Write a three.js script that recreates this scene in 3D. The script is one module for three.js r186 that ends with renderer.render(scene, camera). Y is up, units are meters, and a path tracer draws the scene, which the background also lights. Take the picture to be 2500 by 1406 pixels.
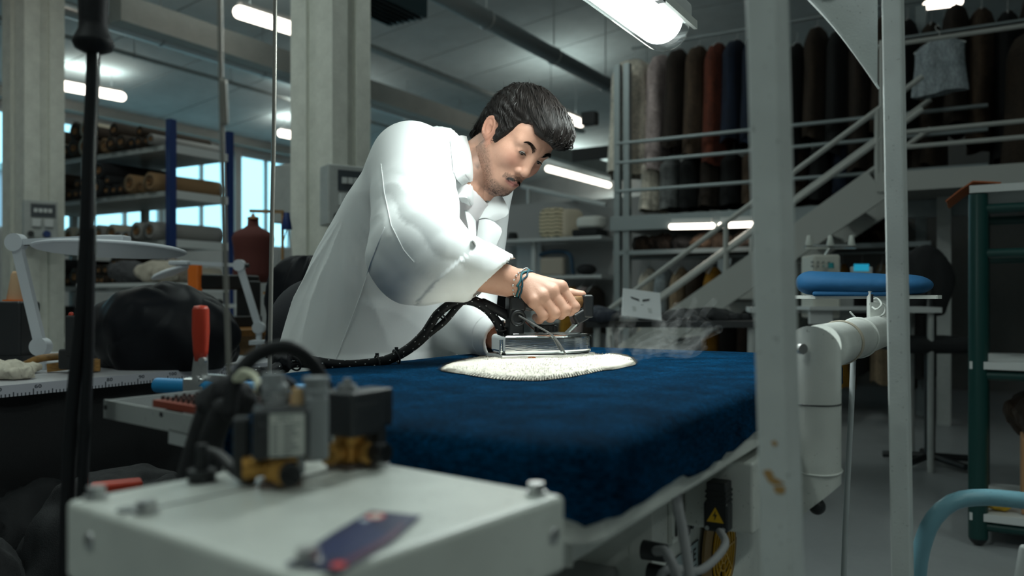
import * as THREE from 'three';
import { RoundedBoxGeometry } from 'three/addons/geometries/RoundedBoxGeometry.js';
import { mergeGeometries } from 'three/addons/utils/BufferGeometryUtils.js';
import { RectAreaLightUniformsLib } from 'three/addons/lights/RectAreaLightUniformsLib.js';

RectAreaLightUniformsLib.init();
const scene = new THREE.Scene();
// ---------------------------------------------------------------- camera, sky, exposure
const camera = new THREE.PerspectiveCamera(2 * Math.atan(703 / 2000) * 180 / Math.PI, 2500 / 1406, 0.05, 80);
camera.position.set(0, 1, 0);
camera.lookAt(0, 1, -1);
camera.setViewOffset(2500, 1406, 0, -25, 2500, 1406);
camera.focus = 1.66;
camera.userData.fStop = 3.3;
camera.updateProjectionMatrix();
scene.background = new THREE.Color().setRGB(0.85, 1.75, 2.1);   // pale daylight outside the windows
const renderer = new THREE.WebGLRenderer({ antialias: true });
renderer.toneMapping = THREE.LinearToneMapping;
renderer.toneMappingExposure = 1.07;
renderer.shadowMap.enabled = true;
const LAMP_NEAR = 34, LAMP_HALL = 39;         // brightness of the lamp over the table and of the hall's tubes

// ---------------------------------------------------------------- frames of reference
// The hall and the table share two directions: along the table (x of the turned frame) and across it.
const V3 = (x, y, z) => new THREE.Vector3(x, y, z);
const TH = 59.25 * Math.PI / 180;
const UX = V3(Math.cos(TH), 0, -Math.sin(TH)), VX = V3(-Math.sin(TH), 0, -Math.cos(TH));
const N0 = V3(0.065, 0, -0.65);               // near corner of the ironing table
const T = (u, v, y) => N0.clone().addScaledVector(UX, u).addScaledVector(VX, v).setY(y);
const EYE = V3(0, 1, 0);
const ray = (px, py) => V3((px - 1250) / 2000, (728 - py) / 2000, -1);
const P = (px, py, Z) => EYE.clone().addScaledVector(ray(px, py), Z);
const atY = (px, py, y) => P(px, py, (y - 1) / ray(px, py).y);
const cut = (px, py, n, o) => { const r = ray(px, py); return EYE.clone().addScaledVector(r, o.clone().sub(EYE).dot(n) / r.dot(n)); };
const atU = (px, py, u) => cut(px, py, UX, T(u, 0, 0));
const atV = (px, py, v) => cut(px, py, VX, T(0, v, 0));
const uv = (p) => { const d = p.clone().sub(N0); return [d.dot(UX), d.dot(VX), p.y]; };

// ---------------------------------------------------------------- random and noise
function rng(seed) { let s = seed >>> 0; return () => { s = (s + 0x6D2B79F5) | 0; let t = Math.imul(s ^ (s >>> 15), 1 | s); t = (t + Math.imul(t ^ (t >>> 7), 61 | t)) ^ t; return ((t ^ (t >>> 14)) >>> 0) / 4294967296; }; }
const hash3 = (x, y, z) => { let h = Math.imul(x, 374761393) + Math.imul(y, 668265263) + Math.imul(z, 1442695041); h = Math.imul(h ^ (h >>> 13), 1274126177); return ((h ^ (h >>> 16)) >>> 0) / 4294967296; };
function vnoise(x, y, z) {
  const X = Math.floor(x), Y = Math.floor(y), Z = Math.floor(z), f = x - X, g = y - Y, h = z - Z;
  const s = f * f * (3 - 2 * f), t = g * g * (3 - 2 * g), r = h * h * (3 - 2 * h), L = (a, b, k) => a + (b - a) * k;
  return L(L(L(hash3(X, Y, Z), hash3(X + 1, Y, Z), s), L(hash3(X, Y + 1, Z), hash3(X + 1, Y + 1, Z), s), t), L(L(hash3(X, Y, Z + 1), hash3(X + 1, Y, Z + 1), s), L(hash3(X, Y + 1, Z + 1), hash3(X + 1, Y + 1, Z + 1), s), t), r);
}
const fbm = (x, y, z, o = 3) => { let a = 0, w = 0.5; for (let i = 0; i < o; i++) { a += w * vnoise(x, y, z); x *= 2.03; y *= 2.03; z *= 2.03; w *= 0.5; } return a; };

// ---------------------------------------------------------------- textures (computed)
function tex(n, fn, srgb, rep = 1) {
  const d = new Uint8Array(n * n * 4);
  for (let j = 0; j < n; j++) for (let i = 0; i < n; i++) {
    const c = fn(i / n, j / n, i, j), k = (j * n + i) * 4, a = Array.isArray(c) ? c : [c, c, c];
    for (let q = 0; q < 3; q++) d[k + q] = Math.max(0, Math.min(255, a[q] * 255));
    d[k + 3] = 255;
  }
  const t = new THREE.DataTexture(d, n, n); t.wrapS = t.wrapT = THREE.RepeatWrapping; t.magFilter = THREE.LinearFilter; t.minFilter = THREE.LinearMipmapLinearFilter; t.generateMipmaps = true;
  if (srgb) t.colorSpace = THREE.SRGBColorSpace; t.repeat.set(rep, rep); t.needsUpdate = true; return t;
}
const per = (x, y, f, z) => { // noise that repeats over the unit square
  const m = (a) => ((a % f) + f) % f, X = Math.floor(x * f), Y = Math.floor(y * f), a = x * f - X, b = y * f - Y, s = a * a * (3 - 2 * a), t = b * b * (3 - 2 * b);
  const h = (i, j) => hash3(m(i), m(j), z); return (h(X, Y) * (1 - s) + h(X + 1, Y) * s) * (1 - t) + (h(X, Y + 1) * (1 - s) + h(X + 1, Y + 1) * s) * t;
};
const TX = {
  grain: tex(256, (x, y) => 0.35 * per(x, y, 128, 1) + 0.35 * per(x, y, 48, 2) + 0.3 * per(x, y, 12, 3), false, 8),
  wear: tex(512, (x, y) => { const b = 0.6 * per(x, y, 6, 4) + 0.4 * per(x, y, 23, 5), f = per(x, y, 150, 6); const c = 0.9 + 0.1 * b - (f > 0.93 && b > 0.5 ? 0.16 : 0); return [c, c, c * 0.99]; }, true, 2.2),
  concrete: tex(512, (x, y) => { const b = 0.5 * per(x, y, 5, 7) + 0.3 * per(x, y, 19, 8) + 0.2 * per(x, y, 120, 9), c = 0.86 + 0.14 * b; return [c, c, c]; }, true, 0.35),
  felt: tex(512, (x, y) => { const a = per(x, y, 250, 10), s = per(x * 0.25, y, 256, 11), b = per(x, y, 9, 12), l = per(x, y, 170, 13) > 0.985 ? 0.35 : 0; const c = 0.5 + 0.25 * (a - 0.5) + 0.3 * (s - 0.5) + 0.18 * (b - 0.5); return [c * 0.06 + l * 0.8, c * 0.60 + l * 0.6, c * 0.86 + l * 0.4]; }, true, 3.2),
  weave: tex(256, (x, y, i, j) => 0.5 + 0.2 * Math.sin(i * Math.PI / 2) * Math.cos(j * Math.PI / 2) + 0.3 * (per(x, y, 60, 14) - 0.5), false, 14),
  fur: tex(512, (x, y) => { const s = per(x, y * 0.25, 160, 15), b = per(x, y * 0.25, 16, 16), c = 0.78 + 0.28 * (s - 0.5) + 0.22 * (b - 0.5); return [c, c, c]; }, true, 1.6),
  wood: tex(512, (x, y) => { const r = per(x * 0.5, y, 90, 17) * 0.5 + per(x * 0.25, y, 24, 18) * 0.5, c = 0.62 + 0.4 * (r - 0.3); return [c, c * 0.92, c * 0.82]; }, true, 2.5),
  brush: tex(256, (x, y) => 0.5 + 0.5 * (per(x * 0.06, y, 256, 19) - 0.5) + 0.2 * (per(x, y, 18, 20) - 0.5), false, 6),
  blotch: tex(256, (x, y) => { const b = 0.6 * per(x, y, 7, 21) + 0.4 * per(x, y, 31, 22); return b; }, false, 3),
};
const mats = [];
function mat(color, rough = 0.6, o = {}) {
  const { metal = 0, map, bump, bs = 0.0006, name, ...rest } = o;
  const m = new THREE.MeshPhysicalMaterial({ roughness: rough, metalness: metal, side: THREE.DoubleSide, ...rest });
  if (Array.isArray(color)) m.color.setRGB(...color); else m.color.set(color);
  if (map) m.map = map; if (bump) { m.bumpMap = bump; m.bumpScale = bs; }
  mats.push(m); return m;
}
const M = {
  whitePaint: mat([0.70, 0.72, 0.70], 0.38, { map: TX.wear, bump: TX.grain, bs: 0.00025 }),
  boxWhite: mat([0.74, 0.77, 0.74], 0.32, { map: TX.wear, bump: TX.grain, bs: 0.0002 }),
  greyPaint: mat([0.42, 0.44, 0.44], 0.5, { map: TX.wear }),
  lightGrey: mat([0.55, 0.57, 0.57], 0.5),
  pvc: mat([0.68, 0.70, 0.68], 0.42, { map: TX.wear, bump: TX.grain, bs: 0.0002 }),
  black: mat([0.012, 0.014, 0.016], 0.45),
  blackMatte: mat([0.012, 0.013, 0.015], 0.8, { bump: TX.grain, bs: 0.001 }),
  rubber: mat([0.009, 0.010, 0.012], 0.6, { specularIntensity: 0.5, bump: TX.grain, bs: 0.0004 }),
  blackBag: mat([0.007, 0.008, 0.011], 0.5, { specularIntensity: 0.35 }),
  chrome: mat([0.80, 0.82, 0.82], 0.12, { metal: 1, bump: TX.brush, bs: 0.00008 }),
  steel: mat([0.55, 0.56, 0.56], 0.35, { metal: 1, bump: TX.grain, bs: 0.0002 }),
  galv: mat([0.28, 0.32, 0.33], 0.5, { metal: 0.5, bump: TX.blotch, bs: 0.0008 }),
  brass: mat([0.50, 0.27, 0.07], 0.42, { metal: 0.75, bump: TX.grain, bs: 0.0008 }),
  felt: mat([0.20, 0.30, 0.36], 1.0, { map: TX.felt, bump: TX.grain, bs: 0.0012, specularIntensity: 0.06 }),
  coat: mat([0.86, 0.88, 0.88], 0.8, { bump: TX.weave, bs: 0.0001, sheen: 0.2, sheenColor: new THREE.Color().setRGB(0.5, 0.5, 0.5) }),
  tshirt: mat([0.78, 0.74, 0.75], 0.85, { bump: TX.weave, bs: 0.0001 }),
  fleece: mat([0.86, 0.80, 0.70], 0.95, { bump: TX.grain, bs: 0.0008, sheen: 0.4, sheenColor: new THREE.Color().setRGB(0.6, 0.55, 0.48) }),
  wood: mat([0.52, 0.30, 0.13], 0.5, { map: TX.wood }),
  paleWood: mat([0.72, 0.50, 0.27], 0.55, { map: TX.wood }),
  red: mat([0.45, 0.035, 0.012], 0.4),
  blueCloth: mat([0.003, 0.080, 0.20], 0.75, { bump: TX.weave, bs: 0.0004 }),
  blueRack: mat([0.006, 0.03, 0.14], 0.45),
  orange: mat([0.75, 0.16, 0.012], 0.5),
  paleBlue: mat([0.20, 0.42, 0.52], 0.32, { map: TX.wear }),
  green: mat([0.003, 0.04, 0.036], 0.35),
  card: mat([0.36, 0.20, 0.095], 0.85, { bump: TX.grain }),
  paper: mat([0.72, 0.74, 0.76], 0.8),
  concrete: mat([0.52, 0.53, 0.50], 0.85, { map: TX.concrete, bump: TX.grain, bs: 0.001 }),
  ceiling: mat([0.60, 0.64, 0.64], 0.9, { map: TX.concrete }),
  floor: mat([0.33, 0.35, 0.36], 0.38, { map: TX.concrete, bump: TX.grain, bs: 0.0006 }),
  wall: mat([0.50, 0.50, 0.49], 0.85, { map: TX.concrete }),
  panel: mat([0.30, 0.28, 0.25], 0.7, { map: TX.concrete }),
  darkWall: mat([0.24, 0.24, 0.23], 0.85, { map: TX.concrete }),
  glass: mat([0.92, 0.97, 0.98], 0.03, { transmission: 1, thickness: 0, ior: 1.45 }),
  glow: mat([0.9, 0.9, 0.88], 0.4, { emissive: new THREE.Color().setRGB(1, 0.90, 0.76), emissiveIntensity: 4.5 }),
  glowCool: mat([0.9, 0.9, 0.9], 0.4, { emissive: new THREE.Color().setRGB(0.93, 1, 0.97), emissiveIntensity: 6 }),
  clear: mat([0.95, 0.98, 0.98], 0.08, { transmission: 1, thickness: 0, ior: 1.45 }),
};

// ---------------------------------------------------------------- building things
const taken = {};
function numbered(n) { const k = taken[n] = (taken[n] ?? -1) + 1; return k ? n + '_' + String(k).padStart(3, '0') : n; }
const fix = (g) => { const q = g.index ? g.toNonIndexed() : g; for (const k of Object.keys(q.attributes)) if (!['position', 'normal', 'uv', 'color'].includes(k)) q.deleteAttribute(k); if (!q.attributes.normal) q.computeVertexNormals(); return q; };
function metricUV(g) { // texture coordinates in metres, each face laid flat along its main direction
  const p = g.attributes.position, n = g.attributes.normal, a = new Float32Array(p.count * 2);
  for (let i = 0; i < p.count; i += 3) {
    let x = 0, y = 0, z = 0; for (let k = 0; k < 3 && i + k < p.count; k++) { x += n.getX(i + k); y += n.getY(i + k); z += n.getZ(i + k); }
    x = Math.abs(x); y = Math.abs(y); z = Math.abs(z);
    for (let k = 0; k < 3 && i + k < p.count; k++) { const j = i + k, X = p.getX(j), Y = p.getY(j), Z = p.getZ(j); const [s, t] = y > x && y > z ? [X, Z] : x > z ? [Z, Y] : [X, Y]; a[2 * j] = s; a[2 * j + 1] = t; }
  }
  g.setAttribute('uv', new THREE.BufferAttribute(a, 2)); return g;
}
function join(geos) { const l = (Array.isArray(geos) ? geos : [geos]).map(fix); const colored = l.some((g) => g.attributes.color); if (!colored) for (const g of l) g.deleteAttribute('color'); return metricUV(l.length > 1 ? mergeGeometries(l.map((g) => { g.deleteAttribute('uv'); return g; })) : l[0]); }
function part(parent, name, geos, m, label) { const o = new THREE.Mesh(join(geos), m); o.name = name; o.castShadow = o.receiveShadow = true; if (label) o.userData.label = label; parent.add(o); return o; }
function thing(name, label, category, pos, turn = 0, group, kind) {
  const o = new THREE.Group(); o.name = numbered(name); scene.add(o); if (pos) { o.position.copy(pos); o.rotation.y = turn; o.userData.placed = true; }
  Object.assign(o.userData, { label, category }); if (group) o.userData.group = group; if (kind) o.userData.kind = kind; return o;
}
function one(name, label, category, geos, m, group, kind) {
  const g = join(geos); g.computeBoundingBox(); const b = g.boundingBox, c = V3((b.min.x + b.max.x) / 2, b.min.y, (b.min.z + b.max.z) / 2); g.translate(-c.x, -c.y, -c.z);
  const o = new THREE.Mesh(g, m); o.name = numbered(name); o.position.copy(c); o.castShadow = o.receiveShadow = true; scene.add(o);
  Object.assign(o.userData, { label, category, placed: true }); if (group) o.userData.group = group; if (kind) o.userData.kind = kind; return o;
}
function copy(o, pos, turn, label, group) { const c = o.clone(); c.name = numbered(o.name.replace(/_\d{3}$/, '')); c.userData = { ...o.userData }; c.position.copy(pos); c.rotation.y = turn; if (label) c.userData.label = label; if (group) c.userData.group = group; scene.add(c); return c; }
function struct(name, geos, m) { const o = new THREE.Mesh(join(geos), m); o.name = name; o.castShadow = o.receiveShadow = true; o.userData.kind = 'structure'; o.userData.placed = true; scene.add(o); return o; }
// shapes
const at = (g, x = 0, y = 0, z = 0, rx = 0, ry = 0, rz = 0) => { if (rx) g.rotateX(rx); if (ry) g.rotateY(ry); if (rz) g.rotateZ(rz); return g.translate(x, y, z); };
const box = (w, h, d, x = 0, y = 0, z = 0, r = 0) => (r ? new RoundedBoxGeometry(w, h, d, 2, r) : new THREE.BoxGeometry(w, h, d)).translate(x, y, z);
const tbox = (u0, u1, v0, v1, y0, y1, r = 0) => { const g = r ? new RoundedBoxGeometry(u1 - u0, y1 - y0, v1 - v0, 2, r) : new THREE.BoxGeometry(u1 - u0, y1 - y0, v1 - v0); g.rotateY(TH); const c = T((u0 + u1) / 2, (v0 + v1) / 2, (y0 + y1) / 2); return g.translate(c.x, c.y, c.z); };
const cyl = (r0, r1, h, seg = 20) => new THREE.CylinderGeometry(r0, r1, h, seg);
const sph = (r, x = 0, y = 0, z = 0, a = 14, b = 10) => new THREE.SphereGeometry(r, a, b).translate(x, y, z);
const tor = (r, t, a = 8, b = 24) => new THREE.TorusGeometry(r, t, a, b);
const hex = (r, h) => new THREE.CylinderGeometry(r, r, h, 6);
function along(g, a, b) { const d = b.clone().sub(a), l = d.length(); const q = new THREE.Quaternion().setFromUnitVectors(V3(0, 1, 0), d.divideScalar(l)); g.applyQuaternion(q); const c = a.clone().add(b).multiplyScalar(0.5); return g.translate(c.x, c.y, c.z); }
const rod = (a, b, r, r2 = r, seg = 12) => along(new THREE.CylinderGeometry(r2, r, a.distanceTo(b), seg), a, b);
const tube = (pts, r, n = 48, seg = 10) => { const c = new THREE.CatmullRomCurve3(pts, false, 'centripetal'); const g = new THREE.TubeGeometry(c, n, r, seg); const e0 = sph(r, 0, 0, 0, 8, 6).translate(...pts[0].toArray()), e1 = sph(r, 0, 0, 0, 8, 6).translate(...pts[pts.length - 1].toArray()); return mergeGeometries([fix(g), fix(e0), fix(e1)]); };
const bar = (a, b, w, h) => { const d = b.clone().sub(a), l = d.length(), g = new THREE.BoxGeometry(w, h, l); const m = new THREE.Matrix4().lookAt(V3(0, 0, 0), d, V3(0, 1, 0)); g.applyMatrix4(m); const c = a.clone().add(b).multiplyScalar(0.5); return g.translate(c.x, c.y, c.z); };
const lathe = (pts, seg = 24) => new THREE.LatheGeometry(pts.map(([x, y]) => new THREE.Vector2(x, y)), seg);
function slab(poly, y0, y1, bev = 0) { // a plate whose outline is given as world points, standing between two heights
  const s = new THREE.Shape(poly.map((p) => new THREE.Vector2(p.x, -p.z))); const g = new THREE.ExtrudeGeometry(s, { depth: y1 - y0 - 2 * bev, bevelEnabled: bev > 0, bevelSize: bev, bevelThickness: bev, bevelOffset: -bev, bevelSegments: 4, curveSegments: 4 });
  return g.rotateX(-Math.PI / 2).translate(0, y0 + bev, 0);
}
function plate(pts2, depth, bev = 0) { const g = new THREE.ExtrudeGeometry(new THREE.Shape(pts2.map(([x, y]) => new THREE.Vector2(x, y))), { depth: Math.max(depth - 2 * bev, 1e-4), bevelEnabled: bev > 0, bevelSize: bev, bevelThickness: bev, bevelSegments: 2 }); return g.translate(0, 0, -depth / 2 + bev); }
function sheet(rows, thick, outward) { // a sheet of cloth with thickness through rows of points
  const R = rows.length, C = rows[0].length, pos = [], nor = [], id = [], N = (i, j) => rows[Math.max(0, Math.min(R - 1, i))][Math.max(0, Math.min(C - 1, j))];
  const nn = rows.map((r, i) => r.map((p, j) => { const n = N(i + 1, j).clone().sub(N(i - 1, j)).cross(N(i, j + 1).clone().sub(N(i, j - 1))).normalize(); if (outward && n.dot(outward) < 0) n.negate(); return n; }));
  const q = []; for (const s of [0.5, -0.5]) q.push(rows.map((r, i) => r.map((p, j) => p.clone().addScaledVector(nn[i][j], s * thick))));
  const tri = (a, b, c) => { for (const p of [a, b, c]) pos.push(p.x, p.y, p.z); };
  for (const l of q) for (let i = 0; i < R - 1; i++) for (let j = 0; j < C - 1; j++) { tri(l[i][j], l[i + 1][j], l[i][j + 1]); tri(l[i + 1][j], l[i + 1][j + 1], l[i][j + 1]); }
  const edge = []; for (let j = 0; j < C; j++) edge.push([0, j]); for (let i = 1; i < R; i++) edge.push([i, C - 1]); for (let j = C - 2; j >= 0; j--) edge.push([R - 1, j]); for (let i = R - 2; i >= 0; i--) edge.push([i, 0]);
  for (let k = 0; k < edge.length - 1; k++) { const [a, b] = edge[k], [c, d] = edge[k + 1]; tri(q[0][a][b], q[1][a][b], q[0][c][d]); tri(q[1][a][b], q[1][c][d], q[0][c][d]); }
  const g = new THREE.BufferGeometry(); g.setAttribute('position', new THREE.Float32BufferAttribute(pos, 3)); g.computeVertexNormals(); return smooth(g, 60);
}
function smooth(g, deg) { // shared normals where faces meet at less than deg
  const p = g.attributes.position, n = p.count, key = new Map(), fn = []; const a = V3(), b = V3(), c = V3();
  for (let i = 0; i < n; i += 3) { a.fromBufferAttribute(p, i); b.fromBufferAttribute(p, i + 1); c.fromBufferAttribute(p, i + 2); const f = b.sub(a).cross(c.sub(a)); fn.push(f.clone()); for (let k = 0; k < 3; k++) { const s = Math.round(p.getX(i + k) * 2e4) + ',' + Math.round(p.getY(i + k) * 2e4) + ',' + Math.round(p.getZ(i + k) * 2e4); (key.get(s) ?? key.set(s, []).get(s)).push(i + k); } }
  const out = new Float32Array(n * 3), cs = Math.cos(deg * Math.PI / 180), u = fn.map((f) => f.clone().normalize());
  for (const l of key.values()) for (const i of l) { const me = u[Math.floor(i / 3)], s = V3(); for (const j of l) { const t = Math.floor(j / 3); if (u[t].dot(me) > cs) s.add(fn[t]); } s.normalize(); out.set([s.x, s.y, s.z], i * 3); }
  g.setAttribute('normal', new THREE.BufferAttribute(out, 3)); return g;
}
// a surface wrapped round a distance field (surface nets)
function net(f, lo, hi, cell) {
  const nx = Math.ceil((hi.x - lo.x) / cell) + 1, ny = Math.ceil((hi.y - lo.y) / cell) + 1, nz = Math.ceil((hi.z - lo.z) / cell) + 1, S = new Float32Array(nx * ny * nz).fill(NaN), ix = (i, j, k) => (k * ny + j) * nx + i, Bk = 6;
  for (let k0 = 0; k0 < nz; k0 += Bk) for (let j0 = 0; j0 < ny; j0 += Bk) for (let i0 = 0; i0 < nx; i0 += Bk) {
    const d = f(lo.x + (i0 + Bk / 2) * cell, lo.y + (j0 + Bk / 2) * cell, lo.z + (k0 + Bk / 2) * cell), far = Math.abs(d) > Bk * cell * 1.5 + 0.004;
    for (let k = k0; k < Math.min(nz, k0 + Bk); k++) for (let j = j0; j < Math.min(ny, j0 + Bk); j++) for (let i = i0; i < Math.min(nx, i0 + Bk); i++) S[ix(i, j, k)] = far ? d : f(lo.x + i * cell, lo.y + j * cell, lo.z + k * cell);
  }
  const vi = new Int32Array(nx * ny * nz).fill(-1), pos = [], e = [[0, 1], [0, 2], [0, 4], [1, 3], [1, 5], [2, 3], [2, 6], [3, 7], [4, 5], [4, 6], [5, 7], [6, 7]];
  for (let k = 0; k < nz - 1; k++) for (let j = 0; j < ny - 1; j++) for (let i = 0; i < nx - 1; i++) {
    const v = [0, 1, 2, 3, 4, 5, 6, 7].map((c) => S[ix(i + (c & 1), j + ((c >> 1) & 1), k + (c >> 2))]); let neg = 0; for (const q of v) if (q < 0) neg++; if (!neg || neg === 8) continue;
    let x = 0, y = 0, z = 0, n = 0; for (const [a, b] of e) if ((v[a] < 0) !== (v[b] < 0)) { const t = v[a] / (v[a] - v[b]); x += (a & 1) + t * ((b & 1) - (a & 1)); y += ((a >> 1) & 1) + t * (((b >> 1) & 1) - ((a >> 1) & 1)); z += (a >> 2) + t * ((b >> 2) - (a >> 2)); n++; }
    vi[ix(i, j, k)] = pos.length / 3; pos.push(lo.x + (i + x / n) * cell, lo.y + (j + y / n) * cell, lo.z + (k + z / n) * cell);
  }
  const id = [], quad = (a, b, c, d, flip) => { if (a < 0 || b < 0 || c < 0 || d < 0) return; flip ? id.push(a, c, b, a, d, c) : id.push(a, b, c, a, c, d); };
  for (let k = 1; k < nz - 1; k++) for (let j = 1; j < ny - 1; j++) for (let i = 1; i < nx - 1; i++) {
    const s = S[ix(i, j, k)] < 0;
    if (s !== (S[ix(i + 1, j, k)] < 0)) quad(vi[ix(i, j - 1, k - 1)], vi[ix(i, j, k - 1)], vi[ix(i, j, k)], vi[ix(i, j - 1, k)], !s);
    if (s !== (S[ix(i, j + 1, k)] < 0)) quad(vi[ix(i - 1, j, k - 1)], vi[ix(i - 1, j, k)], vi[ix(i, j, k)], vi[ix(i, j, k - 1)], !s);
    if (s !== (S[ix(i, j, k + 1)] < 0)) quad(vi[ix(i - 1, j - 1, k)], vi[ix(i, j - 1, k)], vi[ix(i, j, k)], vi[ix(i - 1, j, k)], !s);
  }
  const g = new THREE.BufferGeometry(), h = cell * 0.5, nr = new Float32Array(pos.length);
  for (let i = 0; i < pos.length; i += 3) { const x = pos[i], y = pos[i + 1], z = pos[i + 2]; const a = f(x + h, y, z) - f(x - h, y, z), b = f(x, y + h, z) - f(x, y - h, z), c = f(x, y, z + h) - f(x, y, z - h), l = Math.hypot(a, b, c) || 1; nr[i] = a / l; nr[i + 1] = b / l; nr[i + 2] = c / l; }
  g.setAttribute('position', new THREE.Float32BufferAttribute(pos, 3)); g.setAttribute('normal', new THREE.BufferAttribute(nr, 3)); g.setIndex(id); return g;
}
const smin = (a, b, k) => { const h = Math.max(k - Math.abs(a - b), 0) / k; return Math.min(a, b) - h * h * k * 0.25; };
const smax = (a, b, k) => -smin(-a, -b, k);
// distance to a tapered capsule
function cone(a, b, ra, rb) { const bx = b.x - a.x, by = b.y - a.y, bz = b.z - a.z, l2 = bx * bx + by * by + bz * bz; return (x, y, z) => { const px = x - a.x, py = y - a.y, pz = z - a.z, t = Math.max(0, Math.min(1, (px * bx + py * by + pz * bz) / l2)); return Math.hypot(px - bx * t, py - by * t, pz - bz * t) - (ra + (rb - ra) * t); }; }
const ell = (cx, cy, cz, rx, ry, rz) => { const m = Math.min(rx, ry, rz); return (x, y, z) => { const a = (x - cx) / rx, b = (y - cy) / ry, c = (z - cz) / rz, k0 = Math.hypot(a, b, c), k1 = Math.hypot(a / rx, b / ry, c / rz); return k1 < 1e-9 ? -m : k0 * (k0 - 1) / k1; }; };
function tint(g, fn) { const p = g.attributes.position, n = g.attributes.normal, a = new Float32Array(p.count * 3); for (let i = 0; i < p.count; i++) a.set(fn(p.getX(i), p.getY(i), p.getZ(i), n.getX(i), n.getY(i), n.getZ(i)), i * 3); g.setAttribute('color', new THREE.BufferAttribute(a, 3)); return g; }
function area(parent, pos, target, w, h, color, power) { const l = new THREE.RectAreaLight(color, power, w, h); l.position.copy(pos); parent.add(l); l.lookAt(target); l.name = 'tube_light'; return l; }

// ================================================================ the hall
const HC = 5.3, U0 = -5, U1 = 20, VL = 12.9, VR = -7;
struct('floor', tbox(U0, U1, VR, VL, -0.2, 0), M.floor);
const ceilY = (v) => v < 4 ? HC : HC - (v - 4) * 0.127;   // flat over the table, falling towards the window wall
const onSlope = (g) => { const q = g.attributes.position; for (let i = 0; i < q.count; i++) { const w = uv(V3(q.getX(i), 0, q.getZ(i))); q.setY(i, q.getY(i) + ceilY(w[1])); } g.computeVertexNormals(); return g; };
const ceilingO = struct('ceiling', [tbox(U0 - 0.3, U1 + 0.3, VR - 0.3, 4, HC + 0.08, HC + 0.3), onSlope(tbox(U0 - 0.3, U1 + 0.3, 4, VL + 0.3, 0.08, 0.3))], M.ceiling);
for (let u = U0; u < U1; u += 1.25) { part(ceilingO, 'panel', tbox(u + 0.012, u + 1.238, VR, 4, HC, HC + 0.08), M.ceiling); part(ceilingO, 'panel', onSlope(tbox(u + 0.012, u + 1.238, 4, VL, 0, 0.08)), M.ceiling); }
struct('wall_far', tbox(U1, U1 + 0.25, VR - 0.3, VL + 0.3, -0.2, HC + 0.1), M.wall);
struct('wall_rear', tbox(U0 - 0.25, U0, VR - 0.3, VL + 0.3, -0.2, HC + 0.1), M.wall);
struct('wall_right', tbox(U0, U1, VR - 0.25, VR, -0.2, HC + 0.1), M.darkWall);
{ // long wall with a band of windows
  const sill = 2.05, head = 3.95, gs = [tbox(U0, U1, VL, VL + 0.25, -0.2, sill), tbox(U0, U1, VL, VL + 0.25, head, 4.35), tbox(U0, 2.6, VL, VL + 0.25, sill, head)];
  let n = 0, u = 2.6;
  for (; u < 17; u += 1.62) {
    gs.push(tbox(u, u + 0.16, VL, VL + 0.25, sill, head));
    const w = struct('window_' + (++n), [tbox(u + 0.16, u + 1.62, VL + 0.08, VL + 0.15, sill, sill + 0.06), tbox(u + 0.16, u + 1.62, VL + 0.08, VL + 0.15, head - 0.06, head), tbox(u + 0.16, u + 0.22, VL + 0.08, VL + 0.15, sill, head), tbox(u + 1.56, u + 1.62, VL + 0.08, VL + 0.15, sill, head), tbox(u + 0.86, u + 0.92, VL + 0.08, VL + 0.15, sill, head)], M.lightGrey);
    for (const [a, b] of [[0.22, 0.86], [0.92, 1.56]]) part(w, 'pane', tbox(u + a, u + b, VL + 0.112, VL + 0.116, sill + 0.06, head - 0.06), M.glass);
  }
  gs.push(tbox(u, U1, VL, VL + 0.25, sill, head));
  struct('wall_left', gs, M.wall);
}
{ const b = thing('building', 'pale pink facade of a building outside the windows', 'building'); const wm = mat([0.55, 0.47, 0.52], 0.9), gm = mat([0.25, 0.35, 0.4], 0.3);
  part(b, 'wall', tbox(2, 12.4, 24, 30, -0.2, 4.6), wm); part(b, 'roof', tbox(1.8, 12.6, 23.8, 30.2, 4.6, 4.8), M.greyPaint);
  for (let k = 0; k < 4; k++) part(b, 'window', tbox(3 + k * 2.4, 4.2 + k * 2.4, 23.95, 24.05, 2.2, 3.9), gm); }
struct('outside_ground', tbox(-30, 50, VL + 0.25, 60, -0.3, -0.2), M.concrete).name = 'ground';
// beams along the hall and pipes hung under the ceiling
const runs = (px0, py0, px1, py1, y, e0, e1) => { const a = atY(px0, py0, y), b = atY(px1, py1, y), [ua, va] = uv(a), [ub, vb] = uv(b), v = (va + vb) / 2; return [T(ua - e0, v, y), T(ub + e1, v, y)]; };
for (const [k, s] of [[[0, 222, 734, 366], 0.35], [[880, 214, 1130, 300], 0.22]].entries()) { const [a, b] = runs(...s[0], 4.2, 4, 7); const o = struct('beam', bar(a, b, s[1], 0.3), M.concrete); o.name = 'trim_' + (k + 1); }
function pipe(name, label, px, y, r, m, drop) {
  const [a, b] = runs(...px, y, 3, 6), o = thing(name, label, 'pipe'), d = b.clone().sub(a), L = d.length();
  part(o, 'duct', rod(a, b, r, r, 20), m);
  for (let s = 0.5; s < L; s += 1.6) { const c = a.clone().addScaledVector(d, s / L); part(o, 'hanger', [rod(c.clone().setY(y - r), c.clone().setY(ceilY(uv(c)[1]) + 0.02), 0.008), along(tor(r + 0.006, 0.008, 6, 20).rotateX(Math.PI / 2), c.clone().addScaledVector(d, -0.01 / L), c.clone().addScaledVector(d, 0.01 / L))], M.steel); }
}
pipe('ceiling_duct', 'galvanised round duct catching teal daylight under the ceiling', [1095, 0, 1455, 190], 4.1, 0.10, M.galv);
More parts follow.
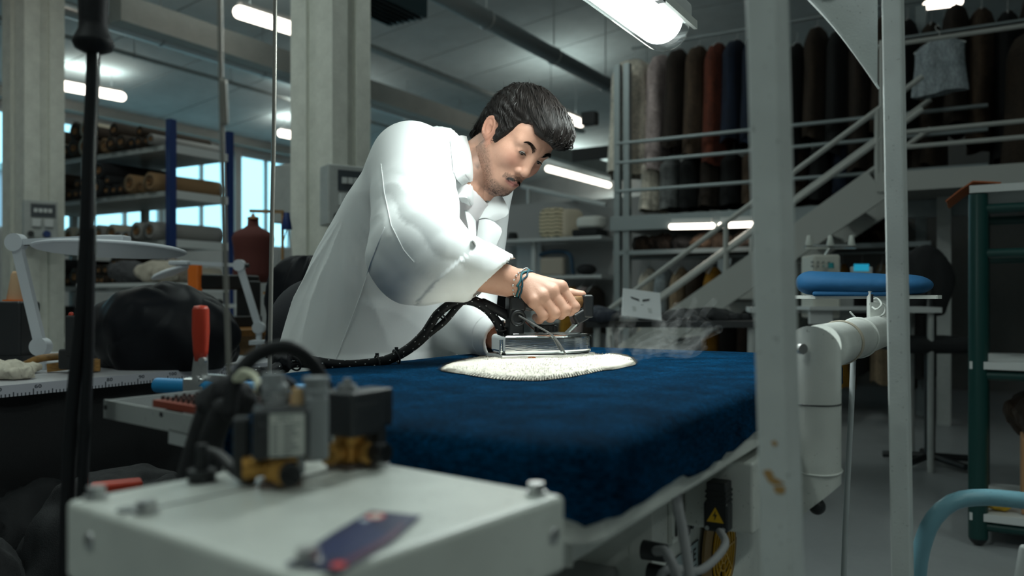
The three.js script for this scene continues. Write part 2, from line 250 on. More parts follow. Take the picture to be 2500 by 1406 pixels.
pipe('ceiling_pipe', 'dull grey metal pipe hung beside the grooved column', [262, 52, 735, 200], 4.15, 0.09, M.steel);
pipe('cable_conduit', 'thin grey conduit running under the ceiling panels', [230, 95, 480, 190], 4.25, 0.03, M.greyPaint);
{ const [a, b] = runs(880, 95, 1130, 215, 4.28, 0, 4); one('cable_tray', 'narrow dark cable tray fixed to the ceiling panels', 'cable tray', bar(a, b, 0.12, 0.06), M.greyPaint); }
{ const c = atY(930, 25, 4.0), o = thing('ceiling_heater', 'dark boxy heater unit hung from the ceiling beside the white column', 'heater', c, TH); part(o, 'casing', box(0.9, 0.28, 0.55, 0, 0.14, 0, 0.02), mat([0.03, 0.06, 0.07], 0.4)); for (let k = 0; k < 6; k++) part(o, 'louvre', at(box(0.8, 0.012, 0.06), 0, -0.01, -0.2 + k * 0.08, 0.5), M.black); for (const x of [-0.4, 0.4]) part(o, 'hanger', box(0.02, 1.05, 0.02, x, 0.78, 0), M.steel); }
// columns
function column(px, Z, w, label) {
  const c = P(px, 728, Z).setY(0), o = thing('concrete_column', label, 'column', c, TH, undefined, 'structure');
  const h = w / 2, q = w * 0.16, s = w * 0.08, pts = [[-h, -h], [-q, -h], [-q, -h + s], [q, -h + s], [q, -h], [h, -h], [h, -q], [h - s, -q], [h - s, q], [h, q], [h, h], [-h, h], [-h, q], [-h + s, q], [-h + s, -q], [-h, -q]];
  part(o, 'shaft', plate(pts, HC, 0.012).rotateX(-Math.PI / 2).translate(0, HC / 2, 0), M.whiteCol);
  return o;
}
M.whiteCol = mat([0.74, 0.75, 0.70], 0.8, { map: TX.wear, bump: TX.grain, bs: 0.001 });
column(808, 5.7, 0.36, 'tall grooved white column behind the man');
column(82, 7.9, 0.36, 'grey grooved column in front of the fabric roll racks');
// switch boxes on the columns
function switchbox(px, py0, py1, px1, Z, label, lid) {
  const a = P(px, py1, Z), b = P(px1, py0, Z), o = thing('switch_cabinet', label, 'switch box', V3((a.x + b.x) / 2, a.y, a.z), TH * 0.55), w = b.x - a.x, h = b.y - a.y;
  part(o, 'body', box(w, h, 0.16, 0, h / 2, -0.05, 0.012), M.greyPaint); part(o, 'cover', box(w * 0.72, h * 0.34, 0.01, w * 0.08, h * 0.74, 0.033), mat([0.05, 0.06, 0.07], 0.25));
  for (let k = 0; k < 4; k++) part(o, 'breaker', box(w * 0.11, h * 0.1, 0.012, w * (-0.14 + k * 0.14), h * 0.74, 0.042), M.lightGrey);
  for (let k = 0; k < 2; k++) part(o, 'socket', box(w * 0.26, h * 0.2, 0.03, w * (-0.12 + k * 0.36), h * 0.42, 0.04, 0.006), M.lightGrey);
  part(o, 'blue_socket', at(cyl(w * 0.11, w * 0.13, 0.07), w * 0.18, h * 0.14, 0.05, Math.PI / 2), M.blueRack, 'blue industrial socket');
  part(o, 'black_socket', at(cyl(w * 0.09, w * 0.1, 0.05), -w * 0.28, h * 0.14, 0.05, Math.PI / 2), M.black, 'black round socket');
}
switchbox(795, 405, 552, 905, 5.35, 'grey electrical cabinet with blue socket on the white column');
switchbox(62, 490, 585, 135, 7.5, 'small grey electrical cabinet on the column before the roll racks');
one('cable_duct_box', 'plain grey metal duct box beside the window and white column', 'box', at(box(0.2, 0.42, 0.2, 0, 0, 0, 0.01), ...P(712, 476, 6).toArray(), 0, TH), M.greyPaint);

// ---------------------------------------------------------------- hall lamps
const basis = (d) => { const x = d.clone().setY(0).normalize(), z = V3(0, 1, 0), y = z.clone().cross(x); return new THREE.Quaternion().setFromRotationMatrix(new THREE.Matrix4().makeBasis(x, y, z)); };
function hallLamp(a, b, label, group, m = M.glow, power = LAMP_HALL, col = 0xdef2ed, w = 0.14, hang) {
  const o = thing('batten_lamp', label, 'ceiling lamp', null, 0, group), L = a.distanceTo(b), d = b.clone().sub(a), lift = (p, y) => p.clone().setY(p.y + y);
  part(o, 'housing', bar(lift(a, w / 2 + 0.02), lift(b, w / 2 + 0.02), w * 0.6, 0.05), M.lightGrey);
  part(o, 'diffuser', [rod(a, b, w / 2, w / 2, 16), sph(w / 2).translate(...a.toArray()), sph(w / 2).translate(...b.toArray())], m);
  const c = a.clone().lerp(b, 0.5); for (const t of [0.15, 0.85]) part(o, 'suspension', rod(lift(a.clone().lerp(b, t), 0.06), a.clone().lerp(b, t).setY(hang ?? ceilY(uv(a)[1]) - 0.01), 0.006), M.steel);
  const l = new THREE.RectAreaLight(col, power, L, w); l.position.copy(lift(c, -w / 2 - 0.01)); l.quaternion.copy(basis(d)); l.name = 'tube_light'; o.add(l);
  if (hang === undefined) { const k = new THREE.RectAreaLight(col, power * 0.85, L, w); k.position.copy(lift(c, w / 2 + 0.055)); k.quaternion.copy(basis(d)).multiply(new THREE.Quaternion().setFromAxisAngle(V3(1, 0, 0), Math.PI)); k.name = 'upward_light'; o.add(k); }   // the bare tube also lights the ceiling
}
hallLamp(atY(585, 30, 4.05), atY(743, 80, 4.05), 'lit batten lamp cut by the white column edge, high above the racks', undefined, M.glow, LAMP_HALL * 0.7);
hallLamp(atY(130, 205, 4.05), atY(296, 236, 4.05), 'lit batten lamp crossed by the black hanging steam hose', undefined, M.glow, LAMP_HALL * 0.4);
hallLamp(atY(686, 325, 4.05), atY(742, 336, 4.05), 'small distant batten lamp beside the column above the window', undefined, M.glow, LAMP_HALL * 0.6);
hallLamp(atY(1338, 412, 4.05), atY(1486, 452, 4.05), 'long lit lamp behind the face and the hanging furs', undefined, M.glow, LAMP_HALL * 0.6);
for (const [u, v, k] of [[-2.4, 1.2, 1], [0.4, -2.4, 0.95], [0.6, 3.4, 1], [-2.8, -3.5, 0.6], [1.5, 6.2, 0.32], [4.6, 3.0, 0.75], [11, 6, 0.5], [9, 9.5, 0.4], [-2, 8, 0.3]]) hallLamp(T(u, v, 4.05), T(u + 1.3, v, 4.05), 'unseen batten lamp placed to light the hall from outside the picture', 'hall lamps out of view', M.glow, LAMP_HALL * k);  // out of view, placed to light the posts, cabinet, column and furs
// lamps under and over the gallery
for (const [x0, y0, x1, y1, u, l] of [[2264, 13, 2340, 4, 9, 'upper white tube lamp over the dark gallery'], [2297, 128, 2354, 120, 10, 'lower white tube lamp over the dark gallery'], [2034, 210, 2092, 205, 9.5, 'yellowish tube lamp among the dark hanging furs']]) hallLamp(atU(x0, y0, u), atU(x1, y1, u), l, undefined, M.glow, LAMP_HALL * 0.15, 0xeaf6ff, 0.09);

// ================================================================ the ironing table
const TOP = 0.88;
const table = thing('ironing_table', 'vacuum ironing table with dark blue felt cover and white metal pedestal', 'ironing table');
const tableOutline = (() => { // corners rounded
  const c = [[0, 0], [1.275, 0], [1.275, 0.735], [0.27, 0.735], [0, 0.47]], out = [], r = [0.05, 0.09, 0.06, 0.08, 0.07];
  c.forEach(([x, y], i) => { const a = c[(i + 4) % 5], b = c[(i + 1) % 5], da = Math.hypot(a[0] - x, a[1] - y), db = Math.hypot(b[0] - x, b[1] - y), p = [x + (a[0] - x) / da * r[i], y + (a[1] - y) / da * r[i]], q = [x + (b[0] - x) / db * r[i], y + (b[1] - y) / db * r[i]];
    for (let k = 0; k <= 8; k++) { const t = k / 8; out.push([(1 - t) ** 2 * p[0] + 2 * t * (1 - t) * x + t * t * q[0], (1 - t) ** 2 * p[1] + 2 * t * (1 - t) * y + t * t * q[1]]); } });
  const pts = []; out.forEach((p, i) => { const q = out[(i + 1) % out.length], n = Math.max(1, Math.ceil(Math.hypot(q[0] - p[0], q[1] - p[1]) / 0.012)); for (let k = 0; k < n; k++) pts.push([p[0] + (q[0] - p[0]) * k / n, p[1] + (q[1] - p[1]) * k / n]); });
  return pts.map((p, i) => { const a = pts[(i + pts.length - 1) % pts.length], b = pts[(i + 1) % pts.length], l = Math.hypot(b[0] - a[0], b[1] - a[1]); return [p[0], p[1], (b[1] - a[1]) / l, -(b[0] - a[0]) / l]; });
})();
{
  const rows = [[-0.05, 0], [-0.022, -0.0008], [-0.010, -0.005], [-0.003, -0.013], [0, -0.025], [0.001, -0.038], [0.002, -0.05], [0.003, -0.061], [-0.004, -0.062]], n = tableOutline.length, pos = [], id = [];
  rows.forEach(([o, h], k) => tableOutline.forEach(([x, y, a, b], i) => { const wv = k >= 6 ? 0.006 * (vnoise(i * 0.11, 3, 0) - 0.5) + 0.004 * (vnoise(i * 0.5, 9, 0) - 0.5) : 0, bl = k > 3 ? 0.004 * (vnoise(i * 0.06, 1, k * 0.3) - 0.5) : 0; const p = T(x + a * (o + bl), y + b * (o + bl), TOP + h + wv * (k - 5)); pos.push(p.x, p.y, p.z); }));
  for (let k = 0; k < rows.length - 1; k++) for (let i = 0; i < n; i++) { const a = k * n + i, b = k * n + (i + 1) % n, c = a + n, d = b + n; id.push(a, c, b, b, c, d); }
  const g = new THREE.BufferGeometry(); g.setAttribute('position', new THREE.Float32BufferAttribute(pos, 3)); g.setIndex(id); const gs = smooth(g.toNonIndexed(), 75);
  // the top, gently uneven as felt over a worn pad
  const top = []; const cx = 0.62, cy = 0.36, R = 14;
  const pt = (i, r) => { const [x, y, a, b] = tableOutline[i % n], t = r / R, X = cx + (x - a * 0.05 * 0 + a * -0.05 - cx) * t, Y = cy + (y + b * -0.05 - cy) * t; const e = t < 1 ? 0.0022 * (fbm(X * 7, Y * 7, 2) - 0.45) * (1 - t ** 6) : 0; return T(X, Y, TOP + e); };
  for (let r = 0; r < R; r++) for (let i = 0; i < n; i++) { const a = pt(i, r), b = pt(i + 1, r), c = pt(i, r + 1), d = pt(i + 1, r + 1); if (r) for (const q of [a, c, b]) top.push(q.x, q.y, q.z); for (const q of [b, c, d]) top.push(q.x, q.y, q.z); }
  const tg = new THREE.BufferGeometry(); tg.setAttribute('position', new THREE.Float32BufferAttribute(top, 3)); tg.computeVertexNormals();
  part(table, 'felt_cover', [gs, smooth(tg, 60)], M.felt, 'dark blue felt cover with a ragged lower edge');
  const inset = (o) => tableOutline.map(([x, y, a, b]) => T(x - a * o, y - b * o, 0));
  part(table, 'tray', slab(inset(0.006), 0.797, 0.832, 0.003), M.whitePaint);
  part(table, 'underframe', slab(inset(0.05), 0.765, 0.797), M.whitePaint);
}
{
  const ped = part(table, 'pedestal', [tbox(0.40, 1.05, 0.112, 0.62, 0.05, 0.77, 0.008)], M.whitePaint);
  part(table, 'foot', [tbox(0.32, 1.2, 0.06, 0.68, 0, 0.05, 0.01)], M.greyPaint);
  part(table, 'control_box', tbox(0.54, 0.92, 0.012, 0.112, 0.675, 0.775, 0.006), M.whitePaint);
  part(table, 'corner_strip', tbox(0.398, 0.404, 0.105, 0.135, 0.05, 0.77), M.whitePaint);
  // slotted bracket with bolts on the pedestal's long face
  const bolt = (u, v, y, n = 'v', r = 0.007) => { const g = [at(hex(r, 0.007), 0, 0, 0, Math.PI / 2), at(cyl(r * 1.5, r * 1.5, 0.002), 0, 0, -0.003, Math.PI / 2)]; const c = T(u, v, y); return g.map((q) => at(q.rotateY(n === 'v' ? TH : TH - Math.PI / 2), c.x, c.y, c.z)); };
  const br = part(table, 'slotted_bracket', tbox(0.475, 0.495, 0.104, 0.112, 0.665, 0.768, 0.002), M.whitePaint); part(table, 'slot', tbox(0.483, 0.487, 0.102, 0.1045, 0.675, 0.75), M.black);
  for (const y of [0.712]) part(table, 'bolt', bolt(0.485, 0.100, y), M.steel);
  part(table, 'side_bracket', tbox(0.575, 0.6, 0.006, 0.012, 0.69, 0.775, 0.003), M.whitePaint);
  for (const y of [0.702, 0.76]) part(table, 'bolt', bolt(0.585, 0.004, y), M.steel);
  // holes, fan and rating plate
  for (const [u, y, r] of [[0.475, 0.63, 0.011], [0.555, 0.665, 0.009], [0.575, 0.668, 0.006], [0.53, 0.662, 0.007]]) part(table, 'hole', (() => { const c = T(u, 0.111, y); return at(at(cyl(r, r, 0.004), 0, 0, 0, Math.PI / 2).rotateY(TH), c.x, c.y, c.z); })(), M.black);
  const fc = T(0.70, 0.108, 0.60), face = (g) => at(g.rotateY(TH), fc.x, fc.y, fc.z), fan = part(table, 'fan', face(at(cyl(0.062, 0.062, 0.01, 32), 0, 0, 0, Math.PI / 2)), M.black);
  const yel = mat([0.62, 0.33, 0.01], 0.45), gr = []; for (const r of [0.008, 0.02, 0.032, 0.044, 0.056]) gr.push(tor(r, 0.0022, 6, 32).translate(0, 0, 0.008)); for (let k = 0; k < 4; k++) gr.push(box(0.112, 0.004, 0.004, 0, 0, 0.008).rotateZ(k * Math.PI / 4));
  part(fan, 'guard', gr.map(face), yel, 'yellow fan guard');
  const tape = []; for (let k = 0; k < 40; k++) { const a = k / 40 * 6.283, b = (k + 1) / 40 * 6.283, w = (t) => 0.075 + 0.007 * vnoise(t * 3, 1, 1) + (Math.cos(t) < -0.2 ? 0.016 : 0); tape.push(plate([[0.06 * Math.cos(a), 0.06 * Math.sin(a)], [w(a) * Math.cos(a), w(a) * Math.sin(a)], [w(b) * Math.cos(b), w(b) * Math.sin(b)], [0.06 * Math.cos(b), 0.06 * Math.sin(b)]], 0.004)); }
  part(fan, 'tape_ring', tape.map((g) => face(g.translate(0, 0, 0.004))), mat([0.33, 0.20, 0.075], 0.6, { bump: TX.blotch, bs: 0.002 }), 'wrinkled brown tape round the fan');
  const cv = document.createElement('canvas'); cv.width = 256; cv.height = 256; const x = cv.getContext('2d'); x.fillStyle = '#aab9bd'; x.fillRect(0, 0, 256, 256); x.strokeStyle = '#1b2226'; x.lineWidth = 6; x.strokeRect(4, 4, 248, 248); x.fillStyle = '#1b2226'; x.font = 'bold 84px sans-serif'; x.fillText('CE', 130, 90); x.font = '15px sans-serif'; for (let k = 0; k < 8; k++) { x.fillRect(20, 110 + k * 17, 90 - (k % 3) * 20, 5); x.fillRect(130, 110 + k * 17, 100 - (k % 4) * 18, 5); }
  const ct = new THREE.CanvasTexture(cv); ct.colorSpace = THREE.SRGBColorSpace;
  const pl = new THREE.Mesh(new THREE.PlaneGeometry(0.10, 0.08), mat('#ffffff', 0.5, { map: ct })); pl.name = 'rating_plate'; pl.position.copy(T(0.555, 0.1105, 0.60)); pl.rotation.y = TH; pl.castShadow = pl.receiveShadow = true; pl.userData.label = 'printed rating plate with CE mark'; table.add(pl);
  // black plug with warning triangle
  const pc = T(0.53, 0.055, 0.718), turn = (g) => at(g.rotateY(TH - Math.PI / 2), pc.x, pc.y, pc.z);
  const plug = part(table, 'power_plug', [box(0.034, 0.04, 0.026, 0, -0.016, 0.012, 0.004), box(0.027, 0.03, 0.03, 0, 0.016, 0.008, 0.002), ...[-0.01, -0.003, 0.004].map((y) => box(0.029, 0.003, 0.032, 0, 0.014 + y, 0.008))].map(turn), M.black);
  part(plug, 'warning_triangle', turn(plate([[-0.0115, -0.022], [0.0115, -0.022], [0, -0.002]], 0.001).translate(0, 0, 0.0257)), mat([0.72, 0.42, 0.01], 0.5), 'yellow warning triangle');
  part(plug, 'bolt_symbol', turn(plate([[0.001, -0.006], [-0.003, -0.014], [0, -0.013], [-0.001, -0.020], [0.003, -0.011], [0, -0.012]], 0.001).translate(0, 0, 0.0264)), M.black);
  for (const s of [-1, 1]) part(plug, 'screw', turn(at(cyl(0.003, 0.003, 0.002, 12), s * 0.011, -0.031, 0.0255, Math.PI / 2)), M.steel);
  const grey = mat([0.36, 0.36, 0.37], 0.5), pz = T(0.518, 0.055, 0.685);
  part(table, 'power_cable', tube([pz, P(1770, 1330, 1.06), P(1710, 1392, 1.0), P(1620, 1396, 0.95), T(0.39, 0.09, 0.55)], 0.0052), grey, 'grey power cable bending from the plug');
  part(table, 'hanging_cable', tube([T(0.44, 0.03, 0.795), P(1652, 1200, 0.9), P(1668, 1300, 0.9), P(1684, 1410, 0.9), P(1690, 1500, 0.92)], 0.0058), grey, 'straight grey cable hanging from the tray');
  part(table, 'loop_cable', tube([P(1603, 1345, 0.985), P(1630, 1352, 0.94), P(1650, 1400, 0.93), P(1656, 1470, 0.95)], 0.006), grey);
  for (const [px, py] of [[1598, 1346], [1612, 1402]]) { const c = P(px, py, 1.01); part(table, 'cable_gland', at(at(cyl(0.011, 0.012, 0.03), 0, 0, 0, Math.PI / 2).rotateY(TH), c.x, c.y, c.z), M.black); }
}
{ // socket box on the end of the pedestal
  const c = T(0.365, 0.235, 0.615), o = thing('socket_box', 'grey plastic socket box fixed to the pedestal end', 'socket box', c.clone().setY(0.5), TH - Math.PI / 2);
  part(o, 'body', box(0.17, 0.15, 0.07, 0, 0.075, 0, 0.008), mat([0.30, 0.31, 0.31], 0.55, { map: TX.wear })); part(o, 'cover', box(0.11, 0.085, 0.012, -0.02, 0.06, 0.038, 0.003), M.lightGrey);
  part(o, 'socket_face', at(cyl(0.024, 0.024, 0.006, 28), -0.035, 0.062, 0.046, Math.PI / 2), M.boxWhite); for (const dx of [-0.008, 0, 0.008]) part(o, 'pin_hole', at(cyl(0.0026, 0.0026, 0.002, 10), -0.035 + dx, 0.062, 0.0495, Math.PI / 2), M.black);
  part(o, 'flap', box(0.04, 0.03, 0.03, 0.015, 0.045, 0.055, 0.004), M.lightGrey); part(o, 'screw', at(cyl(0.005, 0.005, 0.003, 12), 0.055, 0.12, 0.036, Math.PI / 2), M.black); part(o, 'gland', at(cyl(0.018, 0.018, 0.05), 0.095, 0.04, 0, 0, 0, Math.PI / 2), mat([0.09, 0.11, 0.13], 0.5));
}
// ---------------------------------------------------------------- gantry over the table
const gantry = thing('lamp_gantry', 'white square tube gantry standing along the ironing table', 'gantry');
{
  const put = (bx, by, tx, ty, Z, y0, y1) => { const a = P(bx, by, Z), b = P(tx, ty, Z), d = b.clone().sub(a), A = a.clone().addScaledVector(d, (y0 - a.y) / d.y), B = a.clone().addScaledVector(d, (y1 - a.y) / d.y); const g = new RoundedBoxGeometry(0.050, A.distanceTo(B), 0.0255, 2, 0.003).rotateY(TH); return [along(g, A, B), A, B]; };
  M.post = mat([0.66, 0.70, 0.69], 0.42, { bump: TX.grain, bs: 0.0003, map: tex(512, (x, y) => { const b = 0.6 * per(x, y, 6, 4) + 0.4 * per(x, y, 23, 5), f = per(x, y, 150, 6), c = 0.9 + 0.1 * b - (f > 0.95 ? 0.2 : 0); return [c, c, c]; }, true, 2.2) });
  const [p1, a1, b1] = put(1912, 1406, 1874, 0, 0.70, 0.0, 1.72), [p2, a2, b2] = put(2204, 1406, 2180, 0, 1.18, 0.0, 1.72);
  const post1 = part(gantry, 'post', p1, M.post); part(gantry, 'post', p2, M.post);
  // worn patches where paint is gone from the near post
  const pat = mat([0.42, 0.25, 0.09], 0.7), q = 0.70 - 0.031, pol = (pts) => { const w = pts.map(([x, y]) => P(x, y, 0.676)), c = w[0].clone(); for (const p of w.slice(1)) c.add(p); c.divideScalar(w.length); return w; };
  for (const pts of [[[1862, 1150], [1880, 1146], [1889, 1158], [1884, 1172], [1902, 1176], [1917, 1180], [1905, 1182], [1890, 1184], [1876, 1176]], [[1889, 1188], [1905, 1186], [1918, 1190], [1914, 1206], [1899, 1206], [1890, 1198]], [[1882, 1078], [1893, 1075], [1899, 1086], [1889, 1090]]]) {
    const n = UX.clone().negate(), pl = pts.map(([x, y]) => { const r = ray(x, y), o = a1.clone().lerp(b1, ((P(x, y, 0.7).y) - a1.y) / (b1.y - a1.y)).addScaledVector(n, 0.0256); return EYE.clone().addScaledVector(r, o.sub(EYE).dot(n) / r.dot(n)); });
    const g = new THREE.BufferGeometry(), pos = []; for (let k = 1; k < pl.length - 1; k++) for (const p of [pl[0], pl[k], pl[k + 1]]) pos.push(p.x, p.y, p.z); g.setAttribute('position', new THREE.Float32BufferAttribute(pos, 3)); g.computeVertexNormals();
    part(post1, 'worn_patch', g, pat, 'ochre patch where the paint has come off');
  }
  const [u2, v2] = uv(b2), [u1, v1] = uv(b1), yA = 1.665;
  for (const [u, v] of [[u2, v2], [u1, v1]]) {
    part(gantry, 'arm', tbox(u - 0.02, u + 0.02, v - 0.015, 0.44, yA, yA + 0.05, 0.003), M.post);
    const s = []; for (let k = 0; k <= 14; k++) { const t = k / 14; s.push([0.016 + 0.15 * t, 1.308 + 0.20 * t + 0.026 * Math.sin(Math.PI * t) * 0.7 + (t > 0.6 ? (t - 0.6) ** 2 * 0.25 : 0)]); }
    const shp = [...s, [0.22, yA], [0.016, yA]], g = plate(shp, 0.003), f = []; for (let k = 0; k < 14; k++) { const [x0, y0] = s[k], [x1, y1] = s[k + 1], l = Math.hypot(x1 - x0, y1 - y0); f.push(at(box(l * 1.04, 0.003, 0.036), (x0 + x1) / 2, (y0 + y1) / 2, 0, 0, 0, Math.atan2(y1 - y0, x1 - x0))); }
    const loc = (gg) => { gg.rotateY(TH - Math.PI / 2 + Math.PI); const c = T(u, v, 0); return gg.translate(c.x, 0, c.z); };
    // the gusset spans upward and across: x of the outline runs across the table
    const gus = part(gantry, 'gusset', loc(g), M.post); part(gus, 'flange', f.map((h) => loc(h)), M.post);
    const c = T(u - 0.004, v + 0.085, 1.462); part(gus, 'bolt', at(at(tor(0.011, 0.005), 0, 0, 0).rotateY(TH - Math.PI / 2), c.x, c.y, c.z), M.lightGrey);
  }
  part(gantry, 'rail', tbox(u1 - 0.03, u2 + 0.5, 0.40, 0.44, yA + 0.05, yA + 0.08, 0.003), M.post);
}
{ // fluorescent lamp hung under the gantry
  const o = thing('overhead_lamp', 'lit weatherproof tube lamp over the ironing table', 'lamp'), A = T(0.50, 0.372, 1.615), B = T(1.17, 0.372, 1.615), sec = [];
  const prof = (w, h, e) => { const s = []; for (let k = 0; k <= 16; k++) { const t = Math.PI * (1 + k / 16); s.push([w * Math.cos(t), h * Math.sin(t)]); } return s; };
  const body = (w, h, len, y, endr) => { const pts = prof(w, h); const g = new THREE.ExtrudeGeometry(new THREE.Shape(pts.map(([a, b]) => new THREE.Vector2(a, b))), { depth: len, bevelEnabled: true, bevelSize: endr * 0.6, bevelThickness: endr, bevelOffset: -endr * 0.6, bevelSegments: 6, curveSegments: 4 }); g.translate(0, 0, -len / 2).rotateY(Math.PI / 2).rotateY(TH); const c = A.clone().lerp(B, 0.5); return g.translate(c.x, c.y + y, c.z); };
  part(o, 'housing', tbox(0.49, 1.19, 0.312, 0.432, 1.615, 1.66, 0.012), M.lightGrey);
  part(o, 'rim', [tbox(0.485, 1.195, 0.304, 0.312, 1.602, 1.62), tbox(0.485, 1.195, 0.432, 0.440, 1.602, 1.62)], M.whitePaint);
  part(o, 'diffuser', body(0.052, 0.05, 0.60, 0, 0.03), M.glowCool, 'glowing ribbed diffuser');
  part(o, 'cover', body(0.058, 0.058, 0.66, 0, 0.04), M.clear, 'clear end cover');
  for (const u of [0.6, 0.95]) part(o, 'clip', tbox(u, u + 0.02, 0.296, 0.312, 1.59, 1.63), M.steel);
  part(o, 'bracket', [tbox(0.66, 0.72, 0.36, 0.39, 1.655, 1.68), tbox(0.9, 0.94, 0.36, 0.42, 1.655, 1.72)], M.steel);
  const l = new THREE.RectAreaLight(0xf2fffb, LAMP_NEAR, 0.62, 0.10); l.position.copy(T(0.835, 0.372, 1.548)); l.quaternion.copy(basis(UX)); l.name = 'tube_light'; o.add(l);
}
// ---------------------------------------------------------------- vacuum pipe and sleeve board
{
  const o = thing('vacuum_pipe', 'white mitred vacuum pipe bending beside the ironing table', 'pipe'), r = 0.0355, v = -0.045, uE = 0.665, yc = 0.925;
  // vertical leg and horizontal leg, joined at a mitre
  const mitre = (len, up) => { const g = new THREE.CylinderGeometry(r, r, len, 32, 1); const p = g.attributes.position; for (let i = 0; i < p.count; i++) if (p.getY(i) > 0) p.setY(i, p.getY(i) + p.getX(i) * up); g.computeVertexNormals(); return g; };
  const c = T(uE, v, 0), low = 0.70; const g1 = new THREE.CylinderGeometry(r, r, yc - low, 40, 1); { const p = g1.attributes.position; for (let i = 0; i < p.count; i++) { if (p.getY(i) > 0) p.setY(i, p.getY(i) - p.getX(i)); else p.setY(i, p.getY(i) + (p.getZ(i)) * 0.9 + 0.0); } g1.computeVertexNormals(); }
  part(o, 'upright_leg', at(g1.rotateY(TH), c.x, (yc + low) / 2, c.z), M.pvc);
  const L = 0.86, g2 = new THREE.CylinderGeometry(r, r, L, 40, 1); { const p = g2.attributes.position; for (let i = 0; i < p.count; i++) if (p.getY(i) > 0) p.setY(i, p.getY(i) - p.getX(i)); g2.computeVertexNormals(); }
  // turned so that its mitred end meets the upright: cylinder axis y -> -u, x -> up
  { const m = new THREE.Matrix4().makeBasis(V3(0, 1, 0), UX.clone().negate(), V3(0, 1, 0).clone().cross(UX.clone().negate())); g2.applyMatrix4(m); const q = T(uE + L / 2, v, yc); part(o, 'level_leg', g2.translate(q.x, q.y, q.z), M.pvc); }
  for (const [u, w] of [[0.875, 0.0012]]) part(o, 'wire_tie', [0, 1, 2].map((k) => { const q = T(u + k * 0.006, v, yc); return at(tor(r + 0.0012, w, 6, 40).rotateY(Math.PI / 2).rotateY(TH + k * 0.05), q.x, q.y, q.z); }), mat([0.45, 0.40, 0.32], 0.7));
  { const q = T(uE, v, 0.847); part(o, 'joint', at(tor(r, 0.0012, 6, 40).rotateX(Math.PI / 2), q.x, q.y, q.z), M.black); const q3 = T(uE, v, 0.752); part(o, 'cord_tie', at(tor(r + 0.001, 0.0016, 6, 40).rotateX(Math.PI / 2 + 0.12), q3.x, q3.y, q3.z), M.pvc); }
  { const q = P(1958, 852, 1.165); part(o, 'bolt', at(at(cyl(0.0075, 0.0075, 0.006, 16), 0, 0, 0, Math.PI / 2).rotateY(0.3), q.x, q.y, q.z), M.steel); }
  { const q = T(1.08, v, yc); part(o, 'coupling', at(tor(r + 0.001, 0.003, 8, 40).rotateY(Math.PI / 2).rotateY(TH), q.x, q.y, q.z), M.pvc); }
  const bq = T(1.40, v, 0.985); part(o, 'riser', at(at(box(0.055, 0.075, 0.012, 0, 0, 0, 0.004), 0, 0, 0, 0, 0.15), bq.x, bq.y, bq.z), M.pvc);
  part(o, 'bracket', tbox(uE - 0.025, uE + 0.025, v + 0.03, 0.008, 0.80, 0.828), M.whitePaint);
  // sleeve board
  const b = thing('sleeve_board', 'long rounded blue padded sleeve board on the white pipe', 'sleeve board'), C = P(2106, 693, 1.86), D = VX.clone().multiplyScalar(1);
  const ax = V3(-0.92, 0, -0.39).normalize(), sd = V3(0.39, 0, -0.92).normalize();
  const f = (x, y, z) => { const dx = x - C.x, dy = y - C.y, dz = z - C.z, s = dx * ax.x + dz * ax.z, t = dx * sd.x + dz * sd.z; const k = (s + 0.16) / 0.32, hw = 0.036 + 0.012 * Math.sin(Math.PI * Math.max(0, Math.min(1, k))), hh = 0.020 + 0.010 * Math.max(0, Math.min(1, k)), yy = dy - 0.008 * k + 0.004; const e = Math.max(Math.abs(s) - 0.104, 0); return (Math.hypot(e / 0.04, t / hw, yy / hh) - 1) * hh + 0.003 * (fbm(x * 30, y * 30, z * 30) - 0.5); };
  part(b, 'pad', net(f, C.clone().add(V3(-0.2, -0.05, -0.14)), C.clone().add(V3(0.2, 0.06, 0.14)), 0.005), M.blueCloth);
  part(b, 'base_plate', at(at(plate([[-0.15, -0.02], [0.15, -0.02], [0.16, 0], [0.15, 0.02], [-0.15, 0.02], [-0.16, 0]], 0.008).rotateX(Math.PI / 2), 0, 0, 0, 0, -0.4), C.x, C.y - 0.030, C.z), M.whitePaint);
  part(b, 'seam_cover', tube([-0.10, -0.05, 0, 0.05].map((k) => C.clone().addScaledVector(ax, -k).addScaledVector(sd, -0.03).add(V3(0, -0.022, 0))), 0.006), M.blueCloth);
  part(b, 'drawstring', tube([P(2130, 750, 1.80), P(2140, 755, 1.78), P(2152, 742, 1.79), P(2140, 728, 1.8), P(2128, 735, 1.8), P(2160, 745, 1.8), P(2158, 765, 1.8), P(2130, 778, 1.79), P(2100, 782, 1.79), P(2085, 772, 1.78), P(2076, 762, 1.78)], 0.0022, 80), M.pvc, 'loose white drawstring');
  part(b, 'toggle', at(box(0.005, 0.018, 0.004, 0, 0, 0, 0.001), ...P(2129, 728, 1.79).toArray()), M.black);
  one('plastic_hose', 'thin translucent hose hanging straight down beside the vacuum pipe', 'hose', tube([P(2083, 880, 1.62), P(2078, 1000, 1.62), P(2068, 1200, 1.62), P(2060, 1400, 1.62), P(2058, 1560, 1.62)], 0.0055), mat([0.42, 0.45, 0.46], 0.35));
  part(o, 'outlet_elbow', at(sph(0.012), ...P(1995, 1236, 1.18).toArray()), M.black);
}

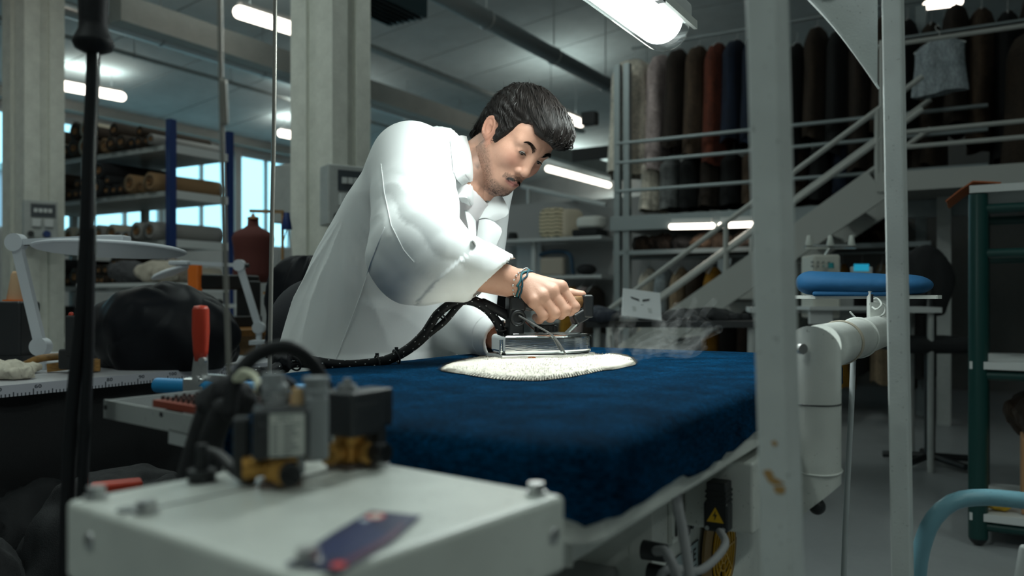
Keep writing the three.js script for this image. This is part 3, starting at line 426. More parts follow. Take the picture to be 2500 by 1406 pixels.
// ================================================================ steam generator in front
{
  const yb = 0.862, Lc = atY(175, 1218, yb), Rc = atY(1352, 1209, yb), Bc = atY(808, 1091, yb), Fc = atY(750, 1448, yb);
  const ex = Bc.clone().sub(Lc).add(Rc.clone().sub(Fc)).multiplyScalar(0.5), ez = Fc.clone().sub(Lc).add(Rc.clone().sub(Bc)).multiplyScalar(0.5), C = Lc.clone().add(Rc).add(Bc).add(Fc).multiplyScalar(0.25), w = ex.length() * 0.955, d = ez.length() * 0.955;
  const a0 = Math.atan2(-ex.z, ex.x), a1 = Math.atan2(-ez.z, ez.x) + Math.PI / 2, turn = (a0 + a1) / 2;
  const o = thing('steam_generator', 'white metal steam generator cabinet with bolted lid and navy sticker', 'steam generator', C.clone().setY(0), turn);
  part(o, 'cabinet', box(w, 0.74, d, 0, 0.06 + 0.37, 0, 0.006), M.boxWhite);
  const lid = part(o, 'lid', [box(w + 0.002, 0.054, d + 0.002, 0, yb - 0.0275, 0, 0.005)], M.boxWhite);
  part(o, 'foot', [-1, 1].flatMap((s) => [-1, 1].map((t) => at(cyl(0.02, 0.025, 0.06), s * (w / 2 - 0.04), 0.03, t * (d / 2 - 0.04)))), M.black);
  const bolt = (x, z, y = yb) => [at(hex(0.0062, 0.008), x, y + 0.004, z), at(cyl(0.0078, 0.0078, 0.002), x, y + 0.001, z)];
  for (const [x, z] of [[-w / 2 + 0.014, -d / 2 + 0.012], [w / 2 - 0.012, d / 2 - 0.016], [w / 2 - 0.012, -d / 2 + 0.085], [-w / 2 + 0.015, -d / 2 + 0.078], [-w / 2 + 0.016, d / 2 - 0.02], [w / 2 - 0.014, -d / 2 + 0.014]]) part(lid, 'bolt', bolt(x, z), M.steel);
  part(lid, 'hole', at(cyl(0.007, 0.007, 0.001), -w / 2 + 0.012, yb + 0.0003, -d / 2 + 0.06), mat([0.25, 0.27, 0.27], 0.6));
  part(lid, 'seam', [box(w * 0.99, 0.0006, 0.0012, 0, yb + 0.0002, -d / 2 + 0.07)], mat([0.3, 0.31, 0.31], 0.6));
  for (const z of [-d / 2 + 0.035, d / 2 - 0.02]) for (const y of [yb - 0.022, yb - 0.078]) part(o, 'screw', at(sph(0.0062, 0, 0, 0, 12, 8).scale(0.45, 1, 1), -w / 2 - 0.001, y, z), M.steel);
  for (const x of [w / 2 - 0.014, -w / 2 + 0.03]) for (const y of [yb - 0.026, yb - 0.072]) part(o, 'screw', at(sph(0.0062, 0, 0, 0, 12, 8).scale(1, 1, 0.45), x, y, d / 2 + 0.001), M.steel);
  part(o, 'drain_cap', at(cyl(0.016, 0.02, 0.05), 0.03, 0.70, d / 2 + 0.02, Math.PI / 2), M.black);
  // sticker
  const cv = document.createElement('canvas'); cv.width = 512; cv.height = 192; const x = cv.getContext('2d'); x.fillStyle = '#1c2450'; x.fillRect(0, 0, 512, 192); x.fillStyle = '#28386e'; for (let k = 0; k < 6; k++) x.fillRect(60 + k * 8, 38 + k * 20, 330 - k * 20, 8); x.fillStyle = '#7a2c46'; x.fillRect(70, 158, 360, 7); x.fillRect(60, 172, 300, 6);
  x.fillStyle = '#c9d2dc'; x.beginPath(); x.arc(404, 30, 16, 0, 7); x.fill(); x.fillStyle = '#d8574f'; x.beginPath(); x.arc(462, 42, 34, 0, 7); x.fill(); x.fillStyle = '#e8ddd2'; x.beginPath(); x.arc(462, 42, 22, 0, 7); x.fill(); x.fillStyle = '#e03c34'; x.beginPath(); x.arc(40, 160, 22, 0, 7); x.fill();
  const ct = new THREE.CanvasTexture(cv); ct.colorSpace = THREE.SRGBColorSpace;
  const inv = new THREE.Matrix4().makeRotationY(-turn), loc = (px, py) => atY(px, py, yb).sub(C.clone().setY(yb)).applyMatrix4(inv).setY(yb + 0.0008);
  const c0 = loc(695, 1383), c1 = loc(830, 1400), c2 = loc(1030, 1262), c3 = loc(905, 1250), m0 = loc(815, 1302), m1 = loc(955, 1328), g = new THREE.BufferGeometry(), q = [c0, c1, m0, m1, c3, c2].map((p) => p.setY(yb + 0.001));
  const pos = [], uvs = [], U = [[0, 0], [0, 1], [0.5, 0], [0.5, 1], [1, 0], [1, 1]]; for (const t of [[0, 1, 2], [1, 3, 2], [2, 3, 4], [3, 5, 4]]) for (const i of t) { pos.push(q[i].x, q[i].y, q[i].z); uvs.push(U[i][0], U[i][1]); }
  g.setAttribute('position', new THREE.Float32BufferAttribute(pos, 3)); g.setAttribute('uv', new THREE.Float32BufferAttribute(uvs, 2)); g.computeVertexNormals();
  ct.flipY = false; const st = new THREE.Mesh(g, mat('#ffffff', 0.35, { map: ct })); st.name = 'sticker'; st.userData.label = 'navy sticker with a red and a white mark'; o.add(st);
}
// ---------------------------------------------------------------- solenoid valves on its lid
const plasticGrey = mat([0.24, 0.26, 0.27], 0.5), coilBlack = mat([0.02, 0.023, 0.026], 0.5, { bump: TX.grain, bs: 0.0004 });
function valve(base, label, coilY, turn) {
  const o = thing('solenoid_valve', label, 'valve', base, turn);
  const br = part(o, 'brass_body', [box(0.024, 0.014, 0.022, 0, 0.012, 0, 0.003), at(hex(0.0135, 0.010), 0, 0.022, 0), at(cyl(0.0085, 0.0095, 0.010), 0, 0.005, 0), at(cyl(0.008, 0.008, 0.03), 0, 0.013, 0, Math.PI / 2), at(hex(0.0095, 0.010), 0, 0.013, 0.014, Math.PI / 2), at(cyl(0.007, 0.007, 0.034), -0.008, 0.014, 0, 0, 0, Math.PI / 2), at(hex(0.009, 0.010), -0.022, 0.014, 0, 0, 0, Math.PI / 2), sph(0.0045, 0.006, 0.010, 0.013)], M.brass);
  part(o, 'base_nut', [at(hex(0.0135, 0.004), 0, 0.002, 0), at(box(0.03, 0.003, 0.024), 0, 0.0015, 0)], mat([0.2, 0.16, 0.14], 0.6, { metal: 0.5 }));
  part(o, 'knob', [at(cyl(0.0072, 0.0072, 0.014, 20), 0.006, 0.013, 0.026, Math.PI / 2), at(cyl(0.0078, 0.0078, 0.006, 20), 0.006, 0.013, 0.03, Math.PI / 2)], M.black);
  part(o, 'coil', [box(0.04, 0.036, 0.038, 0, coilY, 0, 0.003), box(0.028, 0.010, 0.040, -0.002, coilY + 0.004, 0, 0.002)], coilBlack);
  part(o, 'coil_nut', [at(hex(0.0075, 0.005), -0.004, coilY + 0.0205, 0), at(cyl(0.009, 0.009, 0.002), -0.004, coilY + 0.0188, 0), at(cyl(0.0035, 0.0035, 0.009), -0.004, coilY + 0.023, 0)], M.steel);
  return o;
}
const vA = valve(P(686, 1183, 0.606).setY(0.862), 'solenoid valve with printed rating label and grey connector', 0.040, TH - 0.75), vB = valve(P(856, 1137, 0.672).setY(0.862), 'black solenoid valve with a bare nut on top', 0.045, TH);
{ // details that set the two apart
  part(vA, 'plug', [box(0.018, 0.05, 0.020, 0.026, 0.040, -0.012, 0.004), at(cyl(0.0085, 0.010, 0.010), 0.026, 0.070, -0.012), at(cyl(0.010, 0.010, 0.004), 0.026, 0.076, -0.012)], plasticGrey, 'grey connector with cable gland');
  part(vA, 'plug', [box(0.020, 0.016, 0.018, -0.004, 0.066, -0.020, 0.005), at(cyl(0.008, 0.009, 0.010), -0.006, 0.076, -0.020)], plasticGrey, 'grey connector with cable gland');
  part(vA, 'clip', [at(cyl(0.0042, 0.0055, 0.012), 0.012, 0.064, -0.012)], mat([0.62, 0.42, 0.22], 0.6), 'tan ferrule');
  part(vA, 'lower_block', box(0.012, 0.044, 0.018, -0.028, 0.028, -0.010, 0.003), coilBlack);
  const cv = document.createElement('canvas'); cv.width = 200; cv.height = 256; const x = cv.getContext('2d'); x.fillStyle = '#b9bcb6'; x.fillRect(0, 0, 200, 256); x.strokeStyle = '#2a3236'; x.lineWidth = 5; x.strokeRect(3, 3, 194, 250); x.fillStyle = '#3a4246'; x.font = 'bold 34px sans-serif'; x.fillText('230 V', 46, 44); for (let k = 0; k < 9; k++) { x.fillRect(20, 66 + k * 20, 34, 8); x.fillRect(76, 66 + k * 20, 100 - (k * 37) % 50, 8); }
  const ct = new THREE.CanvasTexture(cv); ct.colorSpace = THREE.SRGBColorSpace; const lb = new THREE.Mesh(new THREE.PlaneGeometry(0.026, 0.032), mat('#ffffff', 0.5, { map: ct })); lb.name = 'rating_label'; lb.position.set(0.004, 0.040, 0.0206); lb.userData.label = 'printed white rating label'; vA.add(lb);
  part(vB, 'plug', [box(0.020, 0.032, 0.026, 0.030, 0.046, 0, 0.003), box(0.012, 0.022, 0.02, 0.029, 0.020, 0, 0.003)], coilBlack);
}
const fit = (name, label, px, py, geos, m) => { const c = P(px, py, 2000 * 0.138 / (py - 728)).setY(0.862), o = thing(name, label, 'fitting', c, TH); geos.forEach(([n, g], i) => part(o, n, g, m[i])); };
for (const [px, py, l] of [[493, 1175, 'black screw knob standing on the white lid beside the labelled valve'], [797, 1108, 'black screw knob standing on the white lid behind the bare nut valve']]) fit('screw_knob', l, px, py, [['disc', [at(cyl(0.0105, 0.0105, 0.006, 24), 0, 0.006, 0), at(cyl(0.009, 0.0105, 0.003, 24), 0, 0.0015, 0)]], ['stem', at(cyl(0.004, 0.005, 0.02), 0, 0.018, 0)]], [M.black, M.black]);
fit('brass_block', 'small square brass block on the white lid', 745, 1118, [['block', box(0.011, 0.011, 0.011, 0, 0.0055, 0, 0.0008)], ['screw', at(cyl(0.003, 0.003, 0.002), 0, 0.0115, 0)]], [mat([0.20, 0.12, 0.04], 0.5, { metal: 0.6 }), M.brass]);
one('lever_bar', 'black bent lever bar reaching across the white lid', 'lever', tube([P(490, 1100, 0.66), P(530, 1110, 0.65), P(575, 1150, 0.62), P(610, 1172, 0.612)], 0.0045), M.black);
one('steam_hose', 'black rubber hose arching between the two solenoid valves', 'hose', tube([P(560, 1010, 0.66), P(575, 930, 0.67), P(625, 868, 0.68), P(700, 848, 0.69), P(755, 880, 0.70), P(788, 930, 0.705), P(806, 985, 0.71), P(812, 1020, 0.705)], 0.0062, 60, 12), M.rubber);
one('valve_cable', 'short black cable looping over the grey connector', 'cable', tube([P(640, 950, 0.63), P(660, 930, 0.64), P(690, 930, 0.65), P(712, 942, 0.655)], 0.0045), M.rubber);
one('wire_bundle', 'pale twisted wires curling above the grey connector', 'wires', [0, 1, 2].map((k) => tube([P(575 + k * 8, 925, 0.66), P(592 + k * 7, 908 + k * 3, 0.655), P(612 + k * 4, 912 + k * 4, 0.65), P(628, 930 + k * 3, 0.64), P(630, 955, 0.63)], 0.0026, 24)), mat([0.66, 0.66, 0.50], 0.6));
one('fabric_hose', 'rough black sleeved hose bundle running down behind the lid', 'hose', [tube([P(560, 960, 0.74), P(525, 1010, 0.75), P(500, 1080, 0.77), P(470, 1180, 0.80), P(430, 1330, 0.86), P(400, 1450, 0.9)], 0.017, 60, 14), tube([P(545, 1000, 0.72), P(520, 1060, 0.73), P(512, 1140, 0.78), P(490, 1240, 0.85), P(470, 1400, 0.9)], 0.011, 50, 12)], M.blackMatte);
one('hose_knot', 'lumpy black hose clamp and cables beside the rod foot', 'hose clamp', net((x, y, z) => { const c = P(555, 975, 0.75); return Math.hypot((x - c.x) / 1.6, y - c.y, (z - c.z) / 1.2) - 0.017 + 0.012 * (fbm(x * 60, y * 60, z * 60) - 0.5); }, P(555, 975, 0.75).addScalar(-0.05), P(555, 975, 0.75).addScalar(0.05), 0.004), M.blackMatte);
one('mounting_block', 'white box fitting between the two valves', 'box', at(box(0.05, 0.03, 0.028, 0, 0, 0, 0.003), ...P(755, 1065, 0.74).toArray(), 0, TH), M.boxWhite);
one('red_tab', 'small red plastic tab behind the labelled valve', 'tab', at(box(0.018, 0.006, 0.02, 0, 0, 0, 0.002), ...P(738, 1017, 0.76).toArray(), 0, TH), M.red);
one('grey_post', 'grey plastic post behind the brass valve body', 'post', at(box(0.016, 0.05, 0.012, 0, 0, 0, 0.002), ...P(715, 1090, 0.645).toArray(), 0, TH), plasticGrey);

// ================================================================ iron rest, clamp and rods at the table's end
{
  const o = thing('iron_rest', 'white bracket tray with studded rust red pad beside the table end', 'iron rest'), a = P(256, 988, 0.98), b = P(545, 1050, 0.86);
  const m = (t, y) => a.clone().lerp(b, t).setY(y), d = b.clone().sub(a).setY(0).normalize(), side = V3(-d.z, 0, d.x); if (side.z > 0) side.negate();
  part(o, 'front_bar', bar(m(0, 0.868), m(1, 0.860), 0.003, 0.022), mat([0.34, 0.36, 0.36], 0.45, { map: TX.wear })); part(o, 'lug', bar(m(0.58, 0.847), m(0.76, 0.845), 0.003, 0.016), mat([0.34, 0.36, 0.36], 0.45));
  for (const t of [0.02, 0.52]) part(o, 'bolt_hole', at(at(cyl(0.003, 0.003, 0.004, 12), 0, 0, 0, Math.PI / 2).rotateY(Math.atan2(-d.z, d.x)), ...m(t, 0.87).toArray()), M.black);
  const p0 = m(0.4, 0.880), pad = part(o, 'pad', bar(p0.clone().addScaledVector(side, 0.07), m(1, 0.876).addScaledVector(side, 0.07), 0.13, 0.008), mat([0.22, 0.04, 0.02], 0.6)); const studs = []; for (let i = 0; i < 16; i++) for (let j = 0; j < 8; j++) studs.push(at(cyl(0.0022, 0.003, 0.008, 8), ...p0.clone().addScaledVector(d, 0.005 + i * 0.0095 + (j % 2) * 0.0045).addScaledVector(side, 0.015 + j * 0.014).setY(0.884).toArray())); part(pad, 'studs', studs, mat([0.035, 0.02, 0.018], 0.6)).userData.kind = 'stuff';
  part(o, 'side_bar', bar(m(0, 0.868), m(0, 0.868).addScaledVector(side, 0.14), 0.003, 0.02), mat([0.34, 0.36, 0.36], 0.45)); part(o, 'stay', bar(m(0.9, 0.86).addScaledVector(side, 0.1), T(0.15, 0.58, 0.80), 0.02, 0.01), M.greyPaint);
}
{
  const o = thing('toggle_clamp', 'steel toggle clamp with an upright red handle', 'clamp'), Z = 1.12;
  part(o, 'handle', lathe([[0, 0.056], [0.009, 0.055], [0.0118, 0.050], [0.0122, 0.02], [0.0105, -0.006], [0.0085, -0.02], [0, -0.021]], 8).translate(...P(490, 820, Z).toArray()).translate(0, -0.014, 0), M.red, 'red plastic handle grip');
  part(o, 'lever', [bar(P(490, 850, Z), P(492, 960, Z), 0.004, 0.018), bar(P(486, 860, Z), P(470, 985, Z), 0.003, 0.012)], M.steel); part(o, 'jaw_arm', bar(P(496, 930, Z), P(560, 935, Z - 0.03), 0.014, 0.02), M.steel);
  part(o, 'base', [at(box(0.03, 0.05, 0.03, 0, 0, 0, 0.003), ...P(482, 965, Z).toArray()), at(box(0.05, 0.006, 0.05), ...P(490, 990, Z).toArray())], M.steel); for (const [x, y] of [[495, 880], [480, 925], [492, 950]]) part(o, 'rivet', at(at(cyl(0.0045, 0.0045, 0.01, 12), 0, 0, 0, Math.PI / 2), ...P(x, y, Z - 0.014).toArray()), M.steel);
  part(o, 'stand', tbox(...(() => { const [u, v] = uv(P(490, 990, Z)); return [u - 0.012, u + 0.012, v - 0.012, v + 0.012]; })(), 0.66, 0.852), M.greyPaint);
}
{ const o = thing('blue_tube', 'bright blue plastic tube with cream end lying by the table edge', 'tube'); part(o, 'tube', rod(P(385, 940, 1.16), P(765, 958, 1.02), 0.0105, 0.0105, 16), mat([0.01, 0.22, 0.48], 0.4)); part(o, 'end_ring', at(tor(0.0085, 0.003, 8, 20), ...P(767, 958, 1.018).toArray(), 0, 0.9), mat([0.6, 0.52, 0.42], 0.6), 'cream end ring'); }
one('flex_rod', 'thick slim telescopic rod standing beside the clamp', 'rod', [tube([P(562, 1000, 0.80), P(552, 700, 0.80), P(541, 300, 0.80), P(536, -60, 0.80), P(534, -200, 0.8)], 0.0024, 40), tube([P(545, 200, 0.80), P(549, 300, 0.80)], 0.0035, 4)], mat([0.34, 0.33, 0.30], 0.35, { metal: 0.6 }));
one('hose_rod', 'thin spring rod rising from the black hose at the table end', 'rod', tube([P(658, 925, 1.32), P(663, 600, 1.32), P(669, 300, 1.32), P(672, -60, 1.32), P(672, -200, 1.32)], 0.0034, 40), mat([0.34, 0.33, 0.30], 0.35, { metal: 0.6 }));
{
  const o = thing('hanging_hose', 'black steam hose hanging in a flared rubber grip', 'hose'), Z = 0.95;
  part(o, 'grip', lathe([[0.0155, 0.16], [0.0165, 0.05], [0.0155, 0.02], [0.016, 0.012], [0.0215, 0.0], [0.0225, -0.004], [0.02, -0.010], [0.012, -0.014], [0.006, -0.016], [0, -0.016]], 24).translate(...P(228, 98, Z).toArray()), M.rubber);
  part(o, 'hose', tube([P(229, 100, Z), P(226, 200, Z), P(217, 400, Z), P(210, 600, Z), P(196, 800, Z), P(180, 960, Z), P(168, 1150, Z), P(160, 1420, Z)], 0.0075, 60, 12), M.rubber);
  part(o, 'twin_tube', tube([P(222, 560, Z), P(219, 700, Z), P(217, 850, Z), P(212, 960, Z), P(204, 1150, Z), P(190, 1420, Z)], 0.0058, 50, 12), M.rubber);
  part(o, 'steel_wire', tube([P(238, 130, Z - 0.01), P(236, 240, Z - 0.01), P(230, 380, Z - 0.01), P(232, 480, Z - 0.012), P(234, 620, Z - 0.01)], 0.0009, 40, 6), M.chrome);
}
// ================================================================ fleece, iron, hose and steam
const ironC = P(1330, 876, 1.605).setY(TOP + 0.004), ironTurn = 0.30;
{
  const px = [[1075, 894], [1090, 884], [1118, 876], [1160, 869], [1200, 864], [1250, 861], [1320, 858], [1400, 858], [1450, 861], [1478, 864], [1500, 861], [1520, 862], [1540, 868], [1551, 876], [1549, 884], [1530, 888], [1500, 894], [1470, 897], [1430, 905], [1390, 912], [1350, 917], [1310, 920], [1270, 919], [1220, 917], [1170, 911], [1130, 905], [1100, 901], [1082, 898]];
  const ol = px.map(([x, y]) => atY(x, y, TOP + 0.006)), cc = ol.reduce((a, p) => a.add(p), V3(0, 0, 0)).divideScalar(ol.length), cv = new THREE.CatmullRomCurve3(ol, true, 'centripetal').getPoints(180).slice(0, 180), n = 180, R = 34, r = rng(5);
  const pt = (i, k) => { const p = cv[(i + n) % n], t = k / R, x = cc.x + (p.x - cc.x) * t, z = cc.z + (p.z - cc.z) * t, sh = 1 - t ** 5; return V3(x, TOP + 0.0012 + (0.0068 * Math.sqrt(Math.max(0, sh)) + 0.004 * (fbm(x * 45, 1, z * 45) - 0.5)) * (t > 0.995 ? 0.15 : 1), z); };
  const pos = []; for (let k = 0; k < R; k++) for (let i = 0; i < n; i++) { const a = pt(i, k), b = pt(i + 1, k), c = pt(i, k + 1), d = pt(i + 1, k + 1); if (k) for (const q of [a, b, c]) pos.push(q.x, q.y, q.z); for (const q of [b, d, c]) pos.push(q.x, q.y, q.z); }
  const g = new THREE.BufferGeometry(); g.setAttribute('position', new THREE.Float32BufferAttribute(pos, 3)); g.computeVertexNormals();
  const o = thing('fleece_pelt', 'cream sheepskin pelt lying flat under the iron', 'pelt'); part(o, 'skin', smooth(g, 70), M.fleece);
  const hp = []; for (let s = 0; s < 16000; s++) { const edge = r() < 0.72, i = Math.floor(r() * n), t = edge ? R * (0.9 + 0.1 * Math.sqrt(r())) : R * Math.sqrt(r()), p = cv[i], q = V3(cc.x + (p.x - cc.x) * t / R, 0, cc.z + (p.z - cc.z) * t / R), dir = q.clone().sub(cc).setY(0).normalize(), sh = Math.sqrt(Math.max(0, 1 - (t / R) ** 5)); q.y = TOP + 0.0008 + 0.0062 * sh; const e = q.clone().add(V3((r() - 0.5) * 0.006, edge ? 0.005 * (r() - 0.35) : 0.005 * r(), (r() - 0.5) * 0.006)).addScaledVector(dir, edge ? 0.011 * r() : 0.003), w = V3(-dir.z, 0, dir.x).multiplyScalar(0.00035); if (e.y < TOP + 0.0006) e.y = TOP + 0.0006; for (const v of [q.clone().add(w), q.clone().sub(w), e]) hp.push(v.x, v.y, v.z); }
  const hg = new THREE.BufferGeometry(), hn = new Float32Array(hp.length); for (let i = 0; i < hp.length; i += 3) { const q = V3(hp[i] - cc.x, 0, hp[i + 2] - cc.z).normalize().multiplyScalar(0.35).add(V3(0, 1, 0)).normalize(); hn.set([q.x, q.y, q.z], i); } hg.setAttribute('position', new THREE.Float32BufferAttribute(hp, 3)); hg.setAttribute('normal', new THREE.BufferAttribute(hn, 3)); part(o, 'wool', hg, M.fleece).userData.kind = 'stuff';
}
const iron = thing('steam_iron', 'chrome industrial steam iron with wooden grip and black brackets', 'iron', ironC, ironTurn);
{
  const nose = (l, w, s = 1) => { const sh = new THREE.Shape(); sh.moveTo(-l * 0.5, -w * 0.5); sh.lineTo(l * 0.12, -w * 0.5); sh.bezierCurveTo(l * 0.36, -w * 0.44, l * 0.48, -w * 0.12, l * 0.52, 0); sh.bezierCurveTo(l * 0.48, w * 0.12, l * 0.36, w * 0.44, l * 0.12, w * 0.5); sh.lineTo(-l * 0.5, w * 0.5); sh.closePath(); return sh; };
  const ext = (sh, h, b, y) => new THREE.ExtrudeGeometry(sh, { depth: h - 2 * b, bevelEnabled: b > 0, bevelSize: b, bevelThickness: b, bevelSegments: 5, curveSegments: 16, bevelOffset: -b }).rotateX(-Math.PI / 2).translate(0, y + b, 0);
  part(iron, 'soleplate', ext(nose(0.205, 0.108), 0.0085, 0.001, 0), mat([0.72, 0.72, 0.70], 0.28, { metal: 1, bump: TX.brush, bs: 0.0002 })); part(iron, 'rust_mark', [at(sph(0.0045).scale(1.8, 0.5, 0.2), -0.045, 0.004, 0.0545)], mat([0.30, 0.10, 0.03], 0.8), 'rust spot on the soleplate edge');
  part(iron, 'body', [ext(nose(0.190, 0.094), 0.038, 0.008, 0.0085)], M.chrome, 'polished chrome housing'); part(iron, 'top_plate', ext(nose(0.150, 0.066), 0.003, 0.001, 0.0455), M.chrome);
  part(iron, 'rear_bracket', [box(0.030, 0.062, 0.03, -0.062, 0.075, 0, 0.004), box(0.034, 0.03, 0.034, -0.060, 0.105, 0, 0.006), at(box(0.03, 0.022, 0.028, 0, 0, 0, 0.005), -0.040, 0.105, 0, 0, 0, -0.3)], M.black);
  part(iron, 'grip', [at(lathe([[0, -0.055], [0.0115, -0.055], [0.0135, -0.03], [0.0145, 0], [0.0135, 0.03], [0.0125, 0.055], [0, 0.055]], 20), 0.022, 0.106, 0, 0, 0, -Math.PI / 2 + 0.05)], M.wood, 'wooden grip');
  part(iron, 'front_bracket', [box(0.022, 0.046, 0.032, 0.087, 0.100, 0, 0.005), at(box(0.034, 0.024, 0.028, 0, 0, 0, 0.006), 0.073, 0.080, 0, 0, 0, 0.5), bar(V3(0.084, 0.085, 0), V3(0.062, 0.062, 0), 0.016, 0.008)], M.black); part(iron, 'front_strut', [bar(V3(0.066, 0.066, 0), V3(0.042, 0.044, 0), 0.018, 0.003)], M.chrome);
  part(iron, 'dial', [at(cyl(0.021, 0.0215, 0.012, 32), 0.002, 0.0565, 0), at(cyl(0.0175, 0.0175, 0.003, 32), 0.002, 0.064, 0), ...Array.from({ length: 12 }, (_, k) => at(box(0.004, 0.010, 0.004), 0.002 + 0.0212 * Math.cos(k * 0.5236), 0.0555, 0.0212 * Math.sin(k * 0.5236)))], M.black); part(iron, 'dial_stem', at(cyl(0.006, 0.006, 0.008), 0.002, 0.047, 0), M.steel);
  part(iron, 'hose_collar', at(at(tor(0.0125, 0.004, 8, 24), 0, 0, 0), -0.060, 0.078, 0.016), M.black);
  part(iron, 'sensor_cable', tube([V3(-0.058, 0.082, 0.018), V3(-0.035, 0.066, 0.04), V3(-0.002, 0.045, 0.050), V3(0.012, 0.026, 0.056), V3(0.022, 0.010, 0.0555)], 0.0019, 40), mat([0.13, 0.13, 0.13], 0.5), 'thin grey sensor cable');
  part(iron, 'sensor_wire', tube([V3(-0.04, 0.078, -0.02), V3(-0.02, 0.06, -0.03), V3(0, 0.046, -0.03)], 0.0015, 20), mat([0.35, 0.16, 0.13], 0.5)); part(iron, 'pipe_stub', at(cyl(0.004, 0.004, 0.03), -0.095, 0.022, 0.02), M.chrome);
}
{ // sleeved hose from the iron to the table's end
  const o = thing('iron_hose', 'black sleeved twin hose with white flecks running from the iron', 'hose');
  const main = [P(1222, 868, 1.60), P(1227, 835, 1.60), P(1218, 795, 1.59), P(1190, 757, 1.58), P(1150, 735, 1.56), P(1110, 738, 1.55), P(1070, 765, 1.54), P(1035, 815, 1.52), P(995, 852, 1.50), P(945, 878, 1.48), P(890, 888, 1.46), P(830, 890, 1.43), P(770, 882, 1.41), P(715, 868, 1.39), P(690, 885, 1.37), P(660, 905, 1.34), P(600, 910, 1.30)];
  const second = [P(1252, 778, 1.60), P(1215, 758, 1.585), P(1175, 737, 1.575), P(1142, 728, 1.565), P(1120, 745, 1.552), P(1085, 785, 1.54), P(1048, 815, 1.525), P(1010, 848, 1.505), P(960, 877, 1.487), P(900, 893, 1.467), P(830, 898, 1.435), P(770, 892, 1.412), P(715, 890, 1.395), P(680, 912, 1.37)];
  const A = new THREE.CatmullRomCurve3(main, false, 'centripetal'), B = new THREE.CatmullRomCurve3(second, false, 'centripetal');
  part(o, 'hose', tube(main, 0.0085, 140, 12), M.rubber); part(o, 'cable', tube(second, 0.0062, 140, 12), M.rubber);
  part(o, 'strain_relief', tube([P(1254, 780, 1.598), P(1225, 762, 1.588), P(1180, 740, 1.577)], 0.0095, 20, 14), M.rubber);
  const fl = [], r = rng(8); for (const [c, rad, n] of [[A, 0.0086, 170], [B, 0.0063, 110]]) for (let k = 0; k < n; k++) { const t = (k + r() * 0.5) / n, p = c.getPointAt(t), tg = c.getTangentAt(t), s = tg.clone().cross(V3(0, 1, 0)).normalize(), up = s.clone().cross(tg), a = k * 2.4, dir = s.multiplyScalar(Math.cos(a)).addScaledVector(up, Math.sin(a)), q = p.clone().addScaledVector(dir, rad); fl.push(rod(q.clone().addScaledVector(tg, -0.0011), q.clone().addScaledVector(tg, 0.0011), 0.0007, 0.0007, 5)); }
  part(o, 'flecks', fl, mat([0.75, 0.77, 0.78], 0.6), 'white thread flecks in the sleeve').userData.kind = 'stuff';
  for (const t of [0.05, 0.33, 0.535, 0.60, 0.87]) { const p = A.getPointAt(t), tg = A.getTangentAt(t), m = p.clone().lerp(B.getPointAt(t), 0.4); part(o, 'cable_tie', [along(tor(0.0125, 0.0018, 6, 20).rotateX(Math.PI / 2), m.clone().addScaledVector(tg, -0.002), m.clone().addScaledVector(tg, 0.002)), box(0.006, 0.007, 0.005).translate(m.x, m.y + 0.0135, m.z)], M.black); }
  part(o, 'knot', net((x, y, z) => { const c = P(688, 885, 1.37); return Math.hypot(x - c.x, (y - c.y) / 1.3, z - c.z) - 0.0145 + 0.012 * (fbm(x * 70, y * 70, z * 70) - 0.5); }, P(688, 885, 1.37).addScalar(-0.04), P(688, 885, 1.37).addScalar(0.04), 0.003), M.rubber, 'knotted strap end');
}
{ // steam drifting off the pelt in thin curling wisps
  const m = new THREE.MeshStandardMaterial({ color: 0xffffff, roughness: 1, transparent: true, opacity: 0.009, side: THREE.FrontSide }), r = rng(12), gs = [];
  const paths = [[[1478, 868], [1500, 835], [1492, 800], [1520, 765], [1505, 735]], [[1560, 872], [1600, 852], [1640, 830], [1650, 790], [1690, 765]], [[1640, 885], [1690, 860], [1712, 820], [1700, 780], [1735, 740]], [[1570, 862], [1630, 850], [1690, 855], [1730, 835], [1770, 800]], [[1600, 870], [1650, 850], [1660, 815], [1625, 785], [1650, 750]]];
  for (let i = 0; i < 25; i++) { const w = paths[i % 5], Z = 1.52 + 0.2 * r(), s = 0.35 + 0.65 * r(), t0 = r() * (1 - s), c = new THREE.CatmullRomCurve3(w.map(([x, y]) => P(x, y, Z))), dx = (r() - 0.5) * 0.05, dy = (r() - 0.5) * 0.035, f = r() * 6, pts = []; for (let k = 0; k <= 7; k++) { const t = t0 + s * k / 7, q = c.getPoint(t); q.x += dx + 0.008 * Math.sin(t * 14 + f); q.y += dy + 0.006 * Math.cos(t * 11 + f); if (q.y < TOP + 0.012) q.y = TOP + 0.012; q.z += 0.012 * Math.sin(t * 9 + f); pts.push(q); } gs.push(tube(pts, 0.004 + 0.010 * r(), 22, 10)); }
  one('steam', 'thin white steam curling off the pelt beside the iron', 'steam', gs, m, undefined, 'stuff');
}

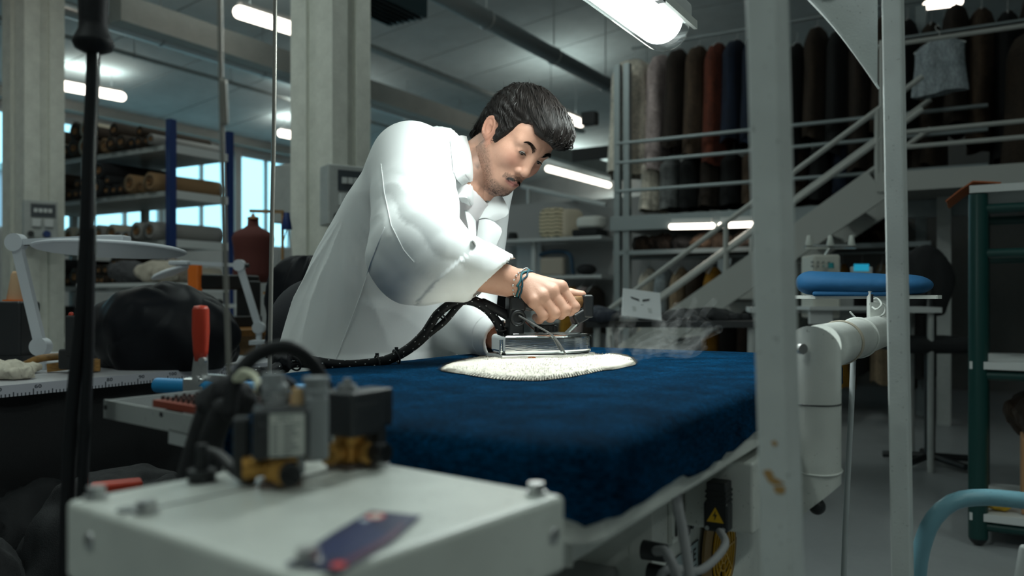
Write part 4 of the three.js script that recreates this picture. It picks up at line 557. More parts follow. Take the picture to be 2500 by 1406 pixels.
// ================================================================ the man at the table
{
  const o = thing('person', 'man in a white work coat bending to press the iron', 'person');
  // head frame: his left, up, forward
  const HC0 = V3(0.005, 1.349, -1.82), HX = V3(0.65107, -0.22994, -0.72335), HY = V3(0.62713, 0.69982, 0.34201), HZ = V3(0.42757, -0.67630, 0.59983), HS = 0.89;
  const toW = (x, y, z) => HC0.clone().addScaledVector(HX, x * HS).addScaledVector(HY, y * HS).addScaledVector(HZ, z * HS);
  const toH = (x, y, z) => { const a = x - HC0.x, b = y - HC0.y, c = z - HC0.z; return [(a * HX.x + b * HX.y + c * HX.z) / HS, (a * HY.x + b * HY.y + c * HY.z) / HS, (a * HZ.x + b * HZ.y + c * HZ.z) / HS]; };
  const v = (a) => V3(...a), cp = (a, b, ra, rb = ra) => cone(v(a), v(b), ra, rb);
  // ---- skull and face, in the head's own frame
  const cran = ell(0, 0.036, -0.014, 0.0755, 0.088, 0.098), face = ell(0, -0.022, 0.026, 0.0635, 0.078, 0.064), cheek = ell(0.040, -0.020, 0.052, 0.026, 0.028, 0.026), fore = ell(0, 0.048, 0.040, 0.062, 0.05, 0.05);
  const jaw = cp([0.056, -0.050, 0.004], [0.022, -0.100, 0.060], 0.016, 0.015), chin = ell(0, -0.100, 0.066, 0.021, 0.017, 0.017), jawmid = cp([0, -0.085, 0.03], [0, -0.085, 0.05], 0.03), brow = cp([0.013, 0.031, 0.083], [0.046, 0.028, 0.066], 0.0105, 0.010);
  const nose1 = cp([0, 0.020, 0.087], [0, -0.020, 0.100], 0.0085, 0.0096), tip = ell(0, -0.0275, 0.1010, 0.0118, 0.0100, 0.0112), ala = ell(0.0135, -0.0330, 0.0905, 0.0072, 0.0072, 0.0092), nostril = cp([0.0065, -0.0378, 0.0965], [0.0085, -0.0350, 0.089], 0.0032, 0.003), muz = ell(0, -0.066, 0.066, 0.032, 0.024, 0.028);
  const lipU = cp([0, -0.0605, 0.0945], [0.0225, -0.0655, 0.0815], 0.0048, 0.0028), lipL = cp([0, -0.0715, 0.0925], [0.020, -0.0675, 0.0815], 0.0058, 0.0026), lipU0 = ell(0, -0.0600, 0.0945, 0.007, 0.0042, 0.004), sock = ell(0.031, 0.010, 0.099, 0.019, 0.0125, 0.018), mline = cp([0, -0.0662, 0.0995], [0.024, -0.0668, 0.0865], 0.0012, 0.0009);
  const eyeC = [0.031, 0.0100, 0.0715], er = 0.0132;
  const ear = (x0, y0, z0) => { const q = 0.78, x = (x0 + 0.0745) / q - 0.0745, y = (y0 + 0.006) / q - 0.006, z = (z0 + 0.010) / q - 0.010; // right ear, in head units; plate with a rolled rim and a hollow
    const ex = x + 0.0775 - (z + 0.016) * 0.42, ey = y + 0.004, ez = z + 0.016 + ey * 0.22; const e = ell(0, 0, 0, 0.0062, 0.0325, 0.0195)(ex, ey, ez + 0 * ex), k = Math.hypot(ey / 0.0285, (ez + 0.002) / 0.0165);
    const up = ey > -0.02 ? 1 : Math.max(0, 1 + (ey + 0.02) / 0.012), rim = Math.hypot((k - 1) * 0.016, ex + 0.004) - 0.0042 - (1 - up) * 0.0008, hollow = ell(-0.0070, -0.004, 0.003, 0.0080, 0.0135, 0.0100)(ex, ey, ez), scap = Math.hypot((k - 0.72) * 0.016, ex + 0.0066) - 0.0024;
    let d = smin(e, rim, 0.005); d = smax(d, -hollow, 0.003); d = smax(d, -scap, 0.003); return smin(d, ell(0, -0.029, 0.003, 0.005, 0.008, 0.0075)(ex, ey, ez), 0.006) * q; };
  const headF = (x, y, z) => {
    const ax = Math.abs(x); let d = smin(cran(x, y, z), face(x, y, z), 0.03); d = smin(d, fore(x, y, z), 0.02); d = smin(d, cheek(ax, y, z), 0.022); d = smin(d, jaw(ax, y, z), 0.026); d = smin(d, jawmid(x, y, z), 0.03); d = smin(d, chin(x, y, z), 0.018); d = smin(d, muz(x, y, z), 0.02);
    if (z > 0.03) { d = smin(d, brow(ax, y, z), 0.014); d = smax(d, -sock(ax, y, z), 0.014);
      // lids lowered over the eyeball
      const lx = ax - eyeC[0], ly = y - eyeC[1], lz = z - eyeC[2], ball = Math.hypot(lx, ly, lz) - er - 0.0016, lidU = smax(ball, -(ly - 0.0022 + lx * lx * 24), 0.0010), lidL = smax(ball + 0.0003, (ly + 0.0070 - lx * lx * 20), 0.0010); d = smin(d, lidU, 0.006); d = smin(d, lidL, 0.006);
      d = smin(d, nose1(x, y, z), 0.016); d = smin(d, tip(x, y, z), 0.008); d = smin(d, ala(ax, y, z), 0.005); d = smax(d, -nostril(ax, y, z), 0.002); d = smin(d, lipU(ax, y, z), 0.006); d = smin(d, lipL(ax, y, z), 0.006); d = smin(d, lipU0(x, y, z), 0.004); d = smax(d, -mline(ax, y, z), 0.0016); }
    if (Math.abs(z + 0.012) < 0.06 && Math.abs(y) < 0.06) d = smin(d, ear(-ax, y, z), 0.005);
    return d; };
  const RV = V3(-0.511, 0, 0.859), FV = V3(0.859, 0, 0.511);
  const neckB = V3(-0.118, 1.262, -1.862), neckT = toW(0, -0.045, -0.032), neck = cone(neckB, neckT, 0.060, 0.052), throat = cone(V3(-0.072, 1.235, -1.845), toW(0, -0.085, 0.012), 0.034, 0.026), chest = cone(V3(-0.30, 1.05, -1.95), V3(-0.15, 1.24, -1.865), 0.115, 0.10), lapB = cone(V3(-0.433, 0.9, -2.02), V3(-0.30, 1.05, -1.95), 0.125, 0.115);
  // ---- arms
  const shR = V3(-0.228, 1.275, -1.70), elR = V3(-0.168, 1.078, -1.45), wrR = P(1272, 696, 1.603), shL = V3(-0.075, 1.285, -1.99), elL = V3(-0.12, 0.955, -1.93), wrL = V3(-0.035, 0.918, -1.735);
  const hAx = V3(Math.cos(0.30), 0, -Math.sin(0.30)), nV = V3(Math.sin(0.30), 0, Math.cos(0.30)), hC = ironC.clone().add(V3(0.022 * hAx.x, 0.106, 0.022 * hAx.z)), hp = (s, n, y) => hC.clone().addScaledVector(hAx, s).addScaledVector(nV, n).add(V3(0, y, 0));
  const fing = [[0.003, 0.024, 0.030, 0.026, 0.037, -0.007, 1.0], [-0.018, 0.029, 0.021, 0.005, 0.041, -0.013, 1.04], [-0.038, 0.031, 0.012, -0.016, 0.040, -0.019, 1.0], [-0.054, 0.030, 0.003, -0.037, 0.035, -0.023, 0.88]];
  const hand = []; // [distance, blend]
  const mcps = []; for (const [sm, n1, y1, s, n2, y2, k] of fing) { const m = hp(sm, n1, y1), p = hp(s, n2, y2), d = hp(s - 0.002, n2 - 0.019, y2 - 0.0085), t = hp(s - 0.004, n2 - 0.036, y2 - 0.004); mcps.push(m); hand.push([(() => { const a = cone(m, p, 0.0112 * k, 0.0105 * k), b = cone(p, d, 0.0104 * k, 0.0094 * k), c = cone(d, t, 0.0094 * k, 0.0082 * k), kn = cone(m, m, 0.0122 * k, 0.0122 * k); return (x, y, z) => smin(smin(smin(a(x, y, z), b(x, y, z), 0.004), c(x, y, z), 0.004), Math.hypot(x - m.x, y - m.y, z - m.z) - 0.0128 * k, 0.005); })(), 0.0018, s]); }
  const palmBits = mcps.map((m, i) => cone(wrR.clone().lerp(m, 0.12), m.clone().lerp(wrR, 0.08), 0.0235 - i * 0.001, 0.0125)), palmLow = cone(wrR.clone().add(V3(0.01, -0.012, -0.004)), hp(-0.035, 0.004, 0.006), 0.024, 0.018), thumb1 = cone(wrR.clone().add(V3(0.02, -0.004, -0.022)), hp(0.0, -0.021, 0.016), 0.018, 0.0135), thumb2 = cone(hp(0.0, -0.021, 0.016), hp(0.036, -0.013, 0.019), 0.0125, 0.0105), thumb3 = cone(hp(0.036, -0.013, 0.019), hp(0.058, -0.004, 0.017), 0.0105, 0.0085);
  const foreR = cone(elR, wrR, 0.044, 0.0285), tendon = mcps.map((m) => cone(wrR.clone().add(V3(0, 0.008, 0.006)), m.clone().add(V3(0, 0.004, 0.002)), 0.0205, 0.0105));
  const handF = (x, y, z) => { let d = smin(foreR(x, y, z), palmLow(x, y, z), 0.02); for (const p of palmBits) d = smin(d, p(x, y, z), 0.012); for (const p of tendon) d = smin(d, p(x, y, z), 0.006); let f = 1e3; for (const [g] of hand) f = smin(f, g(x, y, z), 0.0016); d = smin(d, f, 0.008); let t = smin(thumb1(x, y, z), thumb2(x, y, z), 0.008); t = smin(t, thumb3(x, y, z), 0.005); return smin(d, t, 0.010); };
  // left hand flat on the felt
  const lw = wrL, lf = V3(0.83, 0, 0.55).normalize(), ls = V3(-0.55, 0, 0.83).normalize(), lp = (f, s, y) => V3(lw.x, TOP + y, lw.z).addScaledVector(lf, f).addScaledVector(ls, s), LF = [-0.03, -0.010, 0.010, 0.029].map((s, i) => [lp(0.075 - Math.abs(i - 1.4) * 0.004, s, 0.026), lp(0.108 - Math.abs(i - 1.4) * 0.006, s * 1.15, 0.024), lp(0.150 - Math.abs(i - 1.4) * 0.011, s * 1.25, 0.017)]);
  const lparts = [cone(elL, lw, 0.044, 0.028), ...LF.map(([a]) => cone(lw, a, 0.021, 0.0125)), cone(lp(0.015, 0.02, 0.028), lp(0.065, 0.055, 0.020), 0.015, 0.0105), cone(lp(0.065, 0.055, 0.020), lp(0.095, 0.062, 0.016), 0.0105, 0.0085)], lfing = LF.flatMap(([a, b, c]) => [cone(a, b, 0.0108, 0.0098), cone(b, c, 0.0098, 0.0082)]);
  const leftF = (x, y, z) => { let d = 1e3; for (const p of lparts) d = smin(d, p(x, y, z), 0.012); let f = 1e3; for (const p of lfing) f = smin(f, p(x, y, z), 0.002); return smin(d, f, 0.006); };
  const headW = (x, y, z) => { const q = toH(x, y, z); let d = headF(...q) * HS; d = smin(d, neck(x, y, z), 0.018); return smin(d, throat(x, y, z), 0.02); };
  const torsoF = (x, y, z) => smin(smin(chest(x, y, z), lapB(x, y, z), 0.05), neck(x, y, z), 0.04);
  // ---- skin colours: base, lips, ear and nose warmth, stubble
  const skin = (x, y, z) => { const [a, b, c] = toH(x, y, z), ax = Math.abs(a), n = fbm(x * 220, y * 220, z * 220), n2 = vnoise(x * 900, y * 900, z * 900); let k = [0.56, 0.305, 0.215]; const mix = (t, w) => { k = k.map((q, i) => q + (t[i] - q) * Math.max(0, Math.min(1, w))); }; mix([0.50, 0.24, 0.165], (n - 0.45) * 1.2);
    if (Math.hypot(a, b, c) < 0.16) { const cheekW = Math.exp(-(((ax - 0.042) / 0.02) ** 2 + ((b + 0.02) / 0.02) ** 2)); mix([0.58, 0.235, 0.17], c > 0.03 ? cheekW * 0.5 : 0); const earW = ax > 0.066 && Math.abs(c + 0.015) < 0.03 && Math.abs(b) < 0.045 ? 0.5 : 0; mix([0.60, 0.25, 0.17], earW);
      const lip = c > 0.07 && ax < 0.026 && b < -0.056 && b > -0.079 ? Math.min(1, (0.026 - ax) / 0.006) * (1 - Math.abs((b + 0.0672) / (0.0122 - ax * 0.22)) ** 4) : 0; if (lip > 0) mix([0.44, 0.17, 0.14], lip);
      // beard shadow: jaw, chin and upper lip
      const jl = -0.058 + (c - 0.0) * -0.35, inJaw = c > -0.02 && b < -0.012 && b > -0.125 ? Math.max(0, Math.min(1, (jl - b + 0.012 + (ax - 0.05) * 0.9) / 0.02)) : 0, mou = c > 0.074 && ax < 0.033 && b < -0.046 + ax * -0.25 && b > -0.0625 - ax * 0.2 ? 1 : 0, ch = c > 0.05 && b < -0.083 && ax < 0.04 ? Math.min(1, (-0.083 - b) / 0.01) : 0; const st = Math.max(inJaw * 0.7, mou * 0.85, ch * 0.85) * (lip > 0.2 ? 0 : 1); if (b > -0.13 && st > 0) mix([0.075, 0.045, 0.035], st * (0.25 + 0.95 * n2)); }
    return k; };
  const box3 = (c, r) => [V3(c.x - r, c.y - r, c.z - r), V3(c.x + r, c.y + r, c.z + r)];
  const M_skin = new THREE.MeshPhysicalMaterial({ vertexColors: true, roughness: 0.52, side: THREE.DoubleSide, bumpMap: TX.grain, bumpScale: 0.00025 });
  const gHead = net(headW, V3(-0.19, 1.215, -1.97), V3(0.13, 1.50, -1.68), 0.0026), gHand = net((x, y, z) => smax(handF(x, y, z), -(x + 0.075), 0.002), V3(-0.09, 0.93, -1.70), V3(0.16, 1.08, -1.48), 0.0024), gLeft = net((x, y, z) => leftF(x, y, z), V3(-0.16, 0.86, -1.98), V3(0.13, 1.02, -1.58), 0.004);
  const gArm = net(smoothArms, V3(-0.33, 0.9, -2.06), V3(0.03, 1.36, -1.38), 0.012), gTorso = net(torsoF, V3(-0.62, 0.72, -2.2), V3(0.02, 1.36, -1.7), 0.014);
  function smoothArms(x, y, z) { return Math.min(cone(shR, elR, 0.052, 0.044)(x, y, z), foreR(x, y, z), cone(shL, elL, 0.052, 0.044)(x, y, z)); }
  const body = part(o, 'body', [gHead, gHand, gLeft, gArm, gTorso].map((g) => tint(g.toNonIndexed(), skin)), M_skin);
  // ---- eyes
  for (const s of [-1, 1]) { const c = toW(s * eyeC[0], eyeC[1], eyeC[2]), e = part(o, 'eye', sph(er * HS, 0, 0, 0, 24, 18).translate(c.x, c.y, c.z), mat([0.72, 0.68, 0.64], 0.15)); const gz = toW(s * eyeC[0], eyeC[1] - 0.0080, eyeC[2] + 0.0098).sub(c).normalize(), ir = along(new THREE.SphereGeometry(er * HS + 0.0004, 20, 10, 0, Math.PI * 2, 0, 0.48), c.clone(), c.clone().addScaledVector(gz, 1e-4)); part(e, 'iris', ir, mat([0.02, 0.012, 0.008], 0.12)); }
  // ---- hair
  const lerp = THREE.MathUtils.lerp, hl = (x, z) => { const t = (a, b) => Math.max(0, Math.min(1, (z - a) / (b - a))); if (z > 0.045) return lerp(0.058, 0.082 - Math.abs(x) * 0.15, t(0.045, 0.07)); if (z > 0.026) return lerp(-0.022, 0.058, t(0.026, 0.050) ** 1.2); if (z > 0.004) return lerp(0.016, -0.022, t(0.004, 0.012)); if (z > -0.034) return lerp(-0.004, 0.016, t(-0.034, -0.014)); return lerp(-0.085, -0.004, Math.max(0, Math.min(1, (z + 0.07) / 0.036))); };
  const capF = ell(0, 0.043, -0.016, 0.0835, 0.0985, 0.109), topF = ell(0.004, 0.088, 0.028, 0.068, 0.054, 0.082), frF = ell(0.012, 0.090, 0.082, 0.054, 0.034, 0.040), napF = ell(0, -0.035, -0.080, 0.055, 0.055, 0.030), burn = ell(0.0640, 0.012, 0.022, 0.0125, 0.050, 0.026);
  const hairF = (x, y, z) => { let d = smin(capF(x, y, z), topF(x, y, z), 0.02); d = smin(d, frF(x, y, z), 0.022); d = smin(d, napF(x, y, z), 0.03); const ax = Math.abs(x); d = smin(d, burn(ax, y, z), 0.014); const fl = Math.atan2(x, y - 0.03); d += 0.0016 * Math.sin(fl * 26 + 9 * fbm(z * 22, fl * 2, 1)) * (0.4 + fbm(x * 30, y * 30, z * 30)) + 0.009 * (fbm(x * 22, y * 22, z * 12) - 0.5); const fq = Math.max(0, Math.min(1, (z - 0.052) / 0.030)), line = lerp(hl(x, Math.min(z, 0.052)), 0.064 - (x > 0 ? x * 0.25 : -x * 0.05), fq * fq * (3 - 2 * fq)) + 0.012 * Math.sin(Math.PI * fq); return smax(d, line - y + 0.004 * (vnoise(x * 300, 1, z * 300) - 0.5), 0.010); };
  const hairW = (x, y, z) => hairF(...toH(x, y, z)) * HS;
  const gHair = net(hairW, V3(-0.16, 1.21, -2.0), V3(0.16, 1.52, -1.62), 0.0032), M_hair = mat([0.011, 0.0085, 0.0075], 0.5, { specularIntensity: 0.45 }), hair = part(o, 'hair', gHair, M_hair, 'short dark brown hair swept forward');
  { // locks lying on the hair, tapering to points
    const r = rng(21), K = [0.005, 0.125, -0.055], pos = [], p = gHair.attributes.position, n = gHair.attributes.normal;
    const strand = (pts, w) => { for (let k = 0; k < pts.length - 1; k++) { const a = pts[k], b = pts[k + 1], t = b.clone().sub(a), s = t.clone().cross(a.clone().sub(HC0)).normalize(), w0 = w * (1 - k / (pts.length - 1)), w1 = w * (1 - (k + 1) / (pts.length - 1)), up = s.clone().cross(t).normalize(); const q = [a.clone().addScaledVector(s, w0), a.clone().addScaledVector(up, w0 * 0.7), a.clone().addScaledVector(s, -w0)], e = [b.clone().addScaledVector(s, w1), b.clone().addScaledVector(up, w1 * 0.7), b.clone().addScaledVector(s, -w1)]; for (const [i, j] of [[0, 1], [1, 2], [2, 0]]) for (const c of [q[i], q[j], e[i], q[j], e[j], e[i]]) pos.push(c.x, c.y, c.z); } };
    for (let s = 0; s < 7000; s++) { const i = Math.floor(r() * p.count); let q = V3(p.getX(i), p.getY(i), p.getZ(i)); const [a, b, c] = toH(q.x, q.y, q.z); if (b < (c > 0.075 ? 0.070 : hl(a, c)) + 0.010) continue; if (c > 0.03 && c < 0.08 && b < 0.088) continue; if (Math.abs(a) > 0.06 && Math.abs(c + 0.012) < 0.03 && b < 0.04) continue; const pts = [], len = 0.018 + 0.028 * r(), st = len / 6, jx = (r() - 0.5) * 0.5, lift = (r() < 0.14 ? 0.9 : 0.16) * r();
      for (let k = 0; k < 7; k++) { const [x, y, z] = toH(q.x, q.y, q.z); const h = 0.0015, g = [hairF(x + h, y, z) - hairF(x - h, y, z), hairF(x, y + h, z) - hairF(x, y - h, z), hairF(x, y, z + h) - hairF(x, y, z - h)], gl = Math.hypot(...g) || 1, N = g.map((w) => w / gl); let D = [x - K[0] + jx * 0.05 - (z > 0 ? 0.02 : 0), y - K[1], z - K[2] + 0.05]; const dn = D[0] * N[0] + D[1] * N[1] + D[2] * N[2]; D = D.map((w, m) => w - dn * N[m]); const dl = Math.hypot(...D) || 1; const d0 = hairF(x, y, z), off = 0.0012 + lift * 0.01 * k / 6; pts.push(toW(x + N[0] * (off - d0), y + N[1] * (off - d0), z + N[2] * (off - d0))); q = toW(x + D[0] / dl * st / HS, y + D[1] / dl * st / HS, z + D[2] / dl * st / HS); }
      strand(pts, 0.00042 + 0.0003 * r()); }
    for (let s = 0; s < 420; s++) { const i = Math.floor(r() * p.count); let q = V3(p.getX(i), p.getY(i), p.getZ(i)); const [a, b, c] = toH(q.x, q.y, q.z); if (b < (c > 0.02 ? 0.088 : hl(a, c) + 0.03) || (Math.abs(a) > 0.06 && b < 0.045)) continue; const pts = [], st = (0.030 + 0.025 * r()) / 7, jx = (r() - 0.5) * 1.2, lf = 0.2 + 0.8 * r(); for (let k = 0; k < 8; k++) { const [x, y, z] = toH(q.x, q.y, q.z), h = 0.0015, g = [hairF(x + h, y, z) - hairF(x - h, y, z), hairF(x, y + h, z) - hairF(x, y - h, z), hairF(x, y, z + h) - hairF(x, y, z - h)], gl = Math.hypot(...g) || 1, N = g.map((w) => w / gl); let D = [x - K[0] + jx * 0.05 - (z > 0 ? 0.02 : 0), y - K[1], z - K[2] + 0.05]; const dn = D[0] * N[0] + D[1] * N[1] + D[2] * N[2]; D = D.map((w, m) => w - dn * N[m]); const dl = Math.hypot(...D) || 1, off = 0.0005 + lf * 0.0055 * Math.sin(Math.PI * Math.min(1, k / 6)) - hairF(x, y, z); pts.push(toW(x + N[0] * off, y + N[1] * off, z + N[2] * off)); q = toW(x + D[0] / dl * st / HS, y + D[1] / dl * st / HS, z + D[2] / dl * st / HS); } strand(pts, 0.0016 + 0.0012 * r()); }
    // loose hairs standing off the outline
    for (let s = 0; s < 420; s++) { const i = Math.floor(r() * p.count), q = V3(p.getX(i), p.getY(i), p.getZ(i)), N = V3(n.getX(i), n.getY(i), n.getZ(i)), [a, b, c] = toH(q.x, q.y, q.z); if (c > 0.05 && b < 0.07) continue; const back = c < -0.05 ? 1.6 : 1, d = N.clone().addScaledVector(V3(r() - 0.5, r() - 0.5, r() - 0.5), 1.4).addScaledVector(HY, c < -0.04 ? -0.6 : 0).normalize(), L = (0.004 + 0.010 * r()) * back; strand([q, q.clone().addScaledVector(d, L * 0.5), q.clone().addScaledVector(d, L).addScaledVector(N, L * 0.2)], 0.0003); }
    for (let k = 0; k < 14; k++) { const b = toW(-0.02 + 0.02 * r(), 0.132, -0.03 + 0.02 * r()); strand([b, b.clone().add(V3(-0.006 - 0.004 * r(), 0.012, 0.002)), b.clone().add(V3(-0.022 - 0.012 * r(), 0.020 + 0.006 * r(), 0.003))], 0.0006); }
    const g = new THREE.BufferGeometry(); g.setAttribute('position', new THREE.Float32BufferAttribute(pos, 3)); g.computeVertexNormals(); part(hair, 'strands', g, M_hair).userData.kind = 'stuff';
  }
  { // brows, moustache and beard bristles
    const r = rng(31), bristle = (base, dir, L, w) => { const s = dir.clone().cross(HY).normalize().multiplyScalar(w), u = dir.clone().cross(s).normalize().multiplyScalar(w), e = base.clone().addScaledVector(dir, L), out = []; for (const [a, b] of [[s, u], [u, s.clone().negate()], [s.clone().negate(), s]]) for (const c of [base.clone().add(a), base.clone().add(b), e]) out.push(c.x, c.y, c.z); return out; };
    const onFace = (x, y, z) => { let q = [x, y, z]; for (let k = 0; k < 6; k++) { const d = headF(...q), h = 0.001, g = [headF(q[0] + h, q[1], q[2]) - headF(q[0] - h, q[1], q[2]), headF(q[0], q[1] + h, q[2]) - headF(q[0], q[1] - h, q[2]), headF(q[0], q[1], q[2] + h) - headF(q[0], q[1], q[2] - h)], l = Math.hypot(...g) || 1; q = q.map((c, i) => c - d * g[i] / l); } return q; };
    const dirW = (x, y, z) => HX.clone().multiplyScalar(x).addScaledVector(HY, y).addScaledVector(HZ, z).normalize();
    const geo = (pos) => { const g = new THREE.BufferGeometry(); g.setAttribute('position', new THREE.Float32BufferAttribute(pos, 3)); g.computeVertexNormals(); return g; };
    for (const s of [-1, 1]) { const pos = []; for (let k = 0; k < 460; k++) { const t = r(), x = 0.012 + 0.040 * t, y = 0.029 + 0.010 * Math.sin(Math.min(1, t * 1.25) * 1.7) - (t > 0.8 ? (t - 0.8) * 0.02 : 0) + (r() - 0.5) * 0.011 * (1 - t * 0.55), q = onFace(s * x, y, 0.09), d = dirW(s * (0.8 + 0.2 * t), 0.55 - 0.8 * t + (r() - 0.5) * 0.4, 0.25); pos.push(...bristle(toW(...q), d, 0.006 + 0.003 * r(), 0.00028)); } part(o, 'eyebrow', geo(pos), M_hair).userData.kind = 'stuff'; }
    { const pos = []; for (let k = 0; k < 480; k++) { const t = (r() - 0.5) * 2, x = t * 0.030, y = -0.0510 - Math.abs(t) ** 1.5 * 0.012 + (r() - 0.5) * 0.0065, q = onFace(x, y, 0.1), d = dirW(t * 0.9, -0.85, 0.35); if (Math.abs(t) < 0.08 && r() < 0.6) continue; pos.push(...bristle(toW(...q), d, 0.0036 + 0.0022 * r(), 0.00035)); } part(o, 'moustache', geo(pos), M_hair, 'short dark moustache').userData.kind = 'stuff'; }
    { const pos = []; for (let k = 0; k < 1700; k++) { const t = r() * 2 - 1, s = Math.sign(t), a = Math.abs(t), x = s * (0.004 + 0.058 * Math.min(1, a * 1.15)), y = -0.112 + 0.075 * Math.max(0, a - 0.35) / 0.65 + (r() - 0.45) * (a < 0.3 ? 0.022 : 0.030), z = 0.075 - 0.075 * Math.max(0, a - 0.2) / 0.8, q = onFace(x, y, z), d = dirW(s * 0.15, -0.8, 0.55); if (a > 0.5 && r() < 0.35) continue; pos.push(...bristle(toW(...q), d, 0.0012 + 0.0014 * r(), 0.0002)); } part(o, 'beard', geo(pos), M_hair, 'short stubble beard along the jaw').userData.kind = 'stuff'; }
    { const pos = []; for (const s of [-1, 1]) for (let k = 0; k < 60; k++) { const t = k / 59 * 2 - 1, b = toW(s * eyeC[0] + t * 0.0115, eyeC[1] + 0.0012 - t * t * 0.0028, eyeC[2] + Math.sqrt(Math.max(0, (er + 0.0016) ** 2 - (t * 0.0115) ** 2 - 0.000012))); pos.push(...bristle(b, dirW(t * 0.5, -0.55, 0.7), 0.0055, 0.00035)); } part(o, 'eyelashes', geo(pos), M_hair).userData.kind = 'stuff'; }
  }
  // ---- the coat
  const sec = [[0.48, -0.365, -1.985, 0.275, 0.20], [0.70, -0.355, -1.980, 0.255, 0.185], [0.88, -0.340, -1.970, 0.235, 0.170], [1.0, -0.308, -1.950, 0.226, 0.160], [1.12, -0.255, -1.92, 0.216, 0.148], [1.22, -0.203, -1.885, 0.206, 0.136], [1.285, -0.168, -1.862, 0.188, 0.118], [1.335, -0.146, -1.852, 0.140, 0.092], [1.368, -0.142, -1.848, 0.085, 0.062], [1.385, -0.142, -1.847, 0.03, 0.02]];
  const at_ = (y) => { y = Math.max(0.48, Math.min(1.385, y)); let i = 0; while (i < sec.length - 2 && y > sec[i + 1][0]) i++; const a = sec[i], b = sec[i + 1], t = (y - a[0]) / (b[0] - a[0]); return [1, 2, 3, 4].map((k) => a[k] + (b[k] - a[k]) * t); };
  const cuffR = P(1206, 680, 1.565), slR1 = cone(shR.clone().add(V3(0.02, 0.005, -0.02)), elR, 0.088, 0.078), slR2 = cone(elR, P(1234, 684, 1.58), 0.079, 0.046), axR = wrR.clone().sub(elR).normalize(), cuffL = wrL.clone().lerp(elL, -0.22), slL1 = cone(shL, elL, 0.082, 0.072), slL2 = cone(elL, cuffL, 0.070, 0.046), axL = cuffL.clone().sub(elL).normalize(), inR = cone(P(1234, 684, 1.58).addScaledVector(axR, -0.09), P(1234, 684, 1.58).addScaledVector(axR, 0.05), 0.047, 0.043), inL = cone(cuffL.clone().addScaledVector(axL, -0.04), cuffL.clone().addScaledVector(axL, 0.06), 0.038, 0.040);
  const uaR = elR.clone().sub(shR).normalize();
  const torsoC = (x, y, z) => { const [cx, cz, a, b] = at_(y), dx = x - cx, dz = z - cz, s = (dx * RV.x + dz * RV.z) / a, t = (dx * FV.x + dz * FV.z) / b, q = (Math.abs(s) ** 2.3 + Math.abs(t) ** 2.3) ** (1 / 2.3), ph = Math.atan2(t, s), low = Math.max(0, Math.min(1, (1.16 - y) / 0.5)); let d = (q - 1) * Math.min(a, b) * 0.92; d -= low * (0.006 * Math.sin(ph * 5 + 1.2 + 3 * (y - 1) * Math.sin(ph * 2)) * (0.5 + vnoise(ph * 2, y * 3, 4)) + 0.0015 * Math.sin(ph * 13 + 4 * vnoise(y * 4, ph, 1))); const ff = dx * FV.x + dz * FV.z, an = Math.atan2(ff + 0.03, Math.max(0.02, 1.20 - y)), away = Math.max(0, Math.min(1, (1.17 - y) / 0.12)), rr = (k) => { const q = Math.abs(k - Math.round(k)) * 2; return (1 - q) * (1 - q); }; d -= away * 0.005 * rr(an * 2.6 + 0.9 * vnoise(x * 6, y * 3, z * 6)) * (0.3 + vnoise(an * 3, y * 2, 8)) + 0.0022 * rr(an * 5.5 + 2.1 * vnoise(x * 5, y * 3, z * 5)) * away * vnoise(x * 8, y * 3, z * 8); d -= 0.009 * (fbm(x * 8, y * 5, z * 8, 2) - 0.37); d = Math.max(d, 0.5 - y); return y > 1.385 ? Math.max(d, (y - 1.385)) + 0.01 : d; };
  const sleeve = (x, y, z, s1, s2, el, ax, cu, inn, ua, sh) => {
    const px = x - el.x, py = y - el.y, pz = z - el.z, tf = px * ax.x + py * ax.y + pz * ax.z, tu = ua ? -(px * ua.x + py * ua.y + pz * ua.z) : 0; const de = Math.hypot(px, py, pz);
    let d = smin(s1(x, y, z), s2(x, y, z), 0.03); const e = Math.exp(-((de / 0.13) ** 2)); // folds gather round the elbow and run across the sleeve
    const w = fbm(x * 9 + 3, y * 9, z * 9, 2) - 0.37; const rg = (t) => { const q = Math.abs(t - Math.round(t)) * 2; return 1 - q; }; d -= 0.0085 * e * rg((y * 0.75 + x * 0.65) * 13 + 2.2 * w) * (0.2 + 1.1 * vnoise(x * 12, y * 12, z * 12)) + 0.009 * w + 0.004 * rg((x * 0.55 - y * 0.9) * 9 + 1.6 * w) * vnoise(x * 7, y * 7, z * 7); const cn = ua ? [0.70, -0.71, 0.05] : [ax.x, ax.y, ax.z], over = (x - cu.x) * cn[0] + (y - cu.y) * cn[1] + (z - cu.z) * cn[2]; d -= over > -0.05 ? 0.0025 : 0; d = smax(d, over, 0.004); return over > -0.06 ? smax(d, -inn(x, y, z), 0.003) : d; };
  const coatF = (x, y, z) => { const t = torsoC(x, y, z), r = sleeve(x, y, z, slR1, slR2, elR, axR, cuffR, inR, uaR, shR), l = sleeve(x, y, z, slL1, slL2, elL, axL, cuffL, inL); let d = smin(t, r, 0.035); d = smin(d, l, 0.03); d = smax(d, -(Math.hypot(x - neckB.x - 0.02, (y - 1.36), z - neckB.z - 0.01) - 0.072), 0.008);
    // open neck: a wedge down the front
    const [cx, cz] = at_(y), dx = x - cx, dz = z - cz, s = dx * RV.x + dz * RV.z, f = dx * FV.x + dz * FV.z, w = 0.055 * Math.max(0, Math.min(1, (y - 1.10) / 0.16)); if (f > 0 && w > 0) d = smax(d, -Math.max(Math.abs(s) - w, (at_(y)[3] - 0.03) - f), 0.004); return d; };
